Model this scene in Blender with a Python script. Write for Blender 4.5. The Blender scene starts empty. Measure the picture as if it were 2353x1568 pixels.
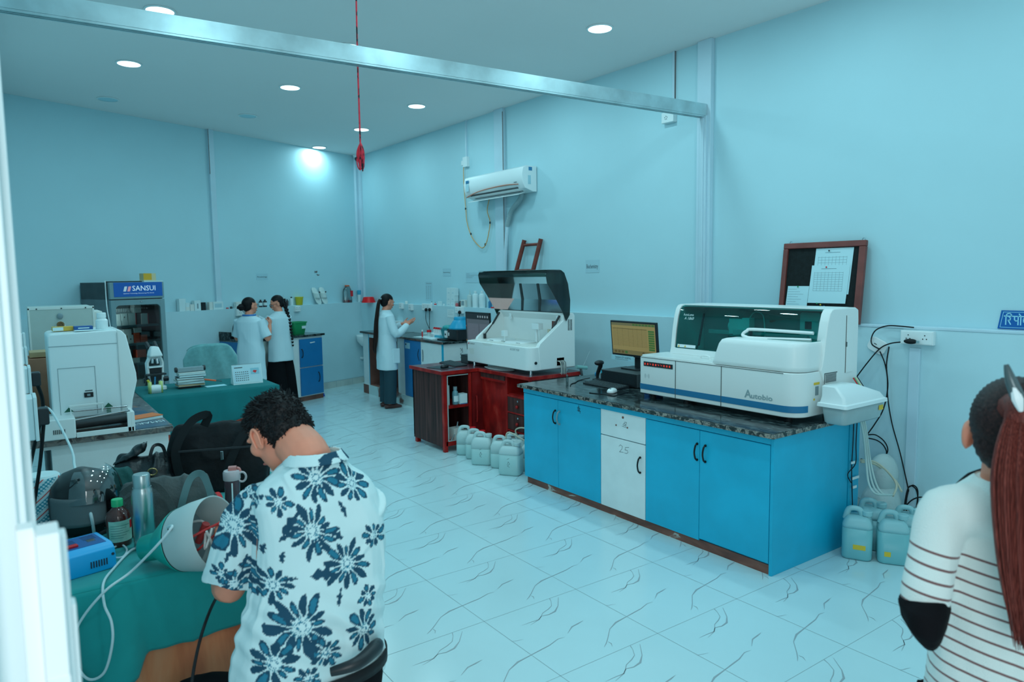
import bpy, bmesh, math, random
import numpy as np
from mathutils import Vector, Matrix, Euler, noise
random.seed(7)
SC = bpy.context.scene
COL = SC.collection
PI = math.pi
# ---------------------------------------------------------------- camera, sky, lamps, exposure
F_PX, YAW, PITCH, ROLL, CAM_H = 1620.66, 0.6173, -.0929, -.0141, 1.7765
cy, sy, cp, sp = math.cos(YAW), math.sin(YAW), math.cos(PITCH), math.sin(PITCH)
FW = Vector((sy*cp, cy*cp, sp)); RT = Vector((cy, -sy, 0)); UP = RT.cross(FW)
R2 = RT*math.cos(ROLL)+UP*math.sin(ROLL); U2 = -RT*math.sin(ROLL)+UP*math.cos(ROLL)
EYE = Vector((0, 0, CAM_H))
cam = bpy.data.objects.new('camera', bpy.data.cameras.new('camera')); COL.objects.link(cam)
cam.matrix_world = Matrix(((R2.x, U2.x, -FW.x, 0), (R2.y, U2.y, -FW.y, 0), (R2.z, U2.z, -FW.z, CAM_H), (0, 0, 0, 1)))
cam.data.sensor_width = 36; cam.data.lens = F_PX/2353*36; cam.data.clip_start = .05
cam.data.dof.use_dof = True; cam.data.dof.focus_distance = 4.2; cam.data.dof.aperture_fstop = 4.0
SC.camera = cam
w = bpy.data.worlds.new('sky'); SC.world = w; w.use_nodes = True
bg = w.node_tree.nodes['Background']; bg.inputs[0].default_value = (.56, .91, 1, 1); bg.inputs[1].default_value = 1.5
SC.view_settings.view_transform = 'Standard'; SC.view_settings.look = 'None'; SC.view_settings.gamma = 1
SC.view_settings.use_curve_mapping = False; SC.view_settings.exposure = -1.98
SC.cycles.max_bounces = 7; SC.cycles.diffuse_bounces = 4; SC.cycles.glossy_bounces = 3; SC.cycles.transmission_bounces = 4
SC.cycles.transparent_max_bounces = 12; SC.cycles.sample_clamp_indirect = 4; SC.cycles.caustics_reflective = False; SC.cycles.caustics_refractive = False
XR, WA, YB, BA, ZC, ZL = 5.2535, -.03, 9.4462, .3634, 3.799, 1.365

def light_area(name, loc, size, power, color, rot=(0, 0, 0), size_y=None, spread=None, shape='DISK', parent=None):
    l = bpy.data.lights.new(name, 'AREA'); l.shape = shape; l.size = size; l.energy = power; l.color = color
    if size_y: l.size_y = size_y
    if spread: l.spread = spread
    o = bpy.data.objects.new(name, l); o.location = loc; o.rotation_euler = rot; COL.objects.link(o)
    if parent: o.parent = parent
    return o
# daylight coming in through the open shop front behind the camera
light_area('daylight_opening', (2.3, -1.6, 1.9), 5.4, 62, (.57, .93, 1), (PI/2+.12, 0, 0), 2.6, shape='RECTANGLE')
dl = light_area('daylight_side_door', (-.75, -.95, 1.95), 1.5, 150, (.92, .985, 1), size_y=1.9, shape='RECTANGLE')
dl.rotation_euler = (Vector((1.4, 3.2, .7))-Vector((-.75, -.95, 1.95))).to_track_quat('-Z', 'Y').to_euler()

# ---------------------------------------------------------------- pixel rays, used to place things on real surfaces
def ray(px, py): return FW+R2*((px-1176.5)/F_PX)-U2*((py-784)/F_PX)
def on_plane(px, py, p, n):
    d = ray(px, py); n = Vector(n); return EYE+d*((Vector(p)-EYE).dot(n)/d.dot(n))
def on_z(px, py, z): return on_plane(px, py, (0, 0, z), (0, 0, 1))
def on_x(px, py, x): return on_plane(px, py, (x, 0, 0), (1, 0, 0))
def on_y(px, py, y): return on_plane(px, py, (0, y, 0), (0, 1, 0))
NR = Vector((math.cos(WA), -math.sin(WA), 0)); NB = Vector((-math.sin(BA), math.cos(BA), 0))
DR = Vector((math.sin(WA), math.cos(WA), 0)); DB = Vector((math.cos(BA), math.sin(BA), 0))
RZR, RZB = -PI/2-WA, BA                         # turn of things whose front faces out of the right / back wall
def on_wr(px, py, off=0): return on_plane(px, py, Vector((XR, 0, 0))-NR*off, NR)
def on_wb(px, py, off=0): return on_plane(px, py, Vector((0, YB, 0))-NB*off, NB)
def at_depth(px, py, d): return EYE+ray(px, py)*d

# ---------------------------------------------------------------- mesh helpers
class MB:
    def __init__(s): s.v = []; s.f = []; s.m = []
    def add(s, vs, fs, m=0, M=None):
        o = len(s.v)
        s.v += [tuple(M@Vector(v)) if M else tuple(v) for v in vs]
        s.f += [tuple(i+o for i in f) for f in fs]; s.m += [m]*len(fs); return s
    def box(s, x0, x1, y0, y1, z0, z1, m=0, M=None):
        return s.add([(x0,y0,z0),(x1,y0,z0),(x1,y1,z0),(x0,y1,z0),(x0,y0,z1),(x1,y0,z1),(x1,y1,z1),(x0,y1,z1)],
            [(0,3,2,1),(4,5,6,7),(0,1,5,4),(1,2,6,5),(2,3,7,6),(3,0,4,7)], m, M)
    def taper(s, x0, x1, y0, y1, z0, z1, ix, iy, m=0, M=None):   # box whose top is inset
        return s.add([(x0,y0,z0),(x1,y0,z0),(x1,y1,z0),(x0,y1,z0),(x0+ix,y0+iy,z1),(x1-ix,y0+iy,z1),(x1-ix,y1-iy,z1),(x0+ix,y1-iy,z1)],
            [(0,3,2,1),(4,5,6,7),(0,1,5,4),(1,2,6,5),(2,3,7,6),(3,0,4,7)], m, M)
    def prism(s, poly, a0, a1, axis='y', m=0, M=None):
        n = len(poly)
        def P(p, a):
            return {'x': (a, p[0], p[1]), 'y': (p[0], a, p[1]), 'z': (p[0], p[1], a)}[axis]
        vs = [P(p, a0) for p in poly]+[P(p, a1) for p in poly]
        fs = [tuple(range(n)), tuple(range(2*n-1, n-1, -1))]+[(i, i+n, (i+1) % n+n, (i+1) % n) for i in range(n)]
        return s.add(vs, fs, m, M)
    def lathe(s, prof, loc=(0,0,0), n=20, m=0, M=None, sx=1, sy=1):
        vs = []; fs = []
        for r, z in prof:
            for k in range(n):
                a = 2*PI*k/n; vs.append((loc[0]+r*math.cos(a)*sx, loc[1]+r*math.sin(a)*sy, loc[2]+z))
        for i in range(len(prof)-1):
            for k in range(n):
                fs.append((i*n+k, i*n+(k+1) % n, (i+1)*n+(k+1) % n, (i+1)*n+k))
        fs.append(tuple(range(n-1, -1, -1))); fs.append(tuple((len(prof)-1)*n+k for k in range(n)))
        return s.add(vs, fs, m, M)
    def rings(s, R, m=0, cap=True, close=False):                  # list of rings (same count) -> skin
        n = len(R[0]); vs = [p for r in R for p in r]; fs = []
        L = len(R)
        for i in range(L if close else L-1):
            j = (i+1) % L
            for k in range(n): fs.append((i*n+k, i*n+(k+1) % n, j*n+(k+1) % n, j*n+k))
        if cap and not close: fs += [tuple(range(n-1, -1, -1)), tuple((L-1)*n+k for k in range(n))]
        return s.add(vs, fs, m)
    def tube(s, pts, r, n=8, m=0, smooth=0, close=False):
        pts = [Vector(p) for p in pts]
        if smooth: pts = spline(pts, smooth)
        rs = r if hasattr(r, '__len__') else None
        R = []; up = None; L = len(pts)
        for i, p in enumerate(pts):
            t = (pts[min(i+1, L-1)]-pts[max(i-1, 0)])
            t = t.normalized() if t.length > 1e-9 else Vector((0, 0, 1))
            if up is None: up = Vector((0, 0, 1)) if abs(t.z) < .9 else Vector((1, 0, 0))
            a = up-t*up.dot(t)
            if a.length < 1e-5: a = t.orthogonal()
            a.normalize(); b = t.cross(a); up = a
            q = i/(L-1)*(len(rs)-1) if rs else 0
            rr = (rs[int(q)]*(1-q % 1)+rs[min(int(q)+1, len(rs)-1)]*(q % 1)) if rs else r
            R.append([p+a*rr*math.cos(2*PI*k/n)+b*rr*math.sin(2*PI*k/n) for k in range(n)])
        return s.rings(R, m)
    def cyl(s, p0, p1, r0, r1=None, n=16, m=0):
        return s.tube([p0, p1], [r0, r0 if r1 is None else r1], n, m)
    def ell(s, c, r, M3=None, nu=14, nv=9, m=0):
        R = []
        for i in range(1, nv):
            t = PI*i/nv; R.append([(math.sin(t)*math.cos(2*PI*k/nu), math.sin(t)*math.sin(2*PI*k/nu), math.cos(t)) for k in range(nu)])
        c = Vector(c)
        def T(p):
            q = Vector((p[0]*r[0], p[1]*r[1], p[2]*r[2])); return c+(M3@q if M3 else q)
        vs = [T((0,0,1))]+[T(p) for rr in R for p in rr]+[T((0,0,-1))]; fs = []
        for k in range(nu): fs.append((0, 1+k, 1+(k+1) % nu))
        for i in range(nv-2):
            for k in range(nu): fs.append((1+i*nu+k, 1+(i+1)*nu+k, 1+(i+1)*nu+(k+1) % nu, 1+i*nu+(k+1) % nu))
        e = len(vs)-1
        for k in range(nu): fs.append((e, 1+(nv-2)*nu+(k+1) % nu, 1+(nv-2)*nu+k))
        return s.add(vs, fs, m)
    def sheet(s, fn, nu, nv, m=0, thick=None):                      # fn(u,v)->point
        P = [[Vector(fn(i/nu, j/nv)) for j in range(nv+1)] for i in range(nu+1)]
        vs = [p for r in P for p in r]; fs = [(i*(nv+1)+j, (i+1)*(nv+1)+j, (i+1)*(nv+1)+j+1, i*(nv+1)+j+1) for i in range(nu) for j in range(nv)]
        return s.add(vs, fs, m)
    def build(s, name, mat, parent=None, loc=None, rz=0, bevel=0, smooth=False, seg=2, solid=0, sub=0, M=None, wn=True):
        me = bpy.data.meshes.new(name); me.from_pydata(s.v, [], s.f)
        mats = mat if isinstance(mat, (list, tuple)) else [mat]
        for q in mats: me.materials.append(q)
        if len(mats) > 1: me.polygons.foreach_set('material_index', s.m)
        bm = bmesh.new(); bm.from_mesh(me); bmesh.ops.recalc_face_normals(bm, faces=bm.faces); bm.to_mesh(me); bm.free()
        if smooth or bevel: me.polygons.foreach_set('use_smooth', [True]*len(me.polygons))
        me.update()
        o = bpy.data.objects.new(name, me); COL.objects.link(o)
        if parent: o.parent = parent
        if M is not None: o.matrix_local = M
        if loc is not None: o.location = loc
        if rz: o.rotation_euler = (0, 0, rz)
        if solid: d = o.modifiers.new('s', 'SOLIDIFY'); d.thickness = solid; d.offset = 0
        if bevel:
            b = o.modifiers.new('b', 'BEVEL'); b.width = bevel; b.segments = seg; b.limit_method = 'ANGLE'; b.angle_limit = .6; b.harden_normals = True
        if sub: d = o.modifiers.new('u', 'SUBSURF'); d.levels = sub; d.render_levels = sub
        if smooth and not bevel and smooth != 2:
            me.set_sharp_from_angle(angle=.7)
        return o
def spline(pts, k=6):
    out = []; L = len(pts)
    for i in range(L-1):
        p0 = pts[max(i-1, 0)]; p1 = pts[i]; p2 = pts[i+1]; p3 = pts[min(i+2, L-1)]
        for j in range(k):
            t = j/k; out.append(.5*((2*p1)+(p2-p0)*t+(2*p0-5*p1+4*p2-p3)*t*t+(3*p1-p0-3*p2+p3)*t**3))
    out.append(pts[-1]); return out
def tag(o, label=None, cat=None, group=None, kind=None):
    if label: o['label'] = label
    if cat: o['category'] = cat
    if group: o['group'] = group
    if kind: o['kind'] = kind
    return o
def thing(name, label, cat, loc=(0, 0, 0), rz=0, group=None):
    o = bpy.data.objects.new(name, None); COL.objects.link(o); o.empty_display_size = .05
    o.location = loc; o.rotation_euler = (0, 0, rz); return tag(o, label, cat, group)
def dup(root, loc, rz=None, label=None, scale=None):
    def c(o, par):
        n = o.copy(); COL.objects.link(n)
        if par: n.parent = par
        for ch in o.children: c(ch, n)
        return n
    r = c(root, None); r.location = loc
    if rz is not None: r.rotation_euler = (0, 0, rz)
    if label: r['label'] = label
    if scale: r.scale = scale
    return r
def text(s, name, mat, parent, M, width=None, height=None, ext=.0006, shear=0, bold=0):
    cu = bpy.data.curves.new(name, 'FONT'); cu.body = s; cu.size = 1; cu.extrude = 0; cu.shear = shear; cu.offset = bold; cu.resolution_u = 2
    t = bpy.data.objects.new(name, cu); COL.objects.link(t); bpy.context.view_layer.update()
    me = bpy.data.meshes.new_from_object(t.evaluated_get(bpy.context.evaluated_depsgraph_get()))
    bpy.data.objects.remove(t); bpy.data.curves.remove(cu)
    n = len(me.vertices); co = np.zeros(n*3); me.vertices.foreach_get('co', co); co = co.reshape(-1, 3)
    lo, hi = co.min(0), co.max(0); sz = hi-lo
    kx = width/sz[0] if width else height/sz[1]; ky = height/sz[1] if height else kx
    co = (co-lo)*[kx, ky, 1]; co[:, 2] = 0
    me.vertices.foreach_set('co', co.ravel()); me.materials.clear(); me.materials.append(mat)
    o = bpy.data.objects.new(name, me); COL.objects.link(o); o.parent = parent
    o.matrix_local = M
    return o
def face_M(x, y, z, side='front'):          # text frame: front = read from -Y
    if side == 'front': R = Matrix(((1,0,0),(0,0,-1),(0,1,0)))
    elif side == 'right': R = Matrix(((0,0,1),(1,0,0),(0,1,0)))      # read from +X
    elif side == 'top': R = Matrix(((1,0,0),(0,1,0),(0,0,1)))
    return Matrix.Translation((x, y, z))@R.to_4x4()
def blade(mb, pts, w, m=0, z=.0006, fr=None):   # thin flat strokes in the XZ plane
    for i in range(len(pts)-1):
        a = Vector((pts[i][0], 0, pts[i][1])); b = Vector((pts[i+1][0], 0, pts[i+1][1])); d = (b-a)
        if d.length < 1e-6: continue
        d.normalize(); n = Vector((-d.z, 0, d.x))*w/2; e = d*w*.3
        mb.add([a-n-e, b-n+e, b+n+e, a+n-e], [(0, 1, 2, 3)], m, fr)
# ---------------------------------------------------------------- materials
MATS = {}
def mat(name, col, rough=.5, metal=0, var=0, vs=6, bump=0, bs=60, col2=None, spec=.5, alpha=1, trans=0, sheen=0, emit=None, es=1, coat=0, stretch=None):
    if name in MATS: return MATS[name]
    m = bpy.data.materials.new(name); m.use_nodes = True; nt = m.node_tree; N = nt.nodes; b = N['Principled BSDF']
    b.inputs['Base Color'].default_value = (*col, 1); b.inputs['Roughness'].default_value = rough; b.inputs['Metallic'].default_value = metal
    b.inputs['Specular IOR Level'].default_value = spec; b.inputs['Alpha'].default_value = alpha
    b.inputs['Transmission Weight'].default_value = trans; b.inputs['Coat Weight'].default_value = coat
    if sheen: b.inputs['Sheen Weight'].default_value = sheen
    if emit: b.inputs['Emission Color'].default_value = (*emit, 1); b.inputs['Emission Strength'].default_value = es
    if var or bump or col2:
        tc = N.new('ShaderNodeTexCoord'); mp = N.new('ShaderNodeMapping'); nt.links.new(tc.outputs['Object'], mp.inputs[0])
        if stretch: mp.inputs['Scale'].default_value = stretch
    if var or col2:
        nz = N.new('ShaderNodeTexNoise'); nz.inputs['Scale'].default_value = vs; nz.inputs['Detail'].default_value = 5
        nt.links.new(mp.outputs[0], nz.inputs['Vector'])
        cr = N.new('ShaderNodeValToRGB'); c2 = col2 or tuple(c*(1-var) for c in col)
        cr.color_ramp.elements[0].position = .35; cr.color_ramp.elements[0].color = (*c2, 1)
        cr.color_ramp.elements[1].position = .62; cr.color_ramp.elements[1].color = (*col, 1)
        nt.links.new(nz.outputs[0], cr.inputs[0]); nt.links.new(cr.outputs[0], b.inputs['Base Color'])
    if bump:
        n2 = N.new('ShaderNodeTexNoise'); n2.inputs['Scale'].default_value = bs; n2.inputs['Detail'].default_value = 3
        nt.links.new(mp.outputs[0], n2.inputs['Vector'])
        bp = N.new('ShaderNodeBump'); bp.inputs['Strength'].default_value = bump; bp.inputs['Distance'].default_value = .01
        nt.links.new(n2.outputs[0], bp.inputs['Height']); nt.links.new(bp.outputs[0], b.inputs['Normal'])
    MATS[name] = m; return m
def mat_stops(name, stops, scale, rough, detail=8, dist=0, stretch=None, spec=.5, ttype='noise', coat=0):
    m = bpy.data.materials.new(name); m.use_nodes = True; nt = m.node_tree; N = nt.nodes; b = N['Principled BSDF']
    b.inputs['Roughness'].default_value = rough; b.inputs['Specular IOR Level'].default_value = spec; b.inputs['Coat Weight'].default_value = coat
    tc = N.new('ShaderNodeTexCoord'); mp = N.new('ShaderNodeMapping'); nt.links.new(tc.outputs['Object'], mp.inputs[0])
    if stretch: mp.inputs['Scale'].default_value = stretch
    if ttype == 'noise':
        nz = N.new('ShaderNodeTexNoise'); nz.inputs['Detail'].default_value = detail; nz.inputs['Distortion'].default_value = dist
    else:
        nz = N.new('ShaderNodeTexVoronoi')
    nz.inputs['Scale'].default_value = scale
    nt.links.new(mp.outputs[0], nz.inputs['Vector'])
    cr = N.new('ShaderNodeValToRGB'); E = cr.color_ramp.elements
    E[0].position, E[0].color = stops[0][0], (*stops[0][1], 1); E[1].position, E[1].color = stops[-1][0], (*stops[-1][1], 1)
    for p, c in stops[1:-1]: e = E.new(p); e.color = (*c, 1)
    nt.links.new(nz.outputs[0], cr.inputs[0]); nt.links.new(cr.outputs[0], b.inputs['Base Color'])
    MATS[name] = m; return m
def mat_tint(name, col, gloss=.12, rough=.02, k=1.0):              # tinted clear sheet
    m = bpy.data.materials.new(name); m.use_nodes = True; nt = m.node_tree; N = nt.nodes
    for n in list(N):
        if n.type == 'BSDF_PRINCIPLED': N.remove(n)
    out = [n for n in N if n.type == 'OUTPUT_MATERIAL'][0]
    t = N.new('ShaderNodeBsdfTransparent'); t.inputs[0].default_value = (*col, 1)
    g = N.new('ShaderNodeBsdfGlossy'); g.inputs['Roughness'].default_value = rough
    fr = N.new('ShaderNodeFresnel'); fr.inputs[0].default_value = 1.45
    ad = N.new('ShaderNodeMath'); ad.operation = 'MULTIPLY_ADD'; ad.inputs[1].default_value = k; ad.inputs[2].default_value = gloss*.3; ad.use_clamp = True
    mx = N.new('ShaderNodeMixShader'); nt.links.new(fr.outputs[0], ad.inputs[0]); nt.links.new(ad.outputs[0], mx.inputs[0])
    nt.links.new(t.outputs[0], mx.inputs[1]); nt.links.new(g.outputs[0], mx.inputs[2]); nt.links.new(mx.outputs[0], out.inputs[0])
    MATS[name] = m; return m

M_wall = mat('wall_paint', (.52, .77, .84), .55, var=.035, vs=1.2, bump=.02, bs=14)
M_wall2 = mat('wall_paint_lower', (.58, .80, .86), .4, var=.05, vs=2.5)
M_ceil = mat('ceiling_paint', (.93, .88, .87), .8, var=.02, vs=.8)
M_trimw = mat('wall_trim_paint', (.60, .77, .86), .35, var=.05, vs=3)
M_dirt = mat('crack_dirt', (.22, .2, .2), .9)
M_white = mat('white_laminate', (.84, .88, .88), .35, var=.05, vs=7)
M_wplas = mat('white_plastic', (.86, .92, .93), .3)
M_crmp = mat('cream_plastic', (.80, .82, .78), .35)
M_machine = mat('machine_white', (.86, .89, .88), .32)
M_blue = mat('blue_laminate', (.004, .46, .70), .45, var=.12, vs=3)
M_blue2 = mat('deep_blue_laminate', (.010, .19, .46), .4, var=.1, vs=4)
M_black = mat('black_plastic', (.012, .016, .02), .4)
M_rubber = mat('black_rubber', (.008, .009, .011), .6, spec=.3)
M_ink = mat('ink', (.02, .03, .05), .7)
M_chrome = mat('chrome', (.7, .75, .78), .15, 1)
M_steel = mat('brushed_steel', (.52, .58, .58), .28, 1, var=.12, vs=30, stretch=(1, 1, .05))
M_alu = mat('aluminium', (.62, .78, .82), .35, .55, var=.25, vs=5, stretch=(1, 1, 1))
M_grey = mat('grey_plastic', (.25, .33, .36), .45)
M_dgrey = mat('dark_grey', (.05, .065, .07), .5)
M_paper = mat('paper', (.72, .86, .88), .8)
M_paperb = mat('pale_blue_paper', (.45, .68, .76), .8)
M_red = mat('red_plastic', (.75, .012, .02), .35)
M_orange = mat('orange_plastic', (.85, .12, .03), .4)
M_yellow = mat('yellow_label', (.85, .55, .04), .5)
M_green = mat('green_plastic', (.02, .35, .13), .35)
M_brownkick = mat_stops('brown_kick', [(.3, (.12, .045, .035)), (.55, (.22, .08, .055)), (.66, (.25, .10, .07)), (.70, (.5, .5, .46))], 5, .6, 6, .6, (1, 1, 3))
M_granite = mat_stops('dark_granite', [(.35, (.005, .008, .01)), (.52, (.015, .025, .028)), (.60, (.10, .13, .13)), (.65, (.02, .03, .035)), (.78, (.2, .22, .21))], 11, .16, 8, 1.2, (1, 2.5, 2.5), spec=.3)
M_granedge = mat_stops('granite_edge', [(.40, (.01, .02, .02)), (.5, (.05, .06, .06)), (.56, (.36, .32, .27)), (.64, (.06, .07, .07)), (.75, (.45, .45, .42))], 26, .3, 6, .8)
M_redwood = mat_stops('red_varnished_wood', [(.3, (.20, .006, .006)), (.55, (.42, .012, .010)), (.72, (.55, .05, .035))], 9, .4, 5, .3, (1, 1, .5), spec=.3)
M_darkwood = mat_stops('dark_wood_grain', [(.3, (.03, .012, .012)), (.5, (.075, .028, .026)), (.7, (.13, .05, .045))], 22, .5, 6, .5, (1.2, 1.2, .07), spec=.2)
M_cloth = mat('green_cloth', (.008, .36, .35), .9, var=.18, vs=3, bump=.15, bs=700, sheen=.2)
M_cloth2 = mat('dark_green_cloth', (.004, .18, .19), .95, var=.18, vs=3, bump=.15, bs=700)
M_glow = mat('lamp_diffuser', (.9, .97, 1), .5, emit=(.72, .96, 1), es=14)
M_skin = mat('skin', (.85, .30, .19), .5, var=.12, vs=18)
M_skin2 = mat('skin_shaded_tone', (.42, .19, .14), .5, var=.1, vs=18)
M_hair = mat_stops('black_hair', [(.35, (.004, .004, .005)), (.6, (.010, .008, .009)), (.8, (.03, .022, .022))], 30, .5, 4, 0, (6, 6, .5), spec=.2)
# ---------------------------------------------------------------- the room
def corner():
    A = np.array([[NR.x, NR.y], [NB.x, NB.y]]); b = [NR.x*XR, NB.y*YB]; return Vector((*np.linalg.solve(A, b), 0))
CN = corner()
X0, Y0 = -3.0, -1.7
T = .62
TX, TY = 2.4249*.62/.6, 4.6451*.62/.6      # a tile joint on the floor
def vein(pts): return [on_z(860+p[0]*.31126, 1080+p[1]*.31126, 0) for p in pts]
VE = [vein(p) for p in (
  [(388,1215),(415,1190),(440,1160),(490,1090),(555,1045),(650,1005),(720,975),(780,950),(840,915),(885,905)],
  [(435,1178),(452,1190),(448,1210)],
  [(285,1448),(375,1415),(440,1395),(465,1365),(485,1335),(540,1300),(575,1270),(582,1230),(577,1205)],
  [(355,1445),(430,1400),(470,1362),(530,1350),(590,1320),(628,1270),(650,1195)],
  [(640,1520),(690,1460),(750,1430),(795,1405)], [(1015,1270),(1060,1262),(1100,1255)])]
VW = [[.001,.004,.004,.003,.009,.004,.006,.005,.003,.001],[.002,.004,.001],[.001,.003,.005,.003,.003,.004,.003,.002,.004],[.001,.003,.003,.005,.01,.004,.002],[.001,.006,.007,.001],[.002,.002,.001]]
fl = MB(); fl.add([(X0, Y0-6, 0), (6.2, Y0-6, 0), (6.2, 12.2, 0), (X0, 12.2, 0)], [(0, 1, 2, 3)], 0)
for i in range(-10, 7):
    x = TX+i*T; fl.add([(x-.0016, Y0, .0006), (x+.0016, Y0, .0006), (x+.0016, 12, .0006), (x-.0016, 12, .0006)], [(0,1,2,3)], 1)
for j in range(-11, 13):
    y = TY+j*T; fl.add([(X0, y-.0012, .0006), (6, y-.0012, .0006), (6, y+.0012, .0006), (X0, y+.0012, .0006)], [(0,1,2,3)], 1)
for i in range(-7, 6):
    for j in range(-11, 13):
        for pts, ws in zip(VE, VW):
            k = len(pts); L = []
            for a in range(k):
                p = pts[a]+Vector((i*T, j*T, .0010)); t = pts[min(a+1, k-1)]-pts[max(a-1, 0)]; t.normalize()
                nn = Vector((-t.y, t.x, 0))*ws[a]*.5; L += [p-nn, p+nn]
            if not (-2.5 < L[0].x < 5.2 and 0 < L[0].y < 11.5): continue
            fl.add(L, [(2*a, 2*a+2, 2*a+3, 2*a+1) for a in range(k-1)], 2)
M_floor = mat('floor_tile', (.60, .80, .84), .2, var=.03, vs=2, spec=.45)
M_joint = mat('tile_joint', (.36, .47, .5), .6); M_vein = mat('tile_vein', (.36, .42, .45), .3)
tag(fl.build('floor', [M_floor, M_joint, M_vein]), kind='structure')
cl = MB(); cl.box(X0, 6.3, Y0, 12.4, ZC, ZC+.1); tag(cl.build('ceiling', M_ceil), kind='structure')
def wallslab(p, d, n, s0, s1, z0, z1, t0, t1, mb=None, m=0):        # slab along d from s0..s1, t0..t1 measured into the room
    mb = mb or MB(); q = [Vector(p)+d*s-n*t for s, t in ((s0, t0), (s1, t0), (s1, t1), (s0, t1))]
    return mb.add([(v.x, v.y, z) for z in (z0, z1) for v in q], [(0,3,2,1),(4,5,6,7),(0,1,5,4),(1,2,6,5),(2,3,7,6),(3,0,4,7)], m)
PR, PB = Vector((XR, 0, 0)), Vector((0, YB, 0))
sR = (CN-PR).dot(DR); sB = (CN-PB).dot(DB)
wr = MB(); wallslab(PR, DR, NR, Y0, sR+.3, 0, ZC, -.15, 0, wr); wallslab(PR, DR, NR, Y0, sR-.0, 0, ZL, 0, .1, wr, 1)
tag(wr.build('wall_right', [M_wall, M_wall2]), kind='structure')
wb_ = MB(); wallslab(PB, DB, NB, -3.2, sB+.3, 0, ZC, -.15, 0, wb_); wallslab(PB, DB, NB, -3.2, sB-.0, 0, ZL, 0, .1, wb_, 1)
tag(wb_.build('wall_back', [M_wall, M_wall2]), kind='structure')
M_frontw = mat('white_aluminium', (.92, .97, .98), .4, 0)
wl = MB(); wl.box(-.10, -.015, 1.42, 9.75, 0, ZC); tag(wl.build('wall_left', M_wall), kind='structure')
M_sk = mat('skirting_tile', (.60, .66, .63), .35, var=.15, vs=5)
bb = MB(); wallslab(PR, DR, NR, .3, sR-.05, 0, .085, .1, .112, bb); wallslab(PR, DR, NR, .3, sR-.05, .085, .089, .1, .113, bb, 1)
tag(bb.build('baseboard_right', [M_sk, M_joint]), kind='structure')
bb = MB(); wallslab(PB, DB, NB, 0, sB-.05, 0, .1, .1, .112, bb); wallslab(PB, DB, NB, 0, sB-.05, .1, .106, .1, .113, bb, 1)
for k in range(14): wallslab(PB, DB, NB, .3+k*.35, .304+k*.35, 0, .1, .112, .1135, bb, 1)
tag(bb.build('baseboard_back', [M_sk, M_joint]), kind='structure')
# pillar and conduit strips on the walls
def strip(n, P, D, N, s0, s1, z0, z1, t0, t1, m=M_trimw, crack=None):
    mb = MB(); wallslab(P, D, N, s0, s1, z0, z1, t0, t1, mb)
    if crack: wallslab(P, D, N, crack[0], crack[1], crack[2], crack[3], t1, t1+.003, mb, 1)
    return tag(mb.build('trim_%d' % n, [m, M_dirt], bevel=.004), kind='structure')
def sr(px, py): return (on_wr(px, py)-PR).dot(DR)
def sb(px, py): return (on_wb(px, py)-PB).dot(DB)
strip(1, PR, DR, NR, sr(1643, 92), sr(1611, 110), ZL, ZC, 0, .05)
strip(2, PR, DR, NR, sr(1160, 250), sr(1140, 255), ZL, ZC, 0, .04, crack=(sr(1160, 250)-.012, sr(1160, 250)+.004, 1.9, 3.75))
strip(3, PR, DR, NR, sR-.13, sR-.0, ZL, ZC, 0, .04)
strip(4, PB, DB, NB, sB-.11, sB-.0, ZL, ZC, 0, .05)
s = sb(490, 500); strip(5, PB, DB, NB, s-.04, s+.04, ZL, ZC, 0, .04, crack=(s-.045, s-.035, 3.2, ZC))
# thin plaster ridge along the ledge of the right wall
mb = MB(); wallslab(PR, DR, NR, .3, 3.2, ZL, ZL+.022, 0, .105, mb); tag(mb.build('trim_6', M_trimw, bevel=.006), kind='structure')
# ceiling beam of the old partition
a = on_wr(1626, 266, .04); z = a.z; b = on_z(0, 15, z)
d = (b-a).normalized(); b = b+d*2.5; nrm = Vector((-d.y, d.x, 0))
bm_ = MB()
for (o0, o1, z0, z1) in ((0, .07, 0, .10), (.004, .018, -.012, 0), (.03, .04, -.012, 0), (.054, .066, -.012, 0)):
    q = [a+nrm*(-o0), b+nrm*(-o0), b+nrm*(-o1), a+nrm*(-o1)]
    bm_.add([(v.x, v.y, z+zz) for zz in (z0, z1) for v in q], [(0,3,2,1),(4,5,6,7),(0,1,5,4),(1,2,6,5),(2,3,7,6),(3,0,4,7)], 0)
tag(bm_.build('trim_7', M_alu), kind='structure')
q = on_wr(1617, 400, .05); mb = MB(); mb.box(-.035, .035, -.02, .02, 0, z-ZL); mb.box(-.012, .012, -.028, -.02, 0, z-ZL)
tag(mb.build('trim_8', M_trimw, loc=(q.x, q.y, ZL), rz=RZR, bevel=.003), kind='structure')
# left partition's white aluminium jamb, nearest thing to the camera
mb = MB(); mb.box(-.16, -.012, 1.36, 1.42, 0, ZC); mb.box(-.11, -.055, 1.33, 1.36, 0, ZC); mb.box(-.02, .0, 1.37, 1.39, 0, ZC); mb.box(-.012, .012, 1.40, 1.46, 0, ZC)
tag(mb.build('door_1', M_frontw, bevel=.004), kind='structure')
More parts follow.
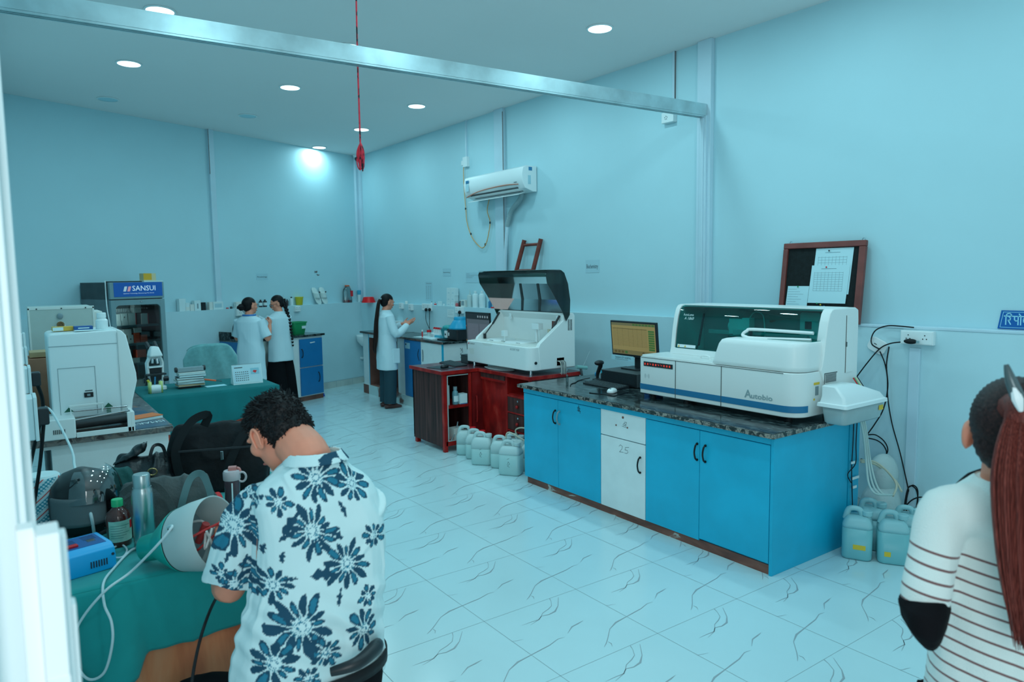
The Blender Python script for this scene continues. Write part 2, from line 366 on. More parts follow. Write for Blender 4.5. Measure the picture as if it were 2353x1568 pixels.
# downlights
LR = [on_z(*q, ZC) for q in ((1130, 170), (1378.5, 64.5))]
STEP = Vector(((LR[1]-LR[0]).x, (LR[1]-LR[0]).y, 0)); CS = (on_z(1130, 170, ZC)-on_z(367.5, 23.5, ZC))/2; CS.z = 0
def downlight(p, on, label, vis=True):
    t = thing('ceiling_downlight', label, 'ceiling light', (p.x, p.y, ZC), 0, 'round recessed downlights in the ceiling')
    MB().rings([[(r*math.cos(2*PI*k/32), r*math.sin(2*PI*k/32), z) for k in range(32)] for r, z in ((.098, 0), (.112, -.002), (.112, -.008), (.098, -.010))], cap=False).build('light_rim', M_wplas, t, smooth=True)
    MB().lathe([(.097, -.004), (.097, -.009)], n=32).build('light_disc', M_glow if on else M_wall, t, smooth=True)
    if on: light_area('downlight_lamp', (0, 0, -.012), .19, 31, (.53, .92, 1), parent=t)
    return t
names = {(-1, 2): 'lit round downlight above the far cabinet, closest to the back wall',
 (0, 0): 'unlit round downlight at the far left of the ceiling', (0, 1): 'unlit round downlight near the middle of the back wall', (0, 2): 'lit round downlight just beside the hanging red rope coil',
 (1, 0): 'lit round downlight left and beyond the ceiling beam', (1, 1): 'lit round downlight beyond the beam, left of the red rope', (1, 2): 'lit round downlight beyond the beam, right of the red rope',
 (2, 0): 'large lit downlight at the upper left, in front of the beam', (2, 1): 'lit round downlight at the beam, touching the red rope', (2, 2): 'lit round downlight behind the beam, second closest on the right side',
 (3, 2): 'lit round downlight nearest the pillar, at the upper right'}
for i in range(-1, 6):
    for j in range(3):
        p = LR[0]+STEP*(i-2)+CS*(j-2)
        if i == -1 and j < 2: continue
        if (i, j) in names: downlight(p, not (i == 0 and j < 2), names[(i, j)])
        elif i >= 3: light_area('room_lamp', (p.x, p.y, ZC-.03), .19, 31, (.53, .92, 1))
# ---------------------------------------------------------------- generic bits
def arc(cx, cz, r, a0, a1, n=6): return [(cx+r*math.cos(math.radians(a0+(a1-a0)*i/n)), cz+r*math.sin(math.radians(a0+(a1-a0)*i/n))) for i in range(n+1)]
def rrect(x0, x1, y0, y1, r, n=5):
    r = r if hasattr(r, '__len__') else [r]*4
    P = []
    for (cx, cy_, a, q) in ((x0, y0, 180, r[0]), (x1, y0, 270, r[1]), (x1, y1, 0, r[2]), (x0, y1, 90, r[3])):
        sx = 1 if cx == x0 else -1; s2 = 1 if cy_ == y0 else -1
        P += arc(cx+sx*q, cy_+s2*q, q, a, a+90, n) if q > 0 else [(cx, cy_)]
    return P
def bow_handle(parent, x, z0, z1, m=M_black, y=0, w=.014):
    mb = MB(); h = z1-z0
    pts = [(x, y-.004, z0), (x, y-.02, z0+.12*h), (x, y-.03, z0+.5*h), (x, y-.02, z0+.88*h), (x, y-.004, z1)]
    mb.tube(pts, [.004, .006, .0055, .006, .004], 8, smooth=4)
    mb.cyl((x, y, z0+.02*h), (x, y-.008, z0+.02*h), .008); mb.cyl((x, y, z1-.02*h), (x, y-.008, z1-.02*h), .008)
    return mb.build('handle', m, parent, smooth=True)
M_blackH = mat('handle_black', (.012, .014, .016), .3, .3)
# ---------------------------------------------------------------- the blue counter
ct = thing('lab_counter', 'long bright blue laboratory counter with one white door and drawer and granite top', 'counter', (3.52, 4.80, 0), -PI/2)
L = 2.425
mb = MB(); mb.box(0, L-.02, .02, .93, .055, .825); mb.build('carcass', M_blue, ct, bevel=.002)
mb = MB(); mb.box(L-.02, L, .0, .80, 0, .825); mb.box(L-.012, L+.002, .81, .93, 0, .825); mb.build('end_panel', M_blue, ct, bevel=.002)
MB().box(0, L-.02, -.002, .016, .782, .825).build('top_rail', M_blue, ct, bevel=.002)
mb = MB(); mb.box(.03, L-.02, .012, .9, 0, .058); mb.build('kick_board', M_brownkick, ct)
for x0, x1, hx, hm in ((.004, .461, .432, M_blackH), (.464, .962, .485, M_grey), (1.422, 1.888, 1.872, M_blackH), (1.891, L-.024, 1.938, M_blackH)):
    dmb = MB().box(x0, x1, 0, .018, .056 if x0 < 1.5 else .07, .778); d_ = dmb.build('door', M_blue, ct, bevel=.0025); bow_handle(d_, hx, .582, .69, hm)
    if x1 < .99 and x0 > .4:
        b2 = MB()
        for st in ([(.70,.725),(.735,.715)], [(.715,.74),(.712,.69)], [(.70,.70),(.74,.695)], [(.72,.735),(.735,.68)], [(.703,.715),(.728,.70)]): blade(b2, st, .004)
        b2.build('pen_scribble', M_ink, d_, loc=(0, -.0008, .03))
d_ = MB().box(.967, 1.417, 0, .018, .055, .588).build('door', M_white, ct, bevel=.0025); d_['label'] = 'white door numbered in pen'
bow_handle(d_, 1.372, .385, .497, M_blackH)
b2 = MB(); blade(b2, [(1.16,.535),(1.175,.548),(1.195,.54),(1.19,.52),(1.165,.495),(1.205,.498)], .0025); blade(b2, [(1.26,.545),(1.225,.538),(1.22,.52),(1.245,.52),(1.25,.505),(1.235,.495),(1.215,.497)], .0025)
b2.build('pen_number', M_ink, d_, loc=(0, -.0008, 0))
d_ = MB().box(.967, 1.417, 0, .018, .594, .782).build('drawer', M_white, ct, bevel=.0025); d_['label'] = 'white drawer with a missing handle'
b2 = MB(); blade(b2, [(1.20,.70),(1.215,.715),(1.225,.70),(1.205,.695)], .0025); blade(b2, [(1.215,.72),(1.235,.722),(1.228,.69)], .0025); blade(b2, [(1.19,.688),(1.235,.684)], .002)
b2.build('pen_number', M_ink, d_, loc=(0, -.0008, 0))
for hx, hz, r in ((1.13, .685, .006), (1.245, .685, .006), (1.20, .752, .009)): MB().cyl((hx, .002, hz), (hx, -.003, hz), r).build('screw_hole', M_brownkick, d_, smooth=True)
sl = MB(); sl.prism(rrect(-.025, L+.02, -.04, .90, .006), .825, .857, 'z', 0); sl.build('granite_top', M_granite, ct, bevel=.007, seg=3)
mb = MB(); mb.box(-.03, L+.023, -.046, -.04, .827, .853); mb.box(L+.02, L+.026, -.04, .9, .827, .853); mb.build('polished_edge', M_granedge, ct, bevel=.002)
# ---------------------------------------------------------------- immunoassay analyser on the counter
M_gglass = mat_tint('green_glass', (.10, .66, .62), .10)
M_inner = mat('machine_inside', (.35, .45, .45), .5); M_inner2 = mat('machine_inside_pale', (.7, .8, .8), .4)
M_stripe = mat('blue_stripe', (.02, .20, .40), .35); M_seam = mat('seam_grey', (.10, .12, .12), .6)
an = thing('immunoassay_analyser', 'wide white laboratory analyser with dark green window and blue stripe, on the blue counter', 'laboratory analyser', (3.80, 3.72, .857), -PI/2)
W_ = 1.31
fp = rrect(0, W_, 0, .60, [.03, .11, .01, .02], 8)
MB().prism(fp, .032, .305, 'z').build('base_housing', M_machine, an, bevel=.006, seg=3)
for x, y in ((.10, .05), (.42, .05), (1.2, .08), (.1, .5), (1.2, .5)): MB().cyl((x, y, .034), (x, y, 0), .02, .024).build('foot', M_rubber, an, smooth=True)
off = rrect(-.0015, W_+.0015, -.0015, .6, [.03, .111, .01, .02], 8)
k0 = 6; strip_pts = [off[k0-1]]+off[9:18] if False else None
sp = [p for p in off if p[1] < .13]
sp.sort(key=lambda p: (p[0], p[1]))
mb = MB(); n = len(sp); z0, z1 = .063, .104
mb.add([(p[0], p[1]-.0006, z0) for p in sp]+[(p[0], p[1]-.0006, z1) for p in sp], [(i, i+1, i+1+n, i+n) for i in range(n-1)])
mb.build('blue_stripe', M_stripe, an, smooth=True)
mb = MB()
for x in (.358, .752): mb.box(x-.002, x+.002, -.003, .0, .034, .303)
mb.box(0.02, W_-.10, -.003, .0, .3, .304); mb.build('panel_seam', M_seam, an)
# left deck, raised front cover
MB().prism(rrect(.012, .70, .012, .3, .02), .305, .318, 'z').build('deck_lid', M_machine, an, bevel=.004)
mb = MB(); mb.tube([(.46, .14, .318), (.465, .14, .335), (.50, .14, .342), (.54, .14, .335), (.545, .14, .318)], .007, smooth=3); mb.build('lid_handle', M_machine, an, smooth=True)
R = []
for z, dx, dy in ((.31, .0, 0), (.34, .012, .002), (.40, .03, .006), (.45, .045, .012), (.478, .065, .018), (.487, .09, .03)):
    R.append([(p[0], p[1], z) for p in rrect(.655+dx, W_-.004-dy*.5, .012+dy, .34, [.02, .11, .01, .01], 8)])
mb = MB(); mb.rings(R); mb.build('raised_cover', M_machine, an, smooth=2)
mb = MB(); mb.prism(rrect(.66, W_-.02, .16, .34, .02), .485, .489, 'z'); mb.build('cover_window', M_gglass, an)
# tower
side = [(.22, .31), (.235, .34), (.25, .40), (.265, .50), (.285, .60), (.305, .655), (.325, .678), (.35, .685), (.60, .685), (.635, .67), (.64, .6), (.64, .10), (.60, .06), (.35, .06)]
MB().prism([(p[0], p[1]) for p in side], W_-.05, W_+.012, 'x').build('side_panel', M_machine, an, bevel=.008, seg=3)
side2 = [(.235, .31), (.25, .36), (.265, .50), (.285, .60), (.305, .655), (.325, .678), (.35, .685), (.60, .685), (.64, .67), (.64, .31)]
MB().prism(side2, .085, .125, 'x').build('side_panel', M_machine, an, bevel=.008, seg=3)
mb = MB(); mb.box(.12, W_-.045, .60, .64, .31, .68); mb.box(.12, W_-.045, .345, .62, .665, .685); mb.build('tower_back', M_machine, an, bevel=.004)
mb = MB(); mb.rings([[(x, y, z) for y, z in ((.236, .318), (.245, .365), (.257, .365), (.25, .318))] for x in (.10, W_-.03)]); mb.build('window_sill', M_machine, an, bevel=.003)
mb = MB(); pr = [(.244, .362), (.263, .50), (.283, .60), (.303, .652), (.323, .673), (.36, .682)]
vs = [(x, y, z) for x in (.14, W_-.052) for y, z in pr]; m_ = len(pr); mb.add(vs, [(i, i+1, i+1+m_, i+m_) for i in range(m_-1)]); mb.build('window', M_gglass, an, smooth=2)
mb = MB(); mb.box(.13, W_-.055, .30, .60, .31, .33); mb.box(.13, W_-.055, .585, .60, .33, .66); mb.build('inner_chamber', M_inner, an)
mb = MB(); mb.box(.30, 1.1, .42, .45, .47, .50); mb.box(.30, 1.12, .50, .52, .44, .46); mb.build('gantry_rail', M_inner, an, bevel=.003)
mb = MB(); mb.box(.50, .66, .40, .46, .48, .59); mb.box(.64, .70, .36, .42, .42, .60); mb.box(.58, .70, .34, .40, .35, .52); mb.tube([(.66, .42, .6), (.70, .42, .64), (.76, .43, .62), (.77, .44, .5)], .005, smooth=4); mb.cyl((.48, .45, .53), (.52, .45, .53), .04); mb.build('pipetting_arm', M_inner2, an, bevel=.004)
mb = MB(); mb.prism(rrect(1.02, 1.17, .44, .65, .02), .46, .50, 'y'); mb.build('sensor_box', M_inner2, an, bevel=.003); MB().box(1.06, 1.105, .455, .459, .54, .59).build('sensor_window', M_black, an)
mb = MB(); mb.lathe([(.13, .33), (.13, .35), (.11, .36), (.02, .36)], (.95, .46, 0), 28); mb.build('reagent_ring', M_inner2, an, smooth=True)
mb = MB(); mb.cyl((.26, .36, .38), (.30, .37, .62), .008); mb.cyl((.24, .36, .34), (.26, .36, .40), .004); mb.build('gas_strut', M_black, an, smooth=True)
mb = MB(); mb.tube([(W_-.06, .245, .535), (.86, .20, .54), (.82, .17, .53), (.795, .16, .505), (.83, .15, .492), (.9, .15, .488), (W_-.07, .24, .492)], .011, 8, smooth=4); mb.build('window_handle', M_machine, an, smooth=True)
# display, marks
t_ = MB().box(.052, .332, -.004, 0, .238, .272).build('indicator_panel', M_black, an, bevel=.002)
M_led = mat('red_led', (.8, .03, .02), .4, emit=(1, .06, .03), es=1.6)
mb = MB(); x = .062
for k in range(10):
    if k in (0, 1, 3, 4, 7, 8, 9): mb.add([(x, -.0046, .248), (x+.012, -.0046, .248), (x+.012, -.0046, .262), (x, -.0046, .262)], [(0,1,2,3)]); mb.box(x+.004, x+.008, -.0049, -.0047, .252, .2535)
    else: blade(mb, [(x, .262), (x+.006, .252), (x+.013, .258)], .003, fr=Matrix.Translation((0, -.0046, 0)))
    x += .0265
mb.build('indicator_lights', M_led, an)
mb = MB()
for r in (.009, .016, .023):
    for s_ in (-1, 1): blade(mb, [(.085+s_*r*math.cos(a), .165+1.1*r*math.sin(a)) for a in (-.75, -.35, 0, .35, .75)], .0015)
mb.build('scan_mark', M_grey, an, loc=(0, -.0012, 0))
M_logo = mat('logo_grey', (.30, .42, .45), .4)
text('A', 'maker_name', M_logo, an, face_M(.935, -.0018, .120), height=.052, bold=.02); text('utobio', 'maker_name', M_logo, an, face_M(.985, -.0018, .120), width=.155, height=.034, bold=.02)
M_wink = mat('white_print', (.75, .9, .9), .5)
def winM(x, y, z, tilt): return Matrix.Translation((x, y, z))@Matrix.Rotation(PI/2-tilt, 4, 'X')
text('AutoLumo', 'model_name', M_wink, an, winM(.185, .279, .603, .17), width=.095, height=.018); text('A 1860', 'model_name', M_wink, an, winM(.195, .274, .575, .17), width=.09, height=.02, shear=.3)
mb = MB(); mb.add([(.16, .2465, .392), (.33, .2465, .392), (.33, .2435, .37), (.16, .2435, .37)], [(0,1,2,3)]); mb.build('warning_strip', M_wplas, an, loc=(0, -.003, 0))
for x in (.175, .235): MB().add([(x-.008, .239, .373), (x+.008, .239, .373), (x, .241, .389)], [(0,1,2)]).build('warning_triangle', M_yellow, an)
# marks on the end face (x = W_)
MB().box(W_+.0005, W_+.002, .165, .225, .225, .24).build('warning_label', M_yellow, an); MB().box(W_+.0005, W_+.002, .165, .178, .13, .142).build('warning_label', M_yellow, an)
mb = MB(); mb.box(W_+.0005, W_+.002, .182, .216, .16, .215); mb.build('label_drawing', M_grey, an)
mb = MB(); mb.box(W_+.012, W_+.014, .258, .40, .285, .29); mb.box(W_+.012, W_+.014, .258, .262, .225, .285)
for k in range(7): mb.box(W_+.012, W_+.0145, .27, .39, .232+k*.0075, .2355+k*.0075)
mb.build('vent', M_dgrey, an)
mb = MB(); mb.box(W_+.0125, W_+.017, .495, .575, .275, .635); mb.build('side_door', M_machine, an, bevel=.003); mb = MB(); mb.box(W_+.012, W_+.0135, .490, .494, .272, .638); mb.box(W_+.012, W_+.018, .49, .50, .44, .47); mb.build('door_gap', M_seam, an)
# waste tub hanging on the end
wt = thing('waste_tub', 'clear waste tub with white lid hung on the end of the wide white analyser', 'waste container', (3.93, 2.385, .86), -PI/2)
M_clear = mat('clear_plastic', (.55, .68, .70), .15, trans=.25, var=.1)
mb = MB(); R = [[(p[0], p[1], z) for p in rrect(.03+i_, .19-i_, .02+i_, .47-i_, .03)] for z, i_ in ((0, .018), (.01, .01), (.06, .004), (.105, 0))]; mb.rings(R); mb.build('tub', M_clear, wt, smooth=2)
mb = MB(); R = [[(p[0], p[1], z) for p in rrect(a_, b_, c_, d_, .02)] for z, a_, b_, c_, d_ in ((.105, .01, .205, .0, .49), (.125, .012, .203, .002, .488), (.13, .025, .19, .01, .475), (.165, .03, .18, .02, .44), (.225, .03, .13, .02, .26), (.23, .035, .12, .03, .24))]; mb.rings(R); mb.build('lid', M_wplas, wt, smooth=True)
MB().box(.1895, .191, .40, .45, .055, .085).build('yellow_label', M_yellow, wt)
mb = MB(); random.seed(3)
for k, c_ in enumerate(((.8,.02,.02), (.05,.45,.35), (.8,.7,.3), (.6,.7,.7), (.02,.02,.02))):
    y_ = .42+k*.012; q = MB().tube([(.01, y_, .235), (.03, y_+.01, .20), (.05, y_+.03, .15), (.03, y_+.06, .09)], .004, 6, smooth=4); q.build('sensor_wire', mat('wire%d' % k, c_, .5), wt, smooth=True)
# ---------------------------------------------------------------- screen, computer and small things on the blue counter
def monitor(name, label, loc, rz, w_, h_, tilt, screen, bez=M_black):
    t = thing(name, label, 'computer monitor', loc, rz)
    R_ = Matrix.Translation((0, 0, 0))@Matrix.Rotation(-tilt, 4, 'X')
    z0 = .10
    def bx(*a, **k): return MB().box(*a, M=Matrix.Translation((0, 0, z0))@Matrix.Rotation(-tilt, 4, 'X'), **k)
    fr = bx(-w_/2, w_/2, -.012, .012, 0, h_).build('frame', bez, t, bevel=.004)
    MB().box(-w_*.35, w_*.35, .012, .035, .06, h_-.06, M=Matrix.Translation((0, 0, z0))@Matrix.Rotation(-tilt, 4, 'X')).build('back_shell', bez, t, bevel=.01)
    MB().box(-.03, .03, .02, .045, .0, z0+.14).build('stand', M_black, t, bevel=.004)
    MB().prism(rrect(-.11, .11, -.08, .10, .03), 0, .012, 'z').build('stand_foot', M_black, t, bevel=.003)
    return t, Matrix.Translation((0, 0, z0))@Matrix.Rotation(-tilt, 4, 'X')
def quadpanel(parent, M4, x0, x1, z0, z1, y, m, name):
    return MB().add([(x0,y,z0),(x1,y,z0),(x1,y,z1),(x0,y,z1)], [(0,1,2,3)], 0, M4).build(name, m, parent)
pcb = thing('desktop_computer', 'flat black desktop computer case under the yellow-lit monitor', 'computer', (4.04, 4.40, .857), -PI/2)
MB().box(0, .43, 0, .30, .006, .118).build('case', M_dgrey, pcb, bevel=.005)
mb = MB(); mb.box(.006, .424, -.003, 0, .012, .112)
for k in range(12): mb.box(.02, .41, -.0045, -.003, .017+k*.008, .0195+k*.008)
mb.build('front_grille', M_black, pcb)
mb = MB(); mb.box(.004, .02, -.004, -.003, .085, .108); mb.build('sticker', mat('sticker_cyan', (.05, .45, .6), .4), pcb)
for x in (.03, .4):
    for y in (.03, .27): MB().cyl((x, y, 0), (x, y, .008), .012).build('foot', M_rubber, pcb, smooth=True)
mo, M4 = monitor('monitor', 'monitor with a yellow lit table on screen, standing on the black computer case', (4.25, 4.20, .976), -PI/2-.0, .53, .305, -.09, None)
def emi(n, c, s=1.0): return mat(n, tuple(x*.3 for x in c), .4, emit=c, es=s)
sc = quadpanel(mo, M4, -.252, .252, .022, .29, -.0125, emi('screen_yellow', (.62, .48, .18), .95), 'screen')
mb = MB()
for k in range(15): mb.add([(-.24, -.0130, .095+k*.0105), (.16, -.0130, .095+k*.0105), (.16, -.0130, .0965+k*.0105), (-.24, -.0130, .0965+k*.0105)], [(0,1,2,3)], 0, M4)
for x in (-.18, -.12, -.05, 0, .05, .1): mb.add([(x, -.0130, .09), (x+.0012, -.0130, .09), (x+.0012, -.0130, .25), (x, -.0130, .25)], [(0,1,2,3)], 0, M4)
mb.add([(-.252, -.0129, .268), (.252, -.0129, .268), (.252, -.0129, .29), (-.252, -.0129, .29)], [(0,1,2,3)], 2, M4)
mb.add([(-.24, -.0130, .239), (.16, -.0130, .239), (.16, -.0130, .243), (-.24, -.0130, .243)], [(0,1,2,3)], 0, M4)
mb.add([(-.252, -.0129, .022), (.252, -.0129, .022), (.252, -.0129, .058), (-.252, -.0129, .058)], [(0,1,2,3)], 3, M4)
for k in range(9): mb.add([(.175, -.0131, .07+k*.019), (.24, -.0131, .07+k*.019), (.24, -.0131, .085+k*.019), (.175, -.0131, .085+k*.019)], [(0,1,2,3)], 1, M4)
for k in range(7): mb.add([(.0+k*.036, -.0132, .271), (.026+k*.036, -.0132, .271), (.026+k*.036, -.0132, .286), (.0+k*.036, -.0132, .286)], [(0,1,2,3)], 1, M4)
for k in range(4): mb.add([(-.23+k*.042, -.0131, .03), (-.20+k*.042, -.0131, .03), (-.20+k*.042, -.0131, .05), (-.23+k*.042, -.0131, .05)], [(0,1,2,3)], 1 if k == 3 else 0, M4)
mb.add([M_ for M_ in [(.11+.014*math.cos(a*PI/6), -.0131, .04+.014*math.sin(a*PI/6)) for a in range(12)]], [tuple(range(12))], 0, M4)
mb.build('screen_content', [emi('scr_brown', (.26, .18, .06), .8), emi('scr_green', (.12, .34, .08), .8), emi('scr_grey', (.36, .33, .16), .8), emi('scr_tan', (.42, .34, .14), .8)], mo)
hb = thing('hospital_name_strip', 'pale blue hospital name strip taped below the yellow screen', 'name strip', (4.20, 4.30, 1.045), -PI/2)
MB().box(-.13, .13, -.006, 0, 0, .042).build('strip', mat('strip_blue', (.45, .75, .85), .4), hb); text('TANDHO CITY HOSPITAL', 'printed_name', M_ink, hb, face_M(-.085, -.0066, .016), width=.19, height=.016)
mb = MB(); mb.box(-.085, .07, -.0068, -.0062, .006, .010); mb.build('printed_line', M_grey, hb)
def keyboard(label, loc, rz, l=.43, w_=.14):
    t = thing('keyboard', label, 'keyboard', loc, rz)
    MB().prism([(0, 0), (w_, 0), (w_, .022), (0, .010)], 0, l, 'x').build('keyboard_base', M_black, t, bevel=.003)
    mb = MB()
    for r in range(5):
        for c in range(20):
            x = .012+c*(l-.024)/20; y = .012+r*(w_-.02)/5; z = .010+y/w_*.012
            mb.taper(x, x+(l-.024)/20-.003, y, y+(w_-.02)/5-.004, z, z+.006, .002, .002)
    mb.build('keys', M_dgrey, t); return t
p = on_z(1336, 880, .857); keyboard('black keyboard on the granite in front of the black computer case', (3.90, 4.47, .857), -PI/2-.06)
def mouse(label, loc, rz, m):
    t = thing('computer_mouse', label, 'computer mouse', loc, rz)
    R = [[(x*s_, y*s_*1.0, z) for x, y in rrect(-.030, .030, -.055, .055, .028)] for z, s_ in ((0, .9), (.008, 1), (.02, .93), (.03, .75), (.036, .4))]
    MB().rings(R).build('mouse_shell', m, t, smooth=2); MB().cyl((-.004, -.03, .034), (.004, -.03, .034), .007).build('scroll_wheel', M_grey, t); return t
mouse('white computer mouse on the granite in front of the keyboard', (3.735, 3.94, .864), -PI/2+.4, M_wplas)
tag(MB().prism(rrect(-.12, .12, -.10, .10, .01), 0, .006, 'z').build('mouse_pad', mat('shiny_black', (.01, .014, .016), .15), loc=(3.74, 3.98, .857), rz=-PI/2+.2), 'glossy black mouse pad under the white mouse', 'mouse pad')
bs = thing('barcode_scanner', 'black handheld barcode scanner standing left of the computer case', 'barcode scanner', (4.15, 4.56, .857), -PI/2)
MB().lathe([(.045, 0), (.045, .006), (.02, .014)]).build('scanner_stand', M_black, bs, smooth=True)
mb = MB(); mb.tube([(0, 0, .012), (.0, 0, .05), (.02, 0, .09), (.05, -.01, .13), (.055, -.02, .15)], [.012, .016, .018, .02, .022], 10, smooth=4); mb.ell((.055, -.03, .155), (.032, .05, .024)); mb.build('scanner_body', M_black, bs, smooth=True)
mb = MB().ell((-.02, 0, .045), (.012, .012, .02)); mb.build('scanner_trigger', mat('blue_part', (.02, .3, .6), .4), bs, smooth=True)
cb = MB().tube([(4.08, 4.58, .875), (4.02, 4.62, .8605), (3.93, 4.58, .8605), (3.87, 4.53, .8605), (3.80, 4.50, .8605), (3.72, 4.42, .8605)], .0035, 6, smooth=6)
tag(cb.build('scanner_cable', M_rubber, smooth=True), 'black cable curling on the granite beside the keyboard', 'cable')
mb = MB().box(0, .05, 0, .16, 0, .09); tag(mb.build('blue_box', mat('blue_box', (.01, .14, .5), .35), loc=(3.93, 3.79, .857), rz=-PI/2, bevel=.004), 'small blue box between the black computer case and white analyser', 'box')
vt = thing('glass_vial', 'clear glass vial standing on the granite left of the keyboard', 'vial', (3.86, 4.63, .857)); MB().lathe([(.008, 0), (.009, .002), (.009, .06), (.010, .062)]).build('vial_glass', mat_tint('clear_glass', (.86, .93, .93), .3), vt, smooth=True)
vt2 = dup(vt, (3.83, 4.59, .857), label='second glass vial, slightly nearer the counter edge, left of keyboard')
for o in (vt, vt2): o['group'] = 'glass vials on the counter'
# ---------------------------------------------------------------- red varnished desk, L shaped
dk = thing('office_desk', 'old red varnished wooden desk with open shelf end and drawers, carrying the open-lid analyser', 'desk', (3.90, 6.76, 0), -PI/2)
# local x = -Y world, y = +X world ; return cabinet sticks out to y=-.42 for x 0..0.66
def D(*a, **k): return MB().box(*a, **k)
mb = MB(); mb.prism([(-.01, -.445), (.67, -.445), (.67, -.01), (1.55, -.01), (1.55, .64), (-.01, .64)], .80, .828, 'z'); mb.build('desk_top', mat_stops('desk_top_wood', [(.3, (.10, .03, .04)), (.6, (.19, .06, .07)), (.8, (.25, .10, .10))], 8, .22, 5), dk, bevel=.003)
mb = MB(); mb.box(-.015, .678, -.452, -.445, .795, .83); mb.box(.67, .68, -.452, -.01, .795, .83); mb.box(.67, 1.56, -.018, -.01, .795, .83); mb.box(1.55, 1.558, -.018, .64, .795, .83); mb.build('edge_strip', M_redwood, dk, bevel=.002)
D(0, .62, -.42, -.40, .05, .80).build('side_panel', M_darkwood, dk)
mb = MB(); mb.box(.62, .66, -.42, -.38, 0, .80); mb.box(.64, .66, -.12, -.09, .0, .80); mb.box(.64, .66, -.40, -.10, .785, .80); mb.box(.64, .66, -.40, -.10, .06, .11); mb.build('shelf_frame', M_redwood, dk, bevel=.002)
mb = MB(); mb.box(.658, .664, -.378, -.370, .115, .775); mb.box(.658, .664, -.378, -.13, .773, .781); mb.box(.658, .664, -.378, -.13, .108, .116); mb.build('pale_edging', mat('edging', (.5, .58, .56), .5), dk)
D(.015, .06, -.415, -.37, 0, .05).build('foot', M_redwood, dk); D(.02, .65, -.40, -.11, .09, .105).build('bottom_shelf', M_redwood, dk); D(.02, .645, -.40, -.11, .44, .47).build('middle_shelf', M_redwood, dk)
D(.0, .64, -.105, -.09, .08, .80).build('inner_panel', M_darkwood, dk); D(0, .02, -.42, -.09, .08, .80).build('back_panel', M_darkwood, dk)
# facing the camera: door leaf standing open inside kneehole, drawers
D(.02, .66, .0, .02, .1, .80).build('inner_panel', M_redwood, dk)
dr_ = D(.664, .682, -.09, .16, .10, .79).build('open_door', mat_stops('red_door', [(.3, (.14, .006, .008)), (.6, (.27, .012, .012)), (.8, (.34, .03, .03))], 4, .35, 5), dk)
mb = MB(); mb.tube([(.684, -.05, .28), (.70, -.05, .30), (.70, -.05, .52), (.684, -.05, .54)], .009, smooth=3); mb.build('door_handle', M_redwood, dr_, smooth=True)
D(.66, 1.16, .03, .05, .10, .80).build('modesty_panel', M_redwood, dk)
D(.70, 1.13, .0, .02, .745, .795).build('keyboard_shelf', M_darkwood, dk); D(.70, 1.14, -.004, .02, .722, .745).build('shelf_lip', M_redwood, dk, bevel=.002)
mb = MB(); mb.box(1.14, 1.17, .0, .6, .0, .80); mb.box(1.52, 1.55, .0, .6, 0, .80); mb.box(1.17, 1.52, .0, .03, .60, .62); mb.box(1.17, 1.52, .0, .03, .44, .455); mb.box(1.17, 1.52, .0, .03, .26, .275); mb.box(1.17, 1.52, .0, .03, .08, .11); mb.build('drawer_frame', M_redwood, dk, bevel=.002)
D(1.17, 1.52, .02, .6, .615, .63).build('open_shelf', M_redwood, dk)
for z0, z1 in ((.455, .60), (.28, .435), (.115, .255)):
    q = D(1.172, 1.518, .004, .02, z0, z1).build('drawer', M_darkwood, dk); kn = MB().ell((1.345, -.012, (z0+z1)/2-.01), (.017, .014, .017)); kn.build('knob', M_redwood, q, smooth=True); MB().cyl((1.345, .005, z1-.03), (1.345, -.002, z1-.03), .009).build('lock', M_chrome, q, smooth=True)
D(1.535, 1.552, .02, .60, .62, .80).build('end_panel', M_darkwood, dk)
# things on the shelves
def bottle(name, label, loc, prof, m, capprof, mc, lab=None, group=None, cat='bottle', n=20, sc=1, kid='bottle_body'):
    t = thing(name, label, cat, loc, 0, group)
    MB().lathe([(r*sc, z*sc) for r, z in prof], n=n).build(kid, m, t, smooth=True)
    if capprof: MB().lathe([(r*sc, z*sc) for r, z in capprof], n=n).build('cap', mc, t, smooth=True)
    if lab:
        r, z0, z1, a0, a1, lm = lab; r *= sc; z0 *= sc; z1 *= sc
        MB().sheet(lambda u, v: ((r+.0008)*math.cos(a0+(a1-a0)*u), (r+.0008)*math.sin(a0+(a1-a0)*u), z0+(z1-z0)*v), 12, 1).build('label', lm, t, smooth=True)
    return t
def box_thing(name, label, loc, sz, m, rz=0, group=None, lab=None, lm=None, cat='box', tilt=0):
    t = thing(name, label, cat, loc, rz, group)
    MB().box(-sz[0]/2, sz[0]/2, -sz[1]/2, sz[1]/2, 0, sz[2]).build('carton', m, t, bevel=.0015)
    if lab: MB().box(sz[0]*(lab[0]-.5), sz[0]*(lab[1]-.5), -sz[1]/2-.0008, -sz[1]/2-.0002, sz[2]*lab[2], sz[2]*lab[3]).build('printed_panel', lm, t)
    return t
P1 = [(.0, 0), (.03, 0), (.032, .004), (.032, .11), (.028, .13), (.018, .142), (.018, .155)]; C1 = [(.021, .15), (.021, .18), (.018, .182)]
M_clrbot = mat('milky_plastic', (.58, .72, .72), .3, trans=.1); M_bluebot = mat('blue_liquid_bottle', (.16, .36, .42), .25)
bottle('reagent_bottle', 'blue-grey reagent bottle on the middle shelf of the red desk', (3.65, 6.16, .47), P1, M_bluebot, C1, M_grey, (.032, .03, .09, -2.6, -.6, M_paper))
tag(MB().lathe([(.02, 0), (.022, .0), (.021, .20), (.020, .20)]).build('glass_cylinder', M_clrbot, loc=(3.57, 6.18, .47), smooth=True), 'tall clear cylinder on the middle shelf of the red desk', 'cylinder')
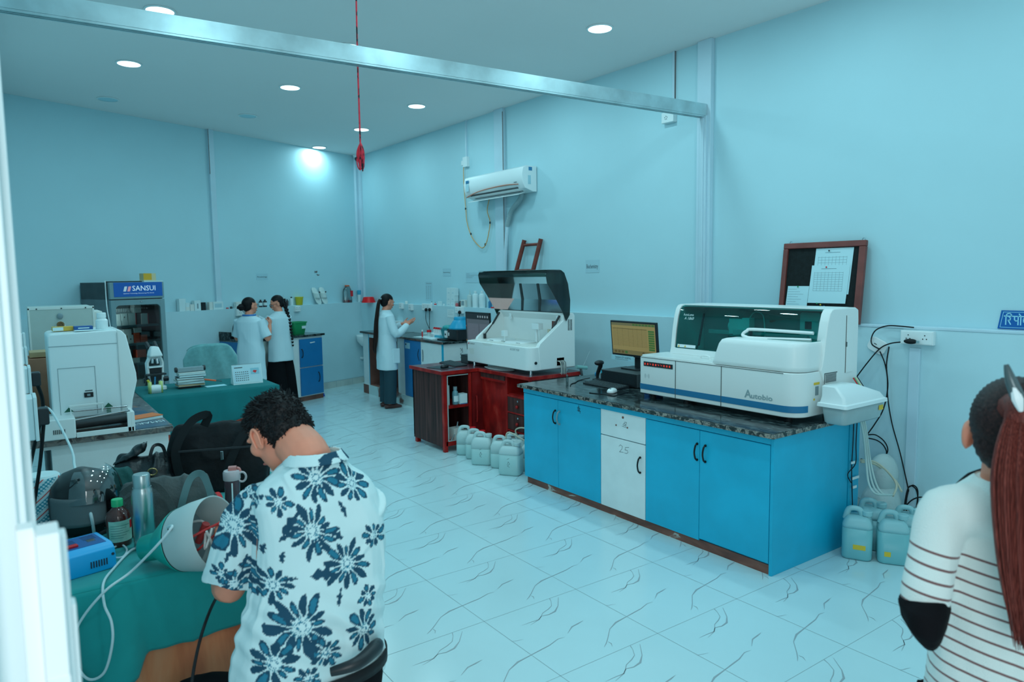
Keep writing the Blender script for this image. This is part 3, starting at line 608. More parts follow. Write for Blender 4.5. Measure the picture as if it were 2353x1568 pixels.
box_thing('reagent_carton', 'white carton with blue base line on the middle shelf of the red desk', (3.725, 6.155, .47), (.085, .08, .105), M_paper, 0, None, (.0, 1, .0, .08), M_stripe)
bx_ = box_thing('open_carton', 'white torn carton on the bottom shelf of the red desk', (3.66, 6.18, .105), (.13, .10, .12), M_crmp, .2)
MB().tube([(-.12, -.06, .01), (-.04, -.04, .08), (0, -.02, .13), (.03, 0, .17), (.05, .03, .12)], .006, 6, smooth=4).build('cord', M_grey, bx_, smooth=True)
# ---------------------------------------------------------------- open-lid chemistry analyser
M_smoke = mat_tint('smoked_lid', (.12, .19, .17), .16, .08, 1.0)
ac = thing('chemistry_analyser', 'white chemistry analyser with raised smoked lid, on the red desk', 'laboratory analyser', (3.93, 6.37, .828), -PI/2)
A = 1.12
MB().prism(rrect(0, A, 0, .55, [.02, .09, .01, .01], 8), .045, .27, 'z').build('lower_housing', M_machine, ac, bevel=.012, seg=3)
sp = [(.10, .262), (.12, .30), (.40, .505), (.41, .56), (.44, .575), (.53, .575), (.55, .55), (.55, .05), (.12, .05)]
for x0, x1 in ((A-.045, A+.004), (.0, .035)): MB().prism(sp, x0, x1, 'x').build('side_wall', M_machine, ac, bevel=.006, seg=3)
MB().box(.03, A-.04, .46, .54, .26, .575).build('rear_panel', M_machine, ac, bevel=.004)
mb = MB(); mb.rings([[(x, y, z) for y, z in ((.46, .50), (.42, .56), (.43, .575), (.47, .575))] for x in (.03, A-.04)]); mb.build('rear_hood', M_machine, ac, bevel=.003)
MB().prism(rrect(.03, A-.04, .02, .47, .03), .268, .276, 'z').build('deck', M_crmp, ac, bevel=.002)
for cx, cy_, r in ((.30, .24, .15), (.66, .22, .16)):
    MB().lathe([(r, .276), (r, .284), (r-.01, .288), (r*.3, .289)], (cx, cy_, 0), 32).build('reagent_disc', M_wplas, ac, smooth=True)
for x_, y_ in ((.53, .08), (.35, .06), (.8, .07)): MB().box(x_, x_+.06, y_, y_+.008, .288, .291).build('disc_slot', M_dgrey, ac)
mb = MB(); mb.cyl((.48, .16, .28), (.48, .16, .33), .008); mb.box(.455, .505, .135, .185, .33, .39); mb.build('probe_head', M_wplas, ac, bevel=.003)
mb = MB(); mb.cyl((.78, .34, .28), (.78, .34, .42), .012); mb.box(.74, .85, .31, .37, .41, .47); mb.cyl((.83, .34, .41), (.83, .34, .3), .003); mb.build('probe_arm', M_wplas, ac, bevel=.003)
mb = MB(); mb.box(.885, .955, .452, .46, .33, .49); mb.build('copper_port', mat('copper_brown', (.16, .06, .05), .4), ac)
mb = MB()
for k in range(4): mb.tube([(.90+k*.01, .44, .33), (.89+k*.012, .41, .39), (.91+k*.01, .38, .41), (.93+k*.008, .37, .36)], .004, 6, smooth=4)
mb.build('tubing', mat('cream_tube', (.6, .55, .42), .4), ac, smooth=True)
mb = MB(); mb.box(.90, .98, .35, .39, .29, .345); mb.box(.94, .96, .35, .39, .27, .31); mb.build('mixer', M_black, ac, bevel=.003)
for x_ in (.18, .98):
    h = MB(); h.box(x_, x_+.035, .43, .44, .49, .55); h.tube([(x_+.01, .425, .51), (x_+.04, .415, .49), (x_+.06, .42, .50)], .008, smooth=3); h.build('hinge', M_wplas, ac, bevel=.002)
# lid: a deep smoked shell, hinged at the back, opened upwards
def lidpt(x, y, z): return (x, y, z)
outer = [(.45, .56), (.40, .60), (.23, .80), (.10, .93), (.04, .96), (.02, .955)]           # (y,z) along the lid's top skin
prof = [(.46, .565), (.33, .68), (.16, .85), (.085, .965), (.065, .985)]
nP = len(prof)
def side_cut(t): return t
top = [(.47, .575), (.47, .70), (.42, .84), (.34, .96), (.27, .99), (.07, .99)]
LX0, LX1 = -.035, A+.015
mb = MB()
# roof skin (the outside of the lid, seen as its dark back board from below)
rf = [(.475, .56), (.482, .70), (.455, .86), (.41, .965), (.37, .992), (.25, .992), (.20, .985)]
vs = [(x, y, z) for x in (LX0, LX1) for y, z in rf]; k = len(rf)
mb.add(vs, [(i, i+1, i+1+k, i+k) for i in range(k-1)])
mb.build('lid_roof', M_smoke, ac)
for x in (LX0, LX1):
    poly = [(.195, .985), (.25, .992), (.37, .992), (.41, .965), (.455, .86), (.482, .70), (.475, .56), (.43, .50), (.38, .60), (.29, .74), (.20, .87), (.185, .95)]
    MB().prism(poly, x-.002, x+.002, 'x').build('lid_side', M_smoke, ac)
mb = MB(); vs = [(x, y, z) for x in (LX0, LX1) for y, z in ((.195, .985), (.182, .955), (.187, .93))]; mb.add(vs, [(0,1,4,3), (1,2,5,4)]); mb.build('lid_front_lip', M_smoke, ac)
mb = MB(); mb.box(LX0, LX1, .19, .36, .993, .997); mb.build('lid_edge', mat('smoke_edge', (.14, .18, .18), .25), ac, bevel=.001)
for x in (.34, .64):
    mb = MB(); mb.rings([[(x+a, y+.004, z) for y, z in ((.475, .58), (.48, .70), (.453, .86), (.447, .86), (.472, .70), (.469, .58))] for a in (0, .035)]); mb.build('lid_rib', M_dgrey, ac)
mb = MB(); mb.box(.03, A-.03, .452, .462, .565, .58); mb.build('lid_hinge_rail', M_black, ac)
for x in (.04, A-.05):
    mb = MB(); mb.cyl((x, .40, .55), (x, .31, .43), .011); mb.cyl((x, .31, .43), (x, .20, .31), .005); mb.box(x-.015, x+.015, .19, .215, .275, .33); mb.build('gas_strut', M_black, ac, smooth=True)
# marks
text('CORMAY', 'maker_name', M_dgrey, ac, face_M(.06, -.001, .232), width=.10, height=.014)
MB().add([(.03, -.001, .232), (.045, -.001, .232), (.055, -.001, .248), (.035, -.001, .248)], [(0,1,2,3)]).build('maker_mark', M_red, ac)
text('ACCENT M320', 'model_name', M_grey, ac, face_M(.80, -.001, .225), width=.15, height=.02)
mb = MB().add([(.03, -.001, .19), (.14, -.001, .19), (.14, -.001, .13), (.07, -.001, .13)], [(0,1,2,3)]); mb.build('peeled_label', M_crmp, ac)
MB().add([(.30, -.001, .262), (.50, -.001, .262), (.47, -.001, .24), (.33, -.001, .24)], [(0,1,2,3)]).build('grip_recess', M_crmp, ac)
mb = MB()
for c_ in (0, 1):
    for r_ in range(9): mb.box(A+.0045, A+.006, .46+c_*.03, .482+c_*.03, .41+r_*.012, .417+r_*.012)
mb.build('vent', M_dgrey, ac)
mb = MB(); mb.cyl((A-.01, .07, .12), (A+.003, .07, .12), .014); mb.build('key_hole', M_black, ac, smooth=True)
mb = MB(); mb.box(A+.001, A+.004, .32, .41, .075, .15); mb.build('hose_plate', M_crmp, ac)
for k in range(4):
    MB().tube([(A, .33+k*.02, .12), (A+.04, .335+k*.02, .11), (A+.05, .34+k*.018, .04), (A+.045, .34+k*.02, -.005), (A+.03, .34+k*.02, .004)], .006, 6, smooth=4).build('hose', mat('hose%d' % (k % 2), ((.5, .5, .45), (.3, .32, .32))[k % 2], .4), ac, smooth=True)
tri = MB().add([(A+.001, .19, .15), (A+.001, .21, .15), (A+.001, .20, .17)], [(0,1,2)]); tri.build('warning_triangle', M_yellow, ac)
for x, y in ((.05, .06), (A-.07, .06), (.05, .5), (A-.07, .5)): MB().cyl((x, y, 0), (x, y, .05), .014, .01).build('foot', M_chrome, ac, smooth=True)
tag(MB().lathe([(.13, 0), (.15, .012), (.145, .012), (.12, .004)], sx=1.6, sy=.6).build('white_tray', M_wplas, loc=(3.99, 5.85, .829), rz=-PI/2, smooth=True), 'shallow white tray under the front of the open-lid analyser', 'tray')
lv = thing('clamp_stand', 'small pale green clamp fixture at the back corner of the red desk', 'clamp', (4.50, 5.19, .80), 0)
mb = MB(); mb.cyl((-.05, .0, .08), (.08, 0, .06), .018); mb.build('clamp_bar', mat('mint', (.25, .5, .48), .4), lv, smooth=True); MB().tube([(0, 0, .07), (.0, -.02, .0), (.02, -.02, -.10)], .012, smooth=3).build('clamp_hook', M_dgrey, lv, smooth=True); MB().cyl((.03, 0, .07), (.12, 0, .22), .002).build('clamp_rod', M_chrome, lv)
# screen and PC at the far side of the red desk
mo2, M4 = monitor('monitor', 'monitor showing a grey results list, behind the left side of the open-lid analyser', (4.30, 6.70, .828), -PI/2, .50, .44, -.03, None)
quadpanel(mo2, M4, -.245, .245, .02, .42, -.0125, emi('screen_grey', (.20, .24, .28), .8), 'screen')
mb = MB(); mb.add([(-.245, -.0129, .36), (.245, -.0129, .36), (.245, -.0129, .42), (-.245, -.0129, .42)], [(0,1,2,3)], 0, M4)
mb.add([(-.245, -.0129, .02), (-.225, -.0129, .02), (-.225, -.0129, .36), (-.245, -.0129, .36)], [(0,1,2,3)], 0, M4)
mb.add([(-.20, -.0129, .05), (.22, -.0129, .05), (.22, -.0129, .31), (-.20, -.0129, .31)], [(0,1,2,3)], 2, M4)
for k in range(15): mb.add([(-.20, -.0131, .06+k*.017), (.22, -.0131, .06+k*.017), (.22, -.0131, .063+k*.017), (-.20, -.0131, .063+k*.017)], [(0,1,2,3)], 3, M4)
mb.add([(.03, -.0131, .05), (.036, -.0131, .05), (.036, -.0131, .31), (.03, -.0131, .31)], [(0,1,2,3)], 0, M4)
for k in range(5): mb.add([(.02+k*.048+.014*math.cos(a*PI/6), -.0132, .392+.014*math.sin(a*PI/6)) for a in range(12)], [tuple(range(12))], 1, M4)
mb.add([(-.243, -.0131, .27), (-.228, -.0131, .27), (-.228, -.0131, .285), (-.243, -.0131, .285)], [(0,1,2,3)], 4, M4); mb.add([(-.243, -.0131, .10), (-.228, -.0131, .10), (-.228, -.0131, .12), (-.243, -.0131, .12)], [(0,1,2,3)], 5, M4)
mb.build('screen_content', [emi('s_dark', (.03, .04, .05), .8), emi('s_white', (.6, .7, .75), .8), emi('s_lilac', (.30, .33, .40), .8), emi('s_line', (.16, .18, .22), .8), emi('s_red', (.5, .08, .06), .8), emi('s_or', (.6, .25, .05), .8)], mo2)
pc2 = thing('desktop_computer', 'small black desktop computer beside the left side of the open-lid analyser', 'computer', (3.98, 6.58, .828), -PI/2)
MB().box(0, .16, 0, .25, 0, .095).build('case', M_black, pc2, bevel=.004); MB().box(.01, .15, -.002, 0, .01, .085).build('front_grille', M_dgrey, pc2)
keyboard('black keyboard on the red desk, against the open-lid analyser', (3.80, 6.74, .828), -PI/2-.12)
tag(MB().prism(rrect(-.13, .12, -.10, .09, .01), 0, .004, 'z').build('mouse_pad', M_black, loc=(3.62, 6.37, .828), rz=-PI/2+.2), 'black mouse pad on the corner of the red desk', 'mouse pad')
mouse('black computer mouse on the red desk corner', (3.63, 6.33, .832), -PI/2+.5, M_black)
# ---------------------------------------------------------------- jerrycans
M_can = mat('jerry_plastic', (.60, .76, .76), .35, trans=.15); M_liq = mat('jerry_liquid', (.42, .66, .66), .3, trans=.1)
M_canc = mat('jerry_plastic_teal', (.36, .66, .70), .35, trans=.12); M_liqc = mat('jerry_liquid_teal', (.20, .52, .56), .3)
def jerrycan(label, loc, rz, w_=.20, d_=.15, h_=.30, lvl=.6, capm=M_can, capo=True, cans=(M_can, M_liq), group='jerrycans on the floor between the desks'):
    t = thing('jerrycan', label, 'jerrycan', loc, rz, group)
    r = .035
    def ring(z, ins): return [(p[0], p[1], z) for p in rrect(-w_/2+ins, w_/2-ins, -d_/2+ins, d_/2-ins, max(r-ins*.5, .01), 5)]
    hb_ = h_*.86
    zs = [(0, .012), (.008, .003), (.02, 0), (hb_*lvl, 0)]
    b = MB(); b.rings([ring(z, i) for z, i in zs], 1); b.rings([ring(z, i) for z, i in ((hb_*lvl, .0005), (hb_-.05, .0), (hb_-.02, .012), (hb_, .03))], 0)
    b.build('can_body', list(cans), t, smooth=2)
    mb = MB(); mb.tube([(w_*.12, 0, hb_-.01), (w_*.10, 0, h_-.02), (-w_*.02, 0, h_-.004), (-w_*.3, 0, h_-.012), (-w_*.40, 0, hb_-.03)], [.016, .018, .016, .018, .02], 10, smooth=4); mb.build('grip', cans[0], t, smooth=True)
    MB().lathe([(.024, hb_-.02), (.024, hb_+.012)], (w_*.30, 0, 0)).build('neck', cans[0], t, smooth=True)
    MB().lathe([(.031, hb_+.006), (.032, hb_+.03), (.028, hb_+.034)], (w_*.30, 0, 0), 24).build('cap', capm, t, smooth=True)
    return t
jcs = [((3.64, 5.93, 0), .28, 'leftmost jerrycan with a red cap, beside the red desk shelves', M_red, .45, -.75), ((3.63, 5.74, 0), .28, 'second jerrycan from the desk shelves, red cap, half full', M_red, .6, -.8),
  ((3.56, 5.52, 0), .30, 'half-full white jerrycan with white cap, third from the desk shelves', M_can, .6, -.85), ((3.64, 5.31, 0), .29, 'white jerrycan with a hose in its neck, second from the blue counter', M_can, .55, -.9), ((3.57, 5.07, 0), .30, 'nearest white jerrycan, touching the corner of the blue counter', M_can, .72, -.95),
  ((3.80, 5.33, 0), .28, 'white jerrycan with a tube in its cap, in the second row', M_can, .5, -.8), ((3.80, 5.06, 0), .28, 'white jerrycan in the second row, partly behind the blue counter', M_can, .5, -.8)]
cans = [jerrycan(l, p, rz, h_=h, lvl=lv_, capm=cm) for p, h, l, cm, lv_, rz in jcs]
for i, (s_, k) in enumerate((('A', 2), ('C', 4))):
    mb = MB(); blade(mb, [(-.01, .10), (.0, .13), (.012, .11), (-.008, .09), (.01, .08)], .002); blade(mb, [(-.012, .15), (.01, .16)], .002); mb.build('pen_mark', M_ink, cans[k], M=Matrix.Translation((0, -.0765, 0)))
for pts, l in (([(3.80, 5.28, .262), (3.79, 5.30, .33), (3.82, 5.2, .36), (3.9, 5.0, .31), (4.0, 4.9, .33)], 'cream tube rising from a jerrycan cap behind the blue counter'), ([(3.64, 5.25, .28), (3.66, 5.22, .34), (3.75, 5.05, .27), (3.85, 4.9, .30)], 'cream tube drooping over the jerrycans beside the blue counter')):
    tag(MB().tube(pts, .007, 8, smooth=5).build('drain_tube', mat('cream_tube', (.6, .55, .42), .4), smooth=True), l, 'tube')
for p, rz, l, h in (((4.20, 2.235, 0), -1.12, 'teal-tinted jerrycan with yellow label beside the end of the blue counter', .31), ((4.30, 2.07, 0), -1.0, 'nearest teal-tinted jerrycan with pen writing on its side', .31), ((4.42, 2.26, 0), -1.1, 'teal-tinted jerrycan with an upright hose, behind the yellow-labelled one', .31), ((4.52, 2.08, 0), -1.1, 'teal-tinted jerrycan nearest the wall, with a hose connector in its neck', .29)):
    j = jerrycan(l, p, rz, w_=.17, d_=.15, h_=h, lvl=.74, capm=M_canc, cans=(M_canc, M_liqc), group='teal jerrycans under the wall socket')
    cans.append(j)
for k, (x0, x1, z0, z1) in ((7, (-.02, .05, .07, .10)), (8, (-.05, -.015, .05, .08))):
    MB().add([(x0, -.0757, z0), (x1, -.0757, z0), (x1, -.0757, z1), (x0, -.0757, z1)], [(0,1,2,3)]).build('yellow_label', M_yellow, cans[k], M=Matrix.Rotation(0 if k == 7 else 0, 4, 'Z'))
# ---------------------------------------------------------------- worktop with sink along the right wall
def dep(p): return (Vector(p)-EYE).dot(FW)
def psz(px, p): return px*dep(p)/F_PX
wt_ = thing('sink_counter', 'white and blue sink counter along the right wall behind the red desk', 'counter', (4.40, 10.17, 0), -PI/2)
Lw = 2.49
MB().box(-.03, Lw+.03, -.03, .58, .925, .955).build('granite_top', M_granite, wt_, bevel=.006)
MB().box(-.032, Lw+.035, -.036, -.03, .927, .952).build('worn_edge', mat_stops('edge_brown', [(.4, (.02, .02, .02)), (.55, (.14, .06, .045)), (.7, (.3, .25, .2))], 8, .5), wt_)
mb = MB(); mb.box(0, .21, 0, .55, 0, .925); mb.box(1.18, 1.42, 0, .55, .0, .925); mb.box(.21, 1.2, 0, .02, .87, .925); mb.build('frame', M_white, wt_, bevel=.002)
mb = MB(); mb.box(.21, .225, -.004, 0, .15, .925); mb.build('blue_edging', M_blue, wt_)
M_bareply = mat_stops('bare_plywood', [(.3, (.16, .06, .045)), (.6, (.24, .10, .075)), (.75, (.30, .13, .10))], 6, .7, 5, .3, (1, 1, .4))
mb = MB(); mb.box(.225, .24, .0, .52, .15, .87); mb.box(.225, 1.2, .50, .52, .15, .90); mb.box(.225, 1.2, .0, .5, .135, .15); mb.box(.72, .735, .02, .5, .15, .87); mb.build('open_bay', M_bareply, wt_)
MB().box(0, Lw, -.012, .0, 0, .14).build('plinth', mat_stops('peeling_plinth', [(.3, (.62, .76, .76)), (.60, (.62, .76, .76)), (.63, (.2, .08, .06)), (.8, (.2, .08, .06))], 2.6, .5, 3, .4), wt_)
MB().box(0, .19, -.0135, -.012, 0, .138).build('bare_patch', M_bareply, wt_)
d_ = MB().box(1.43, 1.905, -.018, 0, .145, .92).build('door', M_blue2, wt_, bevel=.003)
mb = MB(); mb.tube([(1.86, -.018, .66), (1.84, -.03, .74), (1.86, -.018, .82)], .004, smooth=3); mb.build('handle', M_blackH, d_)
MB().box(1.46, 1.60, -.0195, -.018, .80, .88).build('pasted_label', M_paperb, d_); MB().box(1.47, 1.50, -.0205, -.0196, .845, .87).build('label_ink', M_ink, d_)
d_ = MB().box(1.912, 2.46, -.018, 0, .145, .92).build('door', M_white, wt_, bevel=.003)
mb = MB(); mb.tube([(1.96, -.018, .66), (1.985, -.03, .74), (1.96, -.018, .82)], .004, smooth=3); mb.build('handle', M_blackH, d_)
MB().box(2.465, 2.485, -.02, .0, .145, .925).build('blue_edging', M_blue, wt_)
MB().box(1.43, Lw, .0, .58, 0, .925).build('carcass', M_white, wt_)
mb = MB()
for st in ([(.0,.86),(.02,.84),(.01,.82)], [(.015,.80),(.0,.78),(.02,.77)], [(.03,.86),(.035,.80)], [(.0,.74),(.02,.735),(.01,.71)], [(.02,.70),(.0,.67),(.02,.66)], [(.03,.74),(.03,.68)]): blade(mb, st, .006)
mb.build('pen_writing', M_ink, wt_, M=Matrix.Translation((Lw+.0015, .24, 0))@Matrix.Rotation(PI/2, 4, 'Z'))
tap = thing('sink_tap', 'curved chrome tap at the far end of the sink counter', 'tap', (4.86, 9.98, .955), -PI/2)
MB().tube([(0, 0, 0), (0, 0, .16), (0, -.03, .21), (0, -.10, .22), (0, -.14, .17)], .012, 8, smooth=4).build('spout', M_chrome, tap, smooth=True); MB().lathe([(.025, 0), (.02, .015)]).build('tap_base', M_chrome, tap, smooth=True)
box_thing('white_container', 'white translucent box behind the tap on the sink counter', (4.80, 9.80, .955), (.18, .14, .15), M_wplas, -PI/2)
tag(MB().rings([[(p[0]*s_, p[1]*s_, z) for p in rrect(-.25, .25, -.18, .18, .05)] for s_, z in ((1, .956), (.95, .9565))]).build('steel_sink', M_steel, loc=(4.70, 9.60, .001), rz=-PI/2), 'steel sink rim in the sink counter near the corner', 'sink')
def cpt(px, py, z=.955): p = on_z(px, py, z); p.z = z; return p
# tubes, rack, bowls, basket, centrifuge, pipettes
rk = thing('tube_rack', 'white rack holding red-capped blood tubes on the sink counter', 'test tube rack', (4.62, 8.42, .955), -PI/2)
MB().box(0, .24, 0, .09, 0, .05).build('rack_body', M_wplas, rk, bevel=.003)
for k in range(8):
    t = MB().lathe([(.007, 0), (.007, .07)], (.02+k*.028, .03 if k % 2 else .06, .045), 10).build('sample_tube', M_wplas, rk, smooth=True); MB().lathe([(.009, .068), (.009, .092)], (.02+k*.028, .03 if k % 2 else .06, .045), 10).build('tube_cap', M_red, t, smooth=True)
for x, l in ((-.10, 'lone red-capped tube standing left of the white rack'),):
    t = thing('blood_tube', l, 'test tube', (4.55, 8.52, .955)); MB().lathe([(.009, 0), (.009, .08)]).build('tube_glass', M_red, t, smooth=True); MB().lathe([(.011, .075), (.011, .10)]).build('tube_cap', M_wplas, t, smooth=True)
for k, (x, y) in enumerate(((4.74, 8.48), (4.70, 8.60))):
    c_ = thing('sample_jar', ('red-lidded sample jar behind the white tube rack', 'red-lidded sample jar nearer the woman at the sink counter')[k], 'jar', (x, y, .955)); MB().lathe([(.028, 0), (.03, .06)]).build('jar_body', M_clrbot, c_, smooth=True); MB().lathe([(.033, .055), (.033, .085)]).build('jar_lid', M_red, c_, smooth=True)
tag(MB().lathe([(.05, 0), (.075, .01), (.09, .05), (.085, .05), (.06, .012), (0, .01)]).build('peach_bowl', mat('peach', (.75, .42, .2), .5), loc=(4.85, 8.30, .99), smooth=True), 'peach-coloured bowl behind the tube rack on the sink counter', 'bowl')
box_thing('foam_block', 'pale block carrying the peach bowl at the wall', (4.85, 8.30, .955), (.16, .16, .035), M_wplas, -PI/2)
mb = MB(); mb.box(-.12, .12, -.07, .07, .0, .04); tag(mb.build('blue_tray', mat('cyan_tray', (.04, .38, .52), .4), loc=(4.66, 8.14, .955), rz=-PI/2, bevel=.006), 'flat cyan tray beside the teal basket', 'tray')
bk = thing('teal_basket', 'teal perforated basket next to the black centrifuge', 'basket', (4.66, 7.98, .955), -PI/2)
M_teal = mat('teal_plastic', (.01, .28, .33), .4)
mb = MB(); mb.rings([[(p[0]*s_, p[1]*s_, z) for p in rrect(-.10, .10, -.08, .08, .02)] for s_, z in ((.8, 0), (1, .13), (1.06, .13), (1.06, .14), (.97, .14), (.78, .01))]); mb.build('basket_body', M_teal, bk, smooth=True)
MB().rings([[(p[0]*s_, p[1]*s_, z) for p in rrect(-.08, .08, -.07, .07, .02)] for s_, z in ((1, .13), (.9, .17), (.5, .185))]).build('basket_content', mat('teal2', (.03, .38, .38), .5), bk, smooth=2)
cf = thing('centrifuge', 'black bench centrifuge with bright blue dome lid', 'centrifuge', (4.70, 7.76, .955), -PI/2)
MB().prism(rrect(-.14, .12, -.13, .13, .02), .01, .145, 'z').build('centrifuge_body', M_black, cf, bevel=.006)
MB().lathe([(.15, .145), (.155, .16), (.15, .17), (.10, .245), (.085, .26), (.085, .29), (.078, .30), (.0, .30)], n=28).build('dome_lid', mat('bright_blue', (.01, .36, .60), .35), cf, smooth=True)
MB().prism(rrect(-.17, -.11, -.145, -.125, .004), .03, .12, 'z').build('control_panel', M_wplas, cf, bevel=.003); MB().box(-.15, -.13, -.15, -.145, .065, .085).build('switch', M_black, cf); MB().box(-.09, -.065, -.135, -.129, .06, .10).build('rating_label', M_wplas, cf)
for s_ in (-1, 1):
    for u in (-1, 1): MB().cyl((s_*.10, u*.10, 0), (s_*.10, u*.10, .012), .012).build('foot', M_rubber, cf, smooth=True)
tag(MB().lathe([(.035, 0), (.04, .08), (.035, .08), (.03, .01)]).build('yellow_cup', mat('yellow_plastic', (.8, .50, .05), .4), loc=(4.88, 7.92, .955), smooth=True), 'yellow cup between the teal basket and blue dome lid', 'cup')
ps = thing('pipette_stand', 'grey stand hung with slender pipettes against the wall', 'pipette stand', (4.92, 8.10, .955), -PI/2)
MB().box(-.10, .10, -.03, .05, 0, .015).build('stand_base', M_grey, ps); mb = MB(); mb.box(-.005, .005, .03, .04, 0, .28); mb.box(-.11, .11, .02, .04, .26, .28); mb.build('stand_bar', M_grey, ps)
for k in range(4):
    q = MB(); q.tube([(-.09+k*.055, .0, .29), (-.095+k*.055, -.005, .20), (-.10+k*.055, -.01, .06)], [.012, .014, .004], 8, smooth=3); q.box(-.10+k*.055, -.08+k*.055, -.02, .005, .26, .285); q.build('pipette', (M_wplas, M_teal)[k % 2], ps, smooth=True)
for k, (p, rz, s_, l, z) in enumerate((((4.60, 8.56, .9552), -1.4, (.2, .28), 'white paper sheet on the granite beside the woman at the sink', .001), ((4.52, 8.18, .9552), -1.7, (.32, .16), 'open white register in front of the teal basket', .01), ((4.82, 8.70, .956), -1.2, (.26, .2), 'pale papers heaped near the wall beside the woman', .03))):
    tag(MB().box(-s_[0]/2, s_[0]/2, -s_[1]/2, s_[1]/2, 0, z).build('paper_sheet', M_paper, loc=p, rz=rz), l, 'paper')
tag(MB().box(-.13, .13, -.06, .06, 0, .012).build('black_tray', M_black, loc=(4.56, 7.96, .955), rz=-PI/2, bevel=.004), 'flat black tray in front of the teal basket', 'tray')
# sockets, plugs and papers on the lower right wall
def wallthing(name, label, cat, px, py, off, rz=RZR, wall='R', group=None):
    p = (on_wr if wall == 'R' else on_wb)(px, py, off); return thing(name, label, cat, p, RZR if wall == 'R' else RZB, group), p
def socket_box(label, px, py, wpx, hpx, wall='R', off=.1, n=2, depth=.04):
    t, p = wallthing('wall_socket', label, 'electrical socket', px, py, off, wall=wall)
    w_, h_ = psz(wpx, p), psz(hpx, p)
    if wall == 'R': w_ *= 1.55
    MB().box(-w_/2, w_/2, -depth, 0, -h_/2, h_/2).build('socket_box', M_wplas, t, bevel=.004)
    MB().box(-w_/2+.006, w_/2-.006, -depth-.003, -depth, -h_/2+.006, h_/2-.006).build('face_plate', M_wplas, t, bevel=.0015)
    for k in range(n):
        x = (-w_/2+w_*(k+.5)/n)
        for dx, dz in ((0, .018), (-.012, -.006), (.012, -.006)): MB().cyl((x+dx, -depth-.0032, dz), (x+dx, -depth-.0045, dz), .004, n=8).build('pin_hole', M_black, t)
    return t, w_, h_
def plug(label, pts, hang=None, r=.022):
    t = thing('power_plug', label, 'plug', pts[0]); MB().ell((0, 0, 0), (r, r, r*1.1)).build('plug_body', M_rubber, t, smooth=True)
    MB().tube([Vector(p)-Vector(pts[0]) for p in pts], .0045, 6, smooth=5).build('plug_cord', M_rubber, t, smooth=True); return t
socket_box('white double socket above the pipette stand', 984, 706, 24, 16)
a = on_wr(979, 712, .17); plug('left black plug in the socket above the pipettes', [a, a+Vector((-.01, -.01, -.15)), a+Vector((-.0, -.12, -.30))])
a = on_wr(987, 712, .17); plug('right black plug in the socket above the pipettes', [a, a+Vector((-.01, -.01, -.15)), a+Vector((-.02, -.02, -.26))])
socket_box('white double socket above the blue dome lid', 1059, 713, 18, 15)
a = on_wr(1056, 718, .17); plug('black plug above the blue dome lid with a long drooping cord', [a, a+Vector((-.02, -.02, -.15)), a+Vector((-.03, -.12, -.27))])
socket_box('small white switch box on the lower right wall beside the sink', 947, 706, 9, 15, n=1); socket_box('white box with conduit just right of the long-haired woman', 925, 703, 8, 14, n=1)
def wall_paper(label, px0, px1, py0, py1, wall='R', off=0, m=M_paperb, lines=(), txt=None, cat='notice', th=.4, tm=M_ink):
    f = on_wr if wall == 'R' else on_wb
    a, b = f(px0, py1, off), f(px1, py0, off); c = (a+b)/2
    t = thing('wall_notice', label, cat, (c.x, c.y, a.z), RZR if wall == 'R' else RZB)
    w_ = (b-a).xy.length; h_ = b.z-a.z
    MB().box(-w_/2, w_/2, -.0025, -.0005, 0, h_).build('paper', m, t)
    if lines:
        mb = MB()
        for (x0, x1, z) in lines: mb.box(w_*(x0-.5), w_*(x1-.5), -.0033, -.0027, h_*z, h_*z+h_*.025)
        mb.build('printed_lines', M_grey, t)
    if txt: text(txt, 'handwriting', tm, t, face_M(-w_*.42, -.0033, h_*(1-th)/2), width=w_*.84, height=h_*th*.8)
    return t, w_, h_
wall_paper('pale notice taped below the socket above the centrifuge', 1028, 1044, 712, 729, off=.1, m=M_paper, lines=((.1,.9,.8), (.1,.7,.55), (.1,.8,.35)))
wall_paper('pale paper marked Bacteriology high on the right wall', 1018, 1036, 617, 635, txt='Bacteriology', th=.22)
wall_paper('pale printed notice left of the smoked lid', 1071, 1101, 626, 650, lines=((.05,.3,.85), (.05,.95,.72), (.05,.6,.6), (.05,.5,.48)))
wall_paper('tall faded chart hanging just above the ledge, left of cartons', 979, 993, 648, 691, lines=[(.1, .9, .9)]+[(.1+.3*i, .2+.3*i, .1+.08*j) for i in range(3) for j in range(9)])
wall_paper('paper with handwritten Biochemistry on the right wall', 1346, 1377, 597, 627, txt='Biochemistry', th=.55)
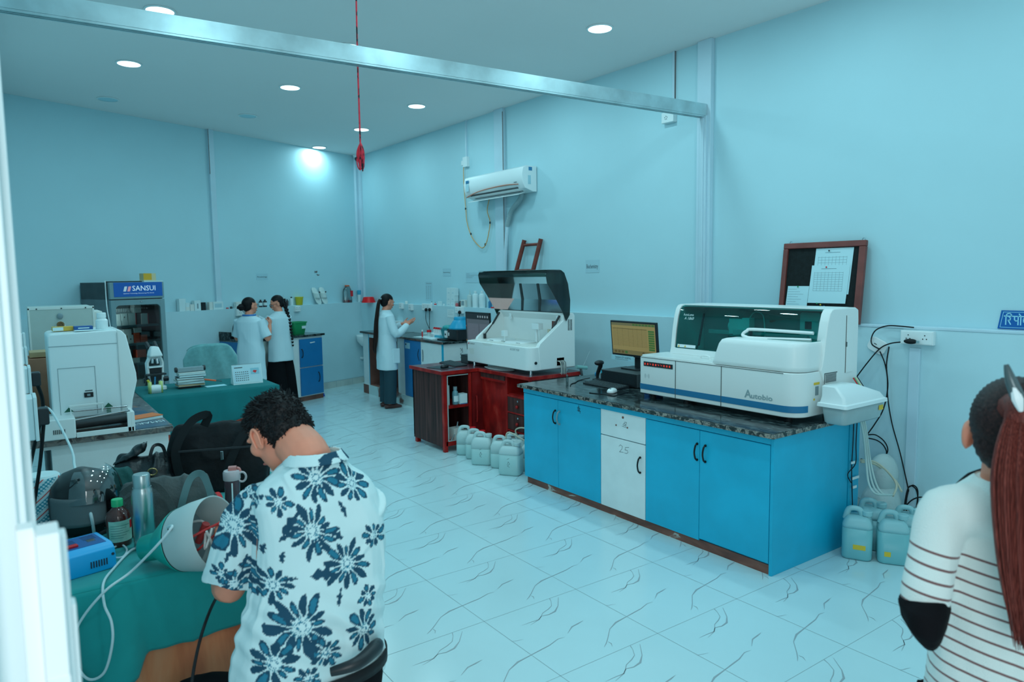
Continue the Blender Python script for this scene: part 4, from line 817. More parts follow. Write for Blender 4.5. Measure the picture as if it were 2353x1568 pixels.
# ---------------------------------------------------------------- things along the ledge of the right wall
def ledR(px, off=.05): p = on_wr(px, 695, off); p.z = ZL; return p
def ledB(px, off=.05): p = on_wb(px, 700, off); p.z = ZL; return p
def rbox(name, label, px0, px1, hpx, m, wall='R', d=.06, lab=None, lm=None, z=0, group=None, cat='box', rz=0):
    p = (ledR if wall == 'R' else ledB)((px0+px1)/2); f = on_wr if wall == 'R' else on_wb
    w_ = (f(px1, 700, .05)-f(px0, 700, .05)).length; p.z += z
    return box_thing(name, label, p, (w_, d, psz(hpx, p)), m, (RZR if wall == 'R' else RZB)+rz, group, lab, lm, cat)
CB = [(0, 0), (.5, 0), (.5, .04), (.5, .72), (.42, .80), (.2, .84), (.2, .88)]; CC = [(.24, .86), (.24, .99), (.2, 1)]
def rbottle(name, label, px, wpx, hpx, m, mc=M_wplas, wall='R', lab=None, prof=CB, cap=CC, cat='bottle'):
    p = (ledR if wall == 'R' else ledB)(px); w_, h_ = psz(wpx, p), psz(hpx, p)
    return bottle(name, label, p, [(r*w_, z*h_) for r, z in prof], m, [(r*w_, z*h_) for r, z in cap] if cap else None, mc, (w_*.5, h_*.2, h_*.6, -3.2, -.6, lab) if lab else None, n=14, cat=cat)
M_amber = mat('dark_amber', (.03, .02, .025), .2); M_pink = mat('pink_paper', (.6, .12, .14), .6); M_wbot = mat('white_bottle', (.72, .84, .86), .35)
rbottle('marker_pen', 'black marker standing on the ledge left of the long-haired woman', 883, 3, 9, M_black, M_black)
rbottle('small_bulb', 'small white bulb on the ledge right of the long-haired woman', 934, 7, 8, M_crmp, None, cap=None)
rbottle('dropper_bottle', 'small black-capped vial on the ledge above the plugs', 992, 5, 8, M_wbot, M_black); rbottle('red_label_vial', 'tiny red-banded vial on the ledge above the plugs', 1000, 6, 7, M_wbot, M_black, lab=M_red)
rbox('white_tube', 'narrow white carton upright on the ledge', 1008, 1014, 10, M_paper, d=.03); rbottle('blue_cap_vial', 'tiny vial with a blue cap on the ledge', 1020, 5, 6, M_wbot, M_stripe)
gi = 0
for r in range(3):
    for c in range(2):
        rbox('stacked_carton', ('%s white carton of the little stack on the right ledge, %s side' % (('bottom', 'middle', 'top')[r], ('left', 'right')[c])), 1030+c*9.5+r*.6, 1039+c*9.5+r*.6, (12, 14, 18)[r], M_paper, z=sum((.073, .085)[:r])*.92*1.0, lab=(.3, .7, .3, .4), lm=M_paperb, group='white cartons stacked on the right ledge')
rbottle('pink_roll', 'pink paper roll on the ledge beside the carton stack', 1050, 7, 9, M_pink, None, cap=None, cat='roll'); rbottle('amber_bottle', 'dark bottle on the ledge right of the pink roll', 1058, 9, 13, M_amber, M_black)
rbox('picture_box', 'grey printed box on the ledge left of the clear wash bottle', 1063, 1072, 16, M_crmp, lab=(.15, .85, .2, .85), lm=M_grey)
rbottle('wash_bottle', 'translucent wash bottle with a spout on the right ledge', 1080, 13, 34, M_clrbot, M_clrbot, cap=[(.1, .86), (.06, 1.1), (.03, 1.15)])
rbottle('white_flask', 'large white bottle, left of a pair on the right ledge', 1093, 15, 38, M_wbot, M_wbot); rbottle('white_flask', 'large white bottle with handwriting, right of a pair on the right ledge', 1108, 15, 39, M_wbot, M_wbot, lab=M_paper)
rbottle('blue_bottle', 'small blue-labelled bottle left of the smoked lid base', 1126, 8, 19, M_stripe, mat('cyan_cap', (.04, .4, .6), .4)); rbox('red_box', 'flat red packet on the ledge under the smoked lid', 1132, 1143, 3, M_red)
# ---------------------------------------------------------------- back counter
OB = Vector((2.135, 9.50, 0))+DB*.44
bc = thing('back_counter', 'deep blue cabinet counter along the back wall where two women stand', 'counter', OB, RZB)
def lb(px, py): q = on_plane(px, py, OB, NB)-OB; return q.dot(DB), q.z
x626, x686, x642 = lb(626, 800)[0], lb(687, 800)[0], lb(644, 800)[0]; x607 = lb(607, 800)[0]; x558 = lb(556, 800)[0]; LB = lb(741, 800)[0]
MB().box(-.02, LB+.03, -.03, .74, .935, .965).build('granite_top', M_granite, bc, bevel=.005)
MB().box(0, LB, .0, .72, .07, .935).build('carcass', M_white, bc, bevel=.002)
MB().box(-.02, .0, .35, .74, .965, 1.06).build('granite_upstand', M_granite, bc, bevel=.004)
MB().box(0, LB, .02, .70, 0, .07).build('plinth', M_bareply, bc)
MB().box(-.016, .0, .0, .72, .08, .925).build('side_board', M_blue2, bc, bevel=.002)
MB().box(max(x607-.12, .02), x626-.01, -.012, 0, .08, .93).build('bare_post', mat_stops('worn_white', [(.4, (.25, .26, .25)), (.55, (.6, .66, .62))], 9, .6, 5, 0, (1, 1, .25)), bc)
for x0, x1, z0, z1, hx in ((x626, x642+.16, .52, .90, x642-.02), (x626, x642+.16, .08, .50, x642-.02), (x686-.0, LB-.02, .50, .905, x686+.03), (x686, LB-.02, .085, .485, LB-.11)):
    d_ = MB().box(x0, x1, -.02, 0, z0, z1).build('door', M_blue2, bc, bevel=.003); bow_handle(d_, hx, (z0+z1)/2-.06 if z0 > .3 else .26, (z0+z1)/2+.06 if z0 > .3 else .40, M_blackH, y=-.02)
MB().add([(LB-.24, -.0212, .835), (LB-.15, -.0212, .845), (LB-.16, -.0212, .855), (LB-.25, -.0212, .85)], [(0,1,2,3)]).build('scuff', M_white, bc)
bb_ = on_z(745, 905, 0)
tag(MB().taper(-.0, .05, 0, .5, 0, .44, .0, .16).build('blue_board', mat('royal_blue', (.01, .06, .38), .4), loc=OB+DB*(LB+.035)+NB*.08, rz=RZB, bevel=.004), 'narrow royal blue board leaning at the right end of the back counter', 'board')
p = on_wb(818, 880, .16); p.z = 0
a = on_z(805, 883, 0)
pn = MB().box(0, .28, 0, .018, 0, .43).build('leaning_board', M_blue2, loc=a); pn.rotation_euler = (-.10, 0, RZB-.1); tag(pn, 'deep blue board leaning on the back wall beside the sink counter', 'board')
wbz = thing('wash_basin', 'small white ceramic wash basin on the back wall in the corner', 'wash basin', (on_wb(828, 775, .1).x, on_wb(828, 775, .1).y, .72), RZB)
MB().rings([[(r*1.15*math.cos(2*PI*k/20), -.17+r*math.sin(2*PI*k/20), z) for k in range(20)] for r, z in ((.03, -.12), (.10, -.08), (.16, 0), (.17, .08), (.17, .10), (.155, .10), (.12, .02))]).build('bowl', M_wplas, wbz, smooth=2); MB().tube([(0, -.15, -.11), (0, -.15, -.25), (0, -.05, -.3), (0, 0, -.3)], .02, smooth=3).build('drain_pipe', M_wplas, wbz, smooth=True)
def lbc(px, py, dz=.965): q = on_z(px, py, dz); return q
gb = thing('green_basin', 'green plastic basin on the right of the back counter', 'basin', OB+DB*lb(705, 770)[0]+NB*.22+Vector((0, 0, .965)), RZB)
MB().rings([[(p[0]*s_, p[1]*s_, z) for p in rrect(-.13, .13, -.10, .10, .04)] for s_, z in ((.72, 0), (.76, .01), (.98, .165), (1.05, .165), (1.05, .18), (.95, .18), (.72, .012))]).build('basin_body', M_green, gb, smooth=True)
MB().box(.02, .09, -.098, -.095, .08, .12).build('basin_label', M_paper, gb)
tag(MB().rings([[(p[0]*s_, p[1]*s_, z) for p in rrect(-.07, .07, -.07, .07, .03)] for s_, z in ((.8, 0), (1, .14), (.9, .14))]).build('lime_tub', mat('lime', (.35, .55, .04), .4), loc=OB+DB*lb(612, 770)[0]+NB*.2+Vector((0, 0, .965)), rz=RZB, smooth=True), 'lime green tub on the back counter between the two women', 'tub')
mi = thing('microscope', 'dark microscope behind the short-sleeved woman on the back counter', 'microscope', OB+DB*.14+NB*.40+Vector((0, 0, .965)), RZB)
mb = MB(); mb.box(-.07, .07, -.1, .1, 0, .03); mb.tube([(0, .06, .02), (0, .09, .12), (0, .04, .22)], .025, smooth=3); mb.cyl((0, .02, .20), (0, -.06, .26), .02); mb.box(-.06, .06, -.06, .04, .11, .12); mb.build('microscope_body', M_black, mi, smooth=True, bevel=.003)
socket_box('white socket box left of the short-sleeved woman', 548, 718, 17, 17, 'B', n=1); socket_box('white double socket right of the braided woman', 681, 710, 15, 13, 'B')
# ledge of the back wall
rbox('open_carton', 'tallest open white carton at the left of the back ledge', 409, 424, 29, M_paper, 'B'); rbox('printed_carton', 'short printed carton in front of the tallest one on the back ledge', 423, 433, 19, M_paper, 'B', lab=(.1, .9, .1, .5), lm=M_crmp)
rbox('printed_carton', 'small white carton, third from the left on the back ledge', 434, 443, 15, M_crmp, 'B'); rbox('open_carton', 'wide open white carton left of the black box on the back ledge', 444, 458.5, 23, M_paper, 'B', lab=(.4, .6, .2, .7), lm=M_grey)
rbox('black_box', 'black box on the back ledge among white cartons', 459.5, 470, 18, M_black, 'B'); rbox('white_carton', 'plain square carton left of the wall conduit', 478, 486, 18, M_crmp, 'B')
rbox('long_carton', 'long printed carton against the wall conduit', 487, 510, 18, M_paper, 'B', lab=(.15, .85, .25, .75), lm=M_paperb)
rbottle('pink_stopper', 'small pink stopper on the back ledge', 522, 6, 4, M_pink, None, 'B', cap=None, cat='stopper'); rbottle('dark_stopper', 'small dark stopper on the back ledge beside the pink one', 531, 6, 6, M_dgrey, None, 'B', cap=None, cat='stopper')
for k in range(4): rbox('slide_box', 'pale slide box, %s of a stack of four behind the short-sleeved woman' % ('bottom one', 'second from the bottom', 'third from the bottom', 'top one')[k], 540, 563, 3.6, M_crmp, 'B', z=k*.0235, group='slide boxes stacked on the back ledge')
rbottle('amber_bottle', 'dark bottle just right of the short-sleeved woman’s head', 599, 8, 17, M_amber, M_black, 'B', M_paper); rbottle('amber_bottle', 'dark bottle just left of the braided woman’s head', 609, 9, 17, M_amber, M_black, 'B', M_paper)
rbottle('squeeze_bottle', 'clear squeeze bottle right of the braided woman’s head', 652, 9, 22, M_clrbot, M_clrbot, 'B', cap=[(.1, .86), (.05, 1.2), (.03, 1.25)]); rbottle('amber_bottle', 'slim dark bottle left of the white dispenser', 660, 6, 15, M_amber, M_black, 'B')
rbottle('pump_dispenser', 'white dispenser with black cap left of the yellow bucket', 670, 8, 20, M_wbot, M_black, 'B')
p = ledB(688); yb = thing('yellow_bucket', 'yellow bucket-shaped cup on the back ledge', 'cup', p, RZB); r_ = psz(9, p); MB().lathe([(r_*.75, 0), (r_*.8, .004), (r_, psz(17, p)), (r_*1.08, psz(17, p)), (r_*1.08, psz(19, p)), (r_*.9, psz(19, p))]).build('cup_body', mat('yellow_plastic2', (.65, .55, .03), .4), yb, smooth=True)
p = ledB(826); rbottle('cream_tube', 'standing cream tube with cyan top left of the red bowl', 826, 9, 27, M_wbot, mat('cyan_cap', (.04, .4, .6), .4), 'B', None, prof=[(0, 0), (.35, 0), (.38, .05), (.45, .7)], cap=[(.46, .62), (.5, .98), (.3, 1)])
p = on_wr(847, 690, .13); p.z = ZL; tag(MB().lathe([(psz(16, p), 0), (psz(15, p), psz(3, p)), (psz(12, p), psz(12, p)), (psz(10, p), psz(13, p))], n=28).build('red_bowl', mat('bright_red', (.9, .0, .005), .35, emit=None), loc=p, smooth=True, rz=RZR), 'bright red upturned bowl on the back ledge in the corner', 'bowl')
p = ledB(799); pj = thing('detergent_jug', 'clear jug with handle and a little pink liquid on the back ledge', 'jug', p, RZB)
w_, h_ = psz(25, p), psz(40, p); MB().lathe([(0, 0), (w_*.5, 0), (w_*.5, h_*.62), (w_*.42, h_*.78), (w_*.2, h_*.9), (w_*.2, h_*.97)], sy=.6).build('jug_body', mat_tint('jug_clear', (.80, .88, .88), .4), pj, smooth=True)
MB().lathe([(0, 0.002), (w_*.49, .002), (w_*.49, h_*.14)], sy=.58).build('pink_liquid', mat('pink_liquid', (.45, .12, .14), .3), pj, smooth=True); MB().tube([(w_*.1, 0, h_*.95), (w_*.3, 0, h_*.97), (w_*.42, 0, h_*.8), (w_*.4, 0, h_*.6)], w_*.06, smooth=3).build('jug_handle', M_wbot, pj, smooth=True)
MB().box(w_*.1, w_*.42, -w_*.31, -w_*.30, h_*.35, h_*.68).build('red_label', M_red, pj); MB().lathe([(w_*.21, h_*.93), (w_*.21, h_*1.0)]).build('jug_cap', M_orange, pj, smooth=True)
# slippers leaning on the back wall
M_slip = mat('slipper_rubber', (.72, .82, .80), .5)
for k, (px, l) in enumerate(((729, 'left white slipper leaning on the back wall above the counter'), (743, 'right white slipper leaning on the back wall above the counter'))):
    p = ledB(px+4); t = thing('slipper', l, 'slipper', p-NB*.02, RZB, 'white slippers on the back ledge'); h_ = psz(38, p); w_ = psz(14, p)
    R = []
    for i in range(12):
        a = i/11; ww = w_*.62*(.75+.25*math.sin(PI*min(1, a*.9+.1)))*(1 if .03 < a < .97 else .55); c_ = Vector((-psz(10, p)*a*(1 if k == 0 else .6), .055*a-.0, h_*a))
        R.append([c_+Vector((ww*math.cos(q), .012*math.sin(q), 0)) for q in [2*PI*j/12 for j in range(12)]])
    MB().rings(R).build('sole', M_slip, t, smooth=True)
    MB().sheet(lambda u, v: (-psz(10, p)*(.45+.35*v)*(1 if k == 0 else .6)+w_*.5*math.cos(PI*u), .03-.055*math.sin(PI*u)-.0, h_*(.34+.36*v)), 10, 4).build('strap', M_slip, t, solid=.006, smooth=2)
    MB().cyl((-psz(8, p)*.6, -.04, h_*.72), (-psz(8, p)*.6, -.046, h_*.72), .012).build('dark_badge', M_black, t)
wall_paper('pale paper marked Parasitology on the back wall', 589, 615, 629, 644, 'B', txt='Parasitology', th=.35)
for q_, (px, py, l) in enumerate(((725, 625, 'small brown butterfly sticker high on the back wall'), (730, 632, 'small dark scrap sticker under the butterfly on the back wall'))):
    p = on_wb(px, py); MB_ = MB(); s_ = psz(4, p)
    if q_ == 0:
        for sx in (-1, 1): MB_.add([(0, 0, 0), (sx*s_*.8, -.01, s_*.7), (sx*s_*.9, -.01, 0), (sx*s_*.5, -.01, -s_*.7)], [(0,1,2,3)])
    else: blade(MB_, [(-s_*.6, s_*.3), (0, -s_*.2), (s_, 0)], s_*.4)
    tag(MB_.build('wall_sticker', mat('sticker_brown', (.10, .04, .03), .6), loc=p-NB*.004, rz=RZB, solid=.002), l, 'sticker')
# ---------------------------------------------------------------- glass door fridge
M_frg = mat('fridge_grey', (.22, .33, .36), .4); M_frs = mat('fridge_side', (.19, .22, .24), .5, var=.2, vs=4)
fr = thing('display_fridge', 'glass-door medicine fridge with lit blue sign, against the back wall', 'refrigerator', (.915, 9.05, 0), RZB)
FWd, FH = .625, 1.76
def fz(py): return 1.767-(py-648)*.00508
mb = MB(); mb.box(0, .03, .03, .66, .03, FH); mb.box(FWd-.03, FWd, .03, .66, .03, FH); mb.box(.03, FWd-.03, .63, .66, .03, FH); mb.box(.0, FWd, .03, .66, 0.03, .16); mb.box(0, FWd, .03, .66, fz(688), FH); mb.build('cabinet', M_frs, fr, bevel=.003)
MB().box(-.002, FWd+.002, -.01, .03, fz(687), FH).build('sign_frame', M_frg, fr, bevel=.006)
sg = MB().box(.04, FWd-.02, -.014, -.010, fz(682), fz(650)).build('lit_sign', mat('sign_blue', (.01, .08, .35), .35, emit=(.01, .12, .42), es=.7), fr, bevel=.003)
text('SANSUI', 'sign_name', mat('sign_white', (.8, .9, .95), .4, emit=(.8, .95, 1), es=1.2), sg, face_M(.250, -.0146, fz(669)), width=.27, height=.058)
text('Japanese Technology. Entertaining The World', 'sign_slogan', MATS['sign_white'], sg, face_M(.145, -.0146, fz(676)), width=.355, height=.012)
for k, (c_, dx) in enumerate((((.6, .7, .75), 0), ((.9, .35, .4), .045))):
    MB().add([(.145+dx, -.0146, fz(670)), (.175+dx, -.0146, fz(670)), (.192+dx, -.0146, fz(659)), (.162+dx, -.0146, fz(659))], [(0,1,2,3)]).build('sign_emblem', mat('emblem%d' % k, c_, .4, emit=c_, es=.8), sg)
dr = MB(); z0, z1 = .10, fz(689)
for a in ((0, .05, z0, z1), (FWd-.055, FWd, z0, z1), (.05, FWd-.055, z1-.06, z1), (.05, FWd-.055, z0, z0+.12)): dr.box(a[0], a[1], -.012, .028, a[2], a[3])
for cx, cz, sx in ((.05, z1-.06, 1), (FWd-.055, z1-.06, -1)):
    dr.prism([(cx, cz), (cx+sx*.05, cz)]+[(cx+sx*(.05-.05*math.sin(t)), cz-.05+.05*math.cos(t)) for t in (.4, .8, 1.2)]+[(cx, cz-.05)], -.011, .027, 'y')
d_ = dr.build('door', M_frg, fr, bevel=.003)
MB().box(.045, FWd-.05, .008, .012, z0+.11, z1-.055).build('door_glass', mat_tint('fridge_glass', (.62, .72, .72), .15), d_); MB().cyl((FWd*.55, -.012, z1-.025), (FWd*.55, -.018, z1-.025), .011).build('door_lock', M_chrome, d_, smooth=True)
MB().box(.03, FWd-.03, .61, .63, .16, fz(690)).build('liner', mat('liner', (.22, .28, .28), .5), fr)
shz = [fz(747), fz(789), fz(835), .45]
for z in shz: MB().box(.035, FWd-.035, .04, .60, z-.025, z).build('shelf', M_frg, fr, bevel=.002)
M_cart = mat('carton_white', (.62, .72, .70), .6); M_tan = mat('carton_tan', (.50, .34, .18), .6); M_orb = mat('carton_orange', (.85, .10, .03), .45)
def infr(x, y, z): return Vector((.915, 9.05, 0))+DB*x+NB*y+Vector((0, 0, z))
fl_ = light_area('fridge_fill_lamp', (.05, .045, .92), .025, 5.5, (.8, .97, 1), size_y=1.2, shape='RECTANGLE', parent=fr); fl_.rotation_euler = Vector((1, .55, 0)).to_track_quat('-Z', 'Y').to_euler()  # unseen fill lamp, added to brighten the shelves inside the fridge
rows = [  # x0,x1,z0,h,mat,description
 (.045,.10,1,0,.07,M_cart,'far left, lower layer'),(.105,.17,1,0,.045,M_cart,'second from the left, lower layer'),(.175,.25,1,0,.05,M_cart,'third from the left, lower layer'),
 (.045,.10,1,.071,.075,M_cart,'far left, second layer'),(.105,.165,1,.0455,.085,M_cart,'second from the left, upper layer'),(.17,.245,1,.0505,.085,M_cart,'third from the left, with a dark dot'),
 (.255,.345,1,0,.135,M_cart,'tall one in the middle with red edge'),(.405,.49,1,0,.125,M_cart,'tall one at the right with red edge'),
 (.045,.085,1,.147,.07,M_cart,'topmost at the far left'),(.32,.41,1,.137,.06,M_cart,'topmost, flat, in the middle'),(.33,.41,1,.198,.05,M_cart,'high up near the top of the glass'),
 (.16,.225,2,0,.09,M_tan,'tan one on the left'),(.23,.30,2,0,.095,M_cart,'white one with a dot beside the tan one'),(.305,.375,2,0,.115,M_orb,'orange-red packet on the left'),(.38,.465,2,0,.085,M_orb,'orange-red packet on the right'),(.19,.28,2,.0955,.07,M_cart,'pale grey one stacked above'),(.31,.40,2,.116,.06,M_cart,'pale box resting on the orange packets'),
 (.18,.24,3,0,.09,M_tan,'tan one at the left'),(.25,.36,3,0,.055,M_cart,'flat white one'),(.33,.44,3,.056,.09,M_orb,'orange-red packet tilted on the boxes'),(.15,.26,3,.091,.07,M_cart,'pale box on the tan one'),
 (.20,.27,4,0,.24,M_tan,'brown box at the left'),(.28,.40,4,0,.16,M_cart,'white box in the middle')]
sn = {1: 'top', 2: 'second', 3: 'third', 4: 'fourth'}
for x0, x1, s_, dz, h_, m_, l in rows:
    box_thing('medicine_carton', 'carton on the fridge’s %s shelf: %s' % (sn[s_], l), infr((x0+x1)/2, .17, shz[s_-1]+dz), (x1-x0-.003, .10, h_), m_, RZB, 'cartons inside the glass-door fridge', (.4, .6, .4, .6) if 'dot' in l else ((.9, 1, 0, 1) if 'red edge' in l else None), M_dgrey if 'dot' in l else M_red)
vr = thing('vial_rack', 'row of small vials at the top of the fridge’s upper shelf', 'vial rack', infr(.21, .19, shz[0]+.137), RZB); MB().box(-.10, .10, -.02, .02, 0, .015).build('rack_base', M_grey, vr)
for k in range(10): MB().lathe([(.007, .015), (.007, .05), (.004, .055)], (-.09+k*.02, 0, 0), 8).build('vial', M_wbot, vr, smooth=True)
yb_ = box_thing('yellow_carton', 'orange and cream carton on top of the fridge', infr(.50, .10, FH+.015), (.15, .09, .085), mat('cream_card', (.70, .60, .36), .6), RZB, None, (0, .65, .1, 1), mat('amber_card', (.80, .42, .03), .5))
tag(MB().box(-.16, .16, -.09, .09, 0, .012).build('black_folder', M_black, loc=infr(.24, .14, FH), rz=RZB), 'thin black folder lying on top of the fridge', 'folder')
tag(MB().box(-.12, .12, -.09, .09, 0, .014).build('paper_stack', M_paper, loc=infr(.52, .12, FH), rz=RZB+.1), 'papers on top of the fridge under the orange carton', 'paper')
tag(MB().tube([infr(-.01, .06, 1.78), infr(-.03, .02, 1.5), infr(-.02, .0, 1.3), infr(-.0, -.02, 1.0)], .006, 6, smooth=5).build('fridge_cord', M_wplas, smooth=True), 'white cord hanging down the side of the fridge', 'cable')
# ---------------------------------------------------------------- slab by the left wall, white cabinet, printer-like analyser
M_granL = mat_stops('brown_granite', [(.35, (.05, .05, .055)), (.5, (.20, .19, .18)), (.6, (.10, .12, .13)), (.72, (.36, .32, .27))], 16, .2, 8, 1.0)
wc = thing('side_cabinet', 'white cabinet with brown granite top along the left wall', 'cabinet', (0, 0, 0))
MB().box(.005, .79, 4.815, 6.60, .825, .862).build('granite_top', M_granL, wc, bevel=.005)
MB().box(.14, .765, 4.86, 6.5, .0, .80).build('carcass', M_white, wc, bevel=.003); MB().box(.10, .775, 4.85, 6.5, .80, .825).build('top_rail', M_white, wc, bevel=.002)
MB().box(.01, .03, 5.0, 6.5, 0, .825).build('void_shade', M_dgrey, wc)  # dark grey board standing in for the shade in the void under the slab
lf = thing('posters_on_slab', 'blue and brown printed leaflet lying on the brown granite, right side', 'leaflet', (.70, 5.35, .862), .1)
MB().box(-.17, .04, -.50, .5, 0, .002).build('leaflet_sheet', mat_stops('leaflet', [(.35, (.02, .07, .13)), (.5, (.05, .12, .18)), (.6, (.28, .14, .08)), (.72, (.10, .22, .28))], 4, .25), lf)
text('ISMART', 'leaflet_lettering', M_paper, lf, Matrix.Translation((.035, -.31, .0026))@Matrix.Rotation(PI, 4, 'Z'), width=.19, height=.055)
ob = thing('orange_book', 'orange book lying on the brown granite beside the white machine', 'book', (.665, 5.15, .865), .35)
MB().box(-.10, .10, -.06, .07, 0, .018).build('pages', M_paper, ob); MB().box(-.102, .102, -.062, .072, .018, .022).build('cover', mat('orange_cover', (.75, .18, .04), .5), ob)
pm = thing('electrolyte_machine', 'large white boxy machine with rounded hood and a front roller, on the brown granite', 'laboratory machine', (0, 0, .862))
dz = -.862
MB().prism([(.163, .955+dz), (.163, 1.455+dz), (.18, 1.468+dz), (.525, 1.478+dz), (.525, .955+dz)], 4.95, 5.36, 'y').build('housing', M_wplas, pm, bevel=.018, seg=4)
MB().prism([(.523, .955+dz), (.523, 1.478+dz), (.55, 1.472+dz), (.575, 1.44+dz), (.618, 1.20+dz), (.62, 1.15+dz), (.59, 1.03+dz), (.575, .90+dz), (.565, .86+dz+.01), (.54, .955+dz)], 4.955, 5.36, 'y').build('side_cheek', M_machine, pm, bevel=.008, seg=3)
mb = MB(); mb.box(.165, .522, 4.948, 4.950, 1.392+dz, 1.395+dz); mb.box(.523, .5245, 4.946, 4.95, .96+dz, 1.46+dz); mb.box(.204, .396, 4.9475, 4.95, 1.260+dz, 1.262+dz); mb.box(.204, .2055, 4.9475, 4.95, .97+dz, 1.262+dz); mb.box(.394, .396, 4.9475, 4.95, .97+dz, 1.262+dz); mb.build('seam_lines', M_grey, pm)
q = MB().box(.330, .378, 4.944, 4.95, 1.075+dz, 1.105+dz).build('slot_window', M_black, pm, bevel=.002); MB().box(.345, .362, 4.942, 4.944, 1.083+dz, 1.096+dz).build('slot_glass', M_grey, q)
MB().box(.336, .375, 4.9475, 4.95, 1.113+dz, 1.118+dz).build('tiny_print', M_dgrey, pm)
for x, z in ((.245, 1.0), (.452, 1.005)):
    mb = MB(); mb.add([(x-.025, 4.925, z+dz), (x+.025, 4.925, z+dz), (x, 4.925, z+.028+dz)], [(0,1,2)])
    if x > .4:
        for k in range(3): mb.box(x-.012, x+.012, 4.924, 4.926, z-.012-k*.010+dz, z-.006-k*.010+dz)
    mb.build('green_arrow', mat('arrow_green', (.01, .12, .07), .5), pm)
mb = MB(); mb.box(.245, .425, 4.90, 4.91, 1.030+dz, 1.042+dz); mb.box(.25, .256, 4.90, 4.91, .985+dz, 1.03+dz); mb.box(.412, .42, 4.90, 4.91, .985+dz, 1.03+dz); mb.build('guard_frame', M_machine, pm, bevel=.002)
MB().prism(rrect(.10, .268, 4.80, 5.05, .01), .0, .12, 'z').build('motor_housing', M_machine, pm, bevel=.008, seg=3)
mb = MB()
for k in range(7): mb.box(.155+k*.009, .159+k*.009, 4.797, 4.80, .035, .06)
mb.build('vent', M_dgrey, pm)
mb = MB(); mb.box(.268, .57, 4.80, 4.815, .0, .03); mb.box(.555, .575, 4.80, 5.0, 0, .12); mb.box(.535, .556, 4.80, 4.815, .0, .12); mb.build('roller_frame', M_machine, pm, bevel=.003)
MB().cyl((.268, 4.90, .065), (.555, 4.90, .072), .030, n=20).build('roller', mat('roller_dark', (.05, .06, .065), .35, .4), pm, smooth=True)
MB().box(.268, .56, 4.82, 4.99, .005, .012).build('tray', mat('tray_brown', (.12, .07, .06), .5), pm)
MB().cyl((.268, 4.84, .10), (.555, 4.84, .125), .005).build('guide_rod', M_chrome, pm, smooth=True); MB().cyl((.268, 4.95, .135), (.555, 4.95, .135), .004).build('guide_rod', M_chrome, pm, smooth=True)
ZM = 1.474
wbt = bottle('pill_bottle', 'white bottle standing on top of the large white machine', (.46, 5.08, ZM+.004), [(0, 0), (.032, 0), (.034, .004), (.034, .055), (.022, .068), (.022, .075)], M_wplas, [(.026, .07), (.026, .10), (.022, .102)], M_wplas)
box_thing('blue_carton', 'flat blue carton on top of the large white machine', (.36, 5.12, ZM+.004), (.10, .07, .022), mat('navy_card', (.01, .10, .34), .5), .05, None, (.2, .8, .35, .65), M_paper)
box_thing('orange_carton', 'orange and yellow carton on top of the white machine, left of the blue one', (.255, 5.16, ZM), (.11, .07, .026), mat('yellow_card', (.75, .45, .06), .5), .05, None, (0, .5, .1, .9), M_paper)
tag(MB().box(-.10, .10, -.06, .06, 0, .002).build('paper_sheet', M_paper, loc=(.41, 5.03, ZM+.0025), rz=-.1), 'thin paper sheet under the blue carton on the white machine', 'paper')
cg = MB().tube([(.105, 4.60, 1.15), (.15, 4.70, 1.045), (.20, 4.70, .98), (.235, 4.45, .90), (.28, 3.6, .84), (.27, 3.2, .82), (.235, 2.83, .90), (.22, 2.78, .87)], .006, 8, smooth=8)
# left wall devices: sockets seen edge-on
for k, (y, z, l) in enumerate(((3.0, 1.30, 'nearest white socket box on the left wall'), (3.7, 1.355, 'second nearest white socket box on the left wall'), (4.3, 1.41, 'third white socket box along the left wall'), (4.56, 1.47, 'farthest white socket box along the left wall'))):
    h_ = (.075, .055, .04, .035)[k]
    t = thing('wall_socket', l, 'electrical socket', (-.012, y, z), 0, 'socket boxes on the left wall'); MB().box(0, .055, -.06, .06, -h_, h_).build('socket_box', M_wplas, t, bevel=.005); MB().box(.055, .066, -.065, .065, -h_-.003, h_+.003).build('face_plate', M_wplas, t, bevel=.003)
    if k < 2:
        MB().box(.066, .10, -.03, .03, -.03, .03).build('adapter', M_black, t, bevel=.006)
tag(MB().tube([(.07, 3.0, 1.27), (.05, 3.02, 1.12), (.015, 3.1, .9), (.005, 3.2, .7), (.01, 3.3, .5)], .006, 8, smooth=5).build('black_cable', M_rubber, smooth=True), 'black cable dropping from the nearest socket on the left wall', 'cable')
tag(MB().tube([(.02, 3.05, 1.22), (.0, 3.2, 1.0), (.02, 3.35, .8), (.0, 3.5, .5), (.02, 3.6, .3)], .006, 8, smooth=5).build('black_cable', M_rubber, smooth=True), 'second black cable looping down along the left wall', 'cable')
tag(MB().tube([(.075, 3.7, 1.33), (.09, 3.75, 1.22), (.05, 3.8, 1.05), (.02, 3.9, .9)], .008, 8, smooth=5).build('black_cable', M_rubber, smooth=True), 'thick black cable from the second socket on the left wall', 'cable')
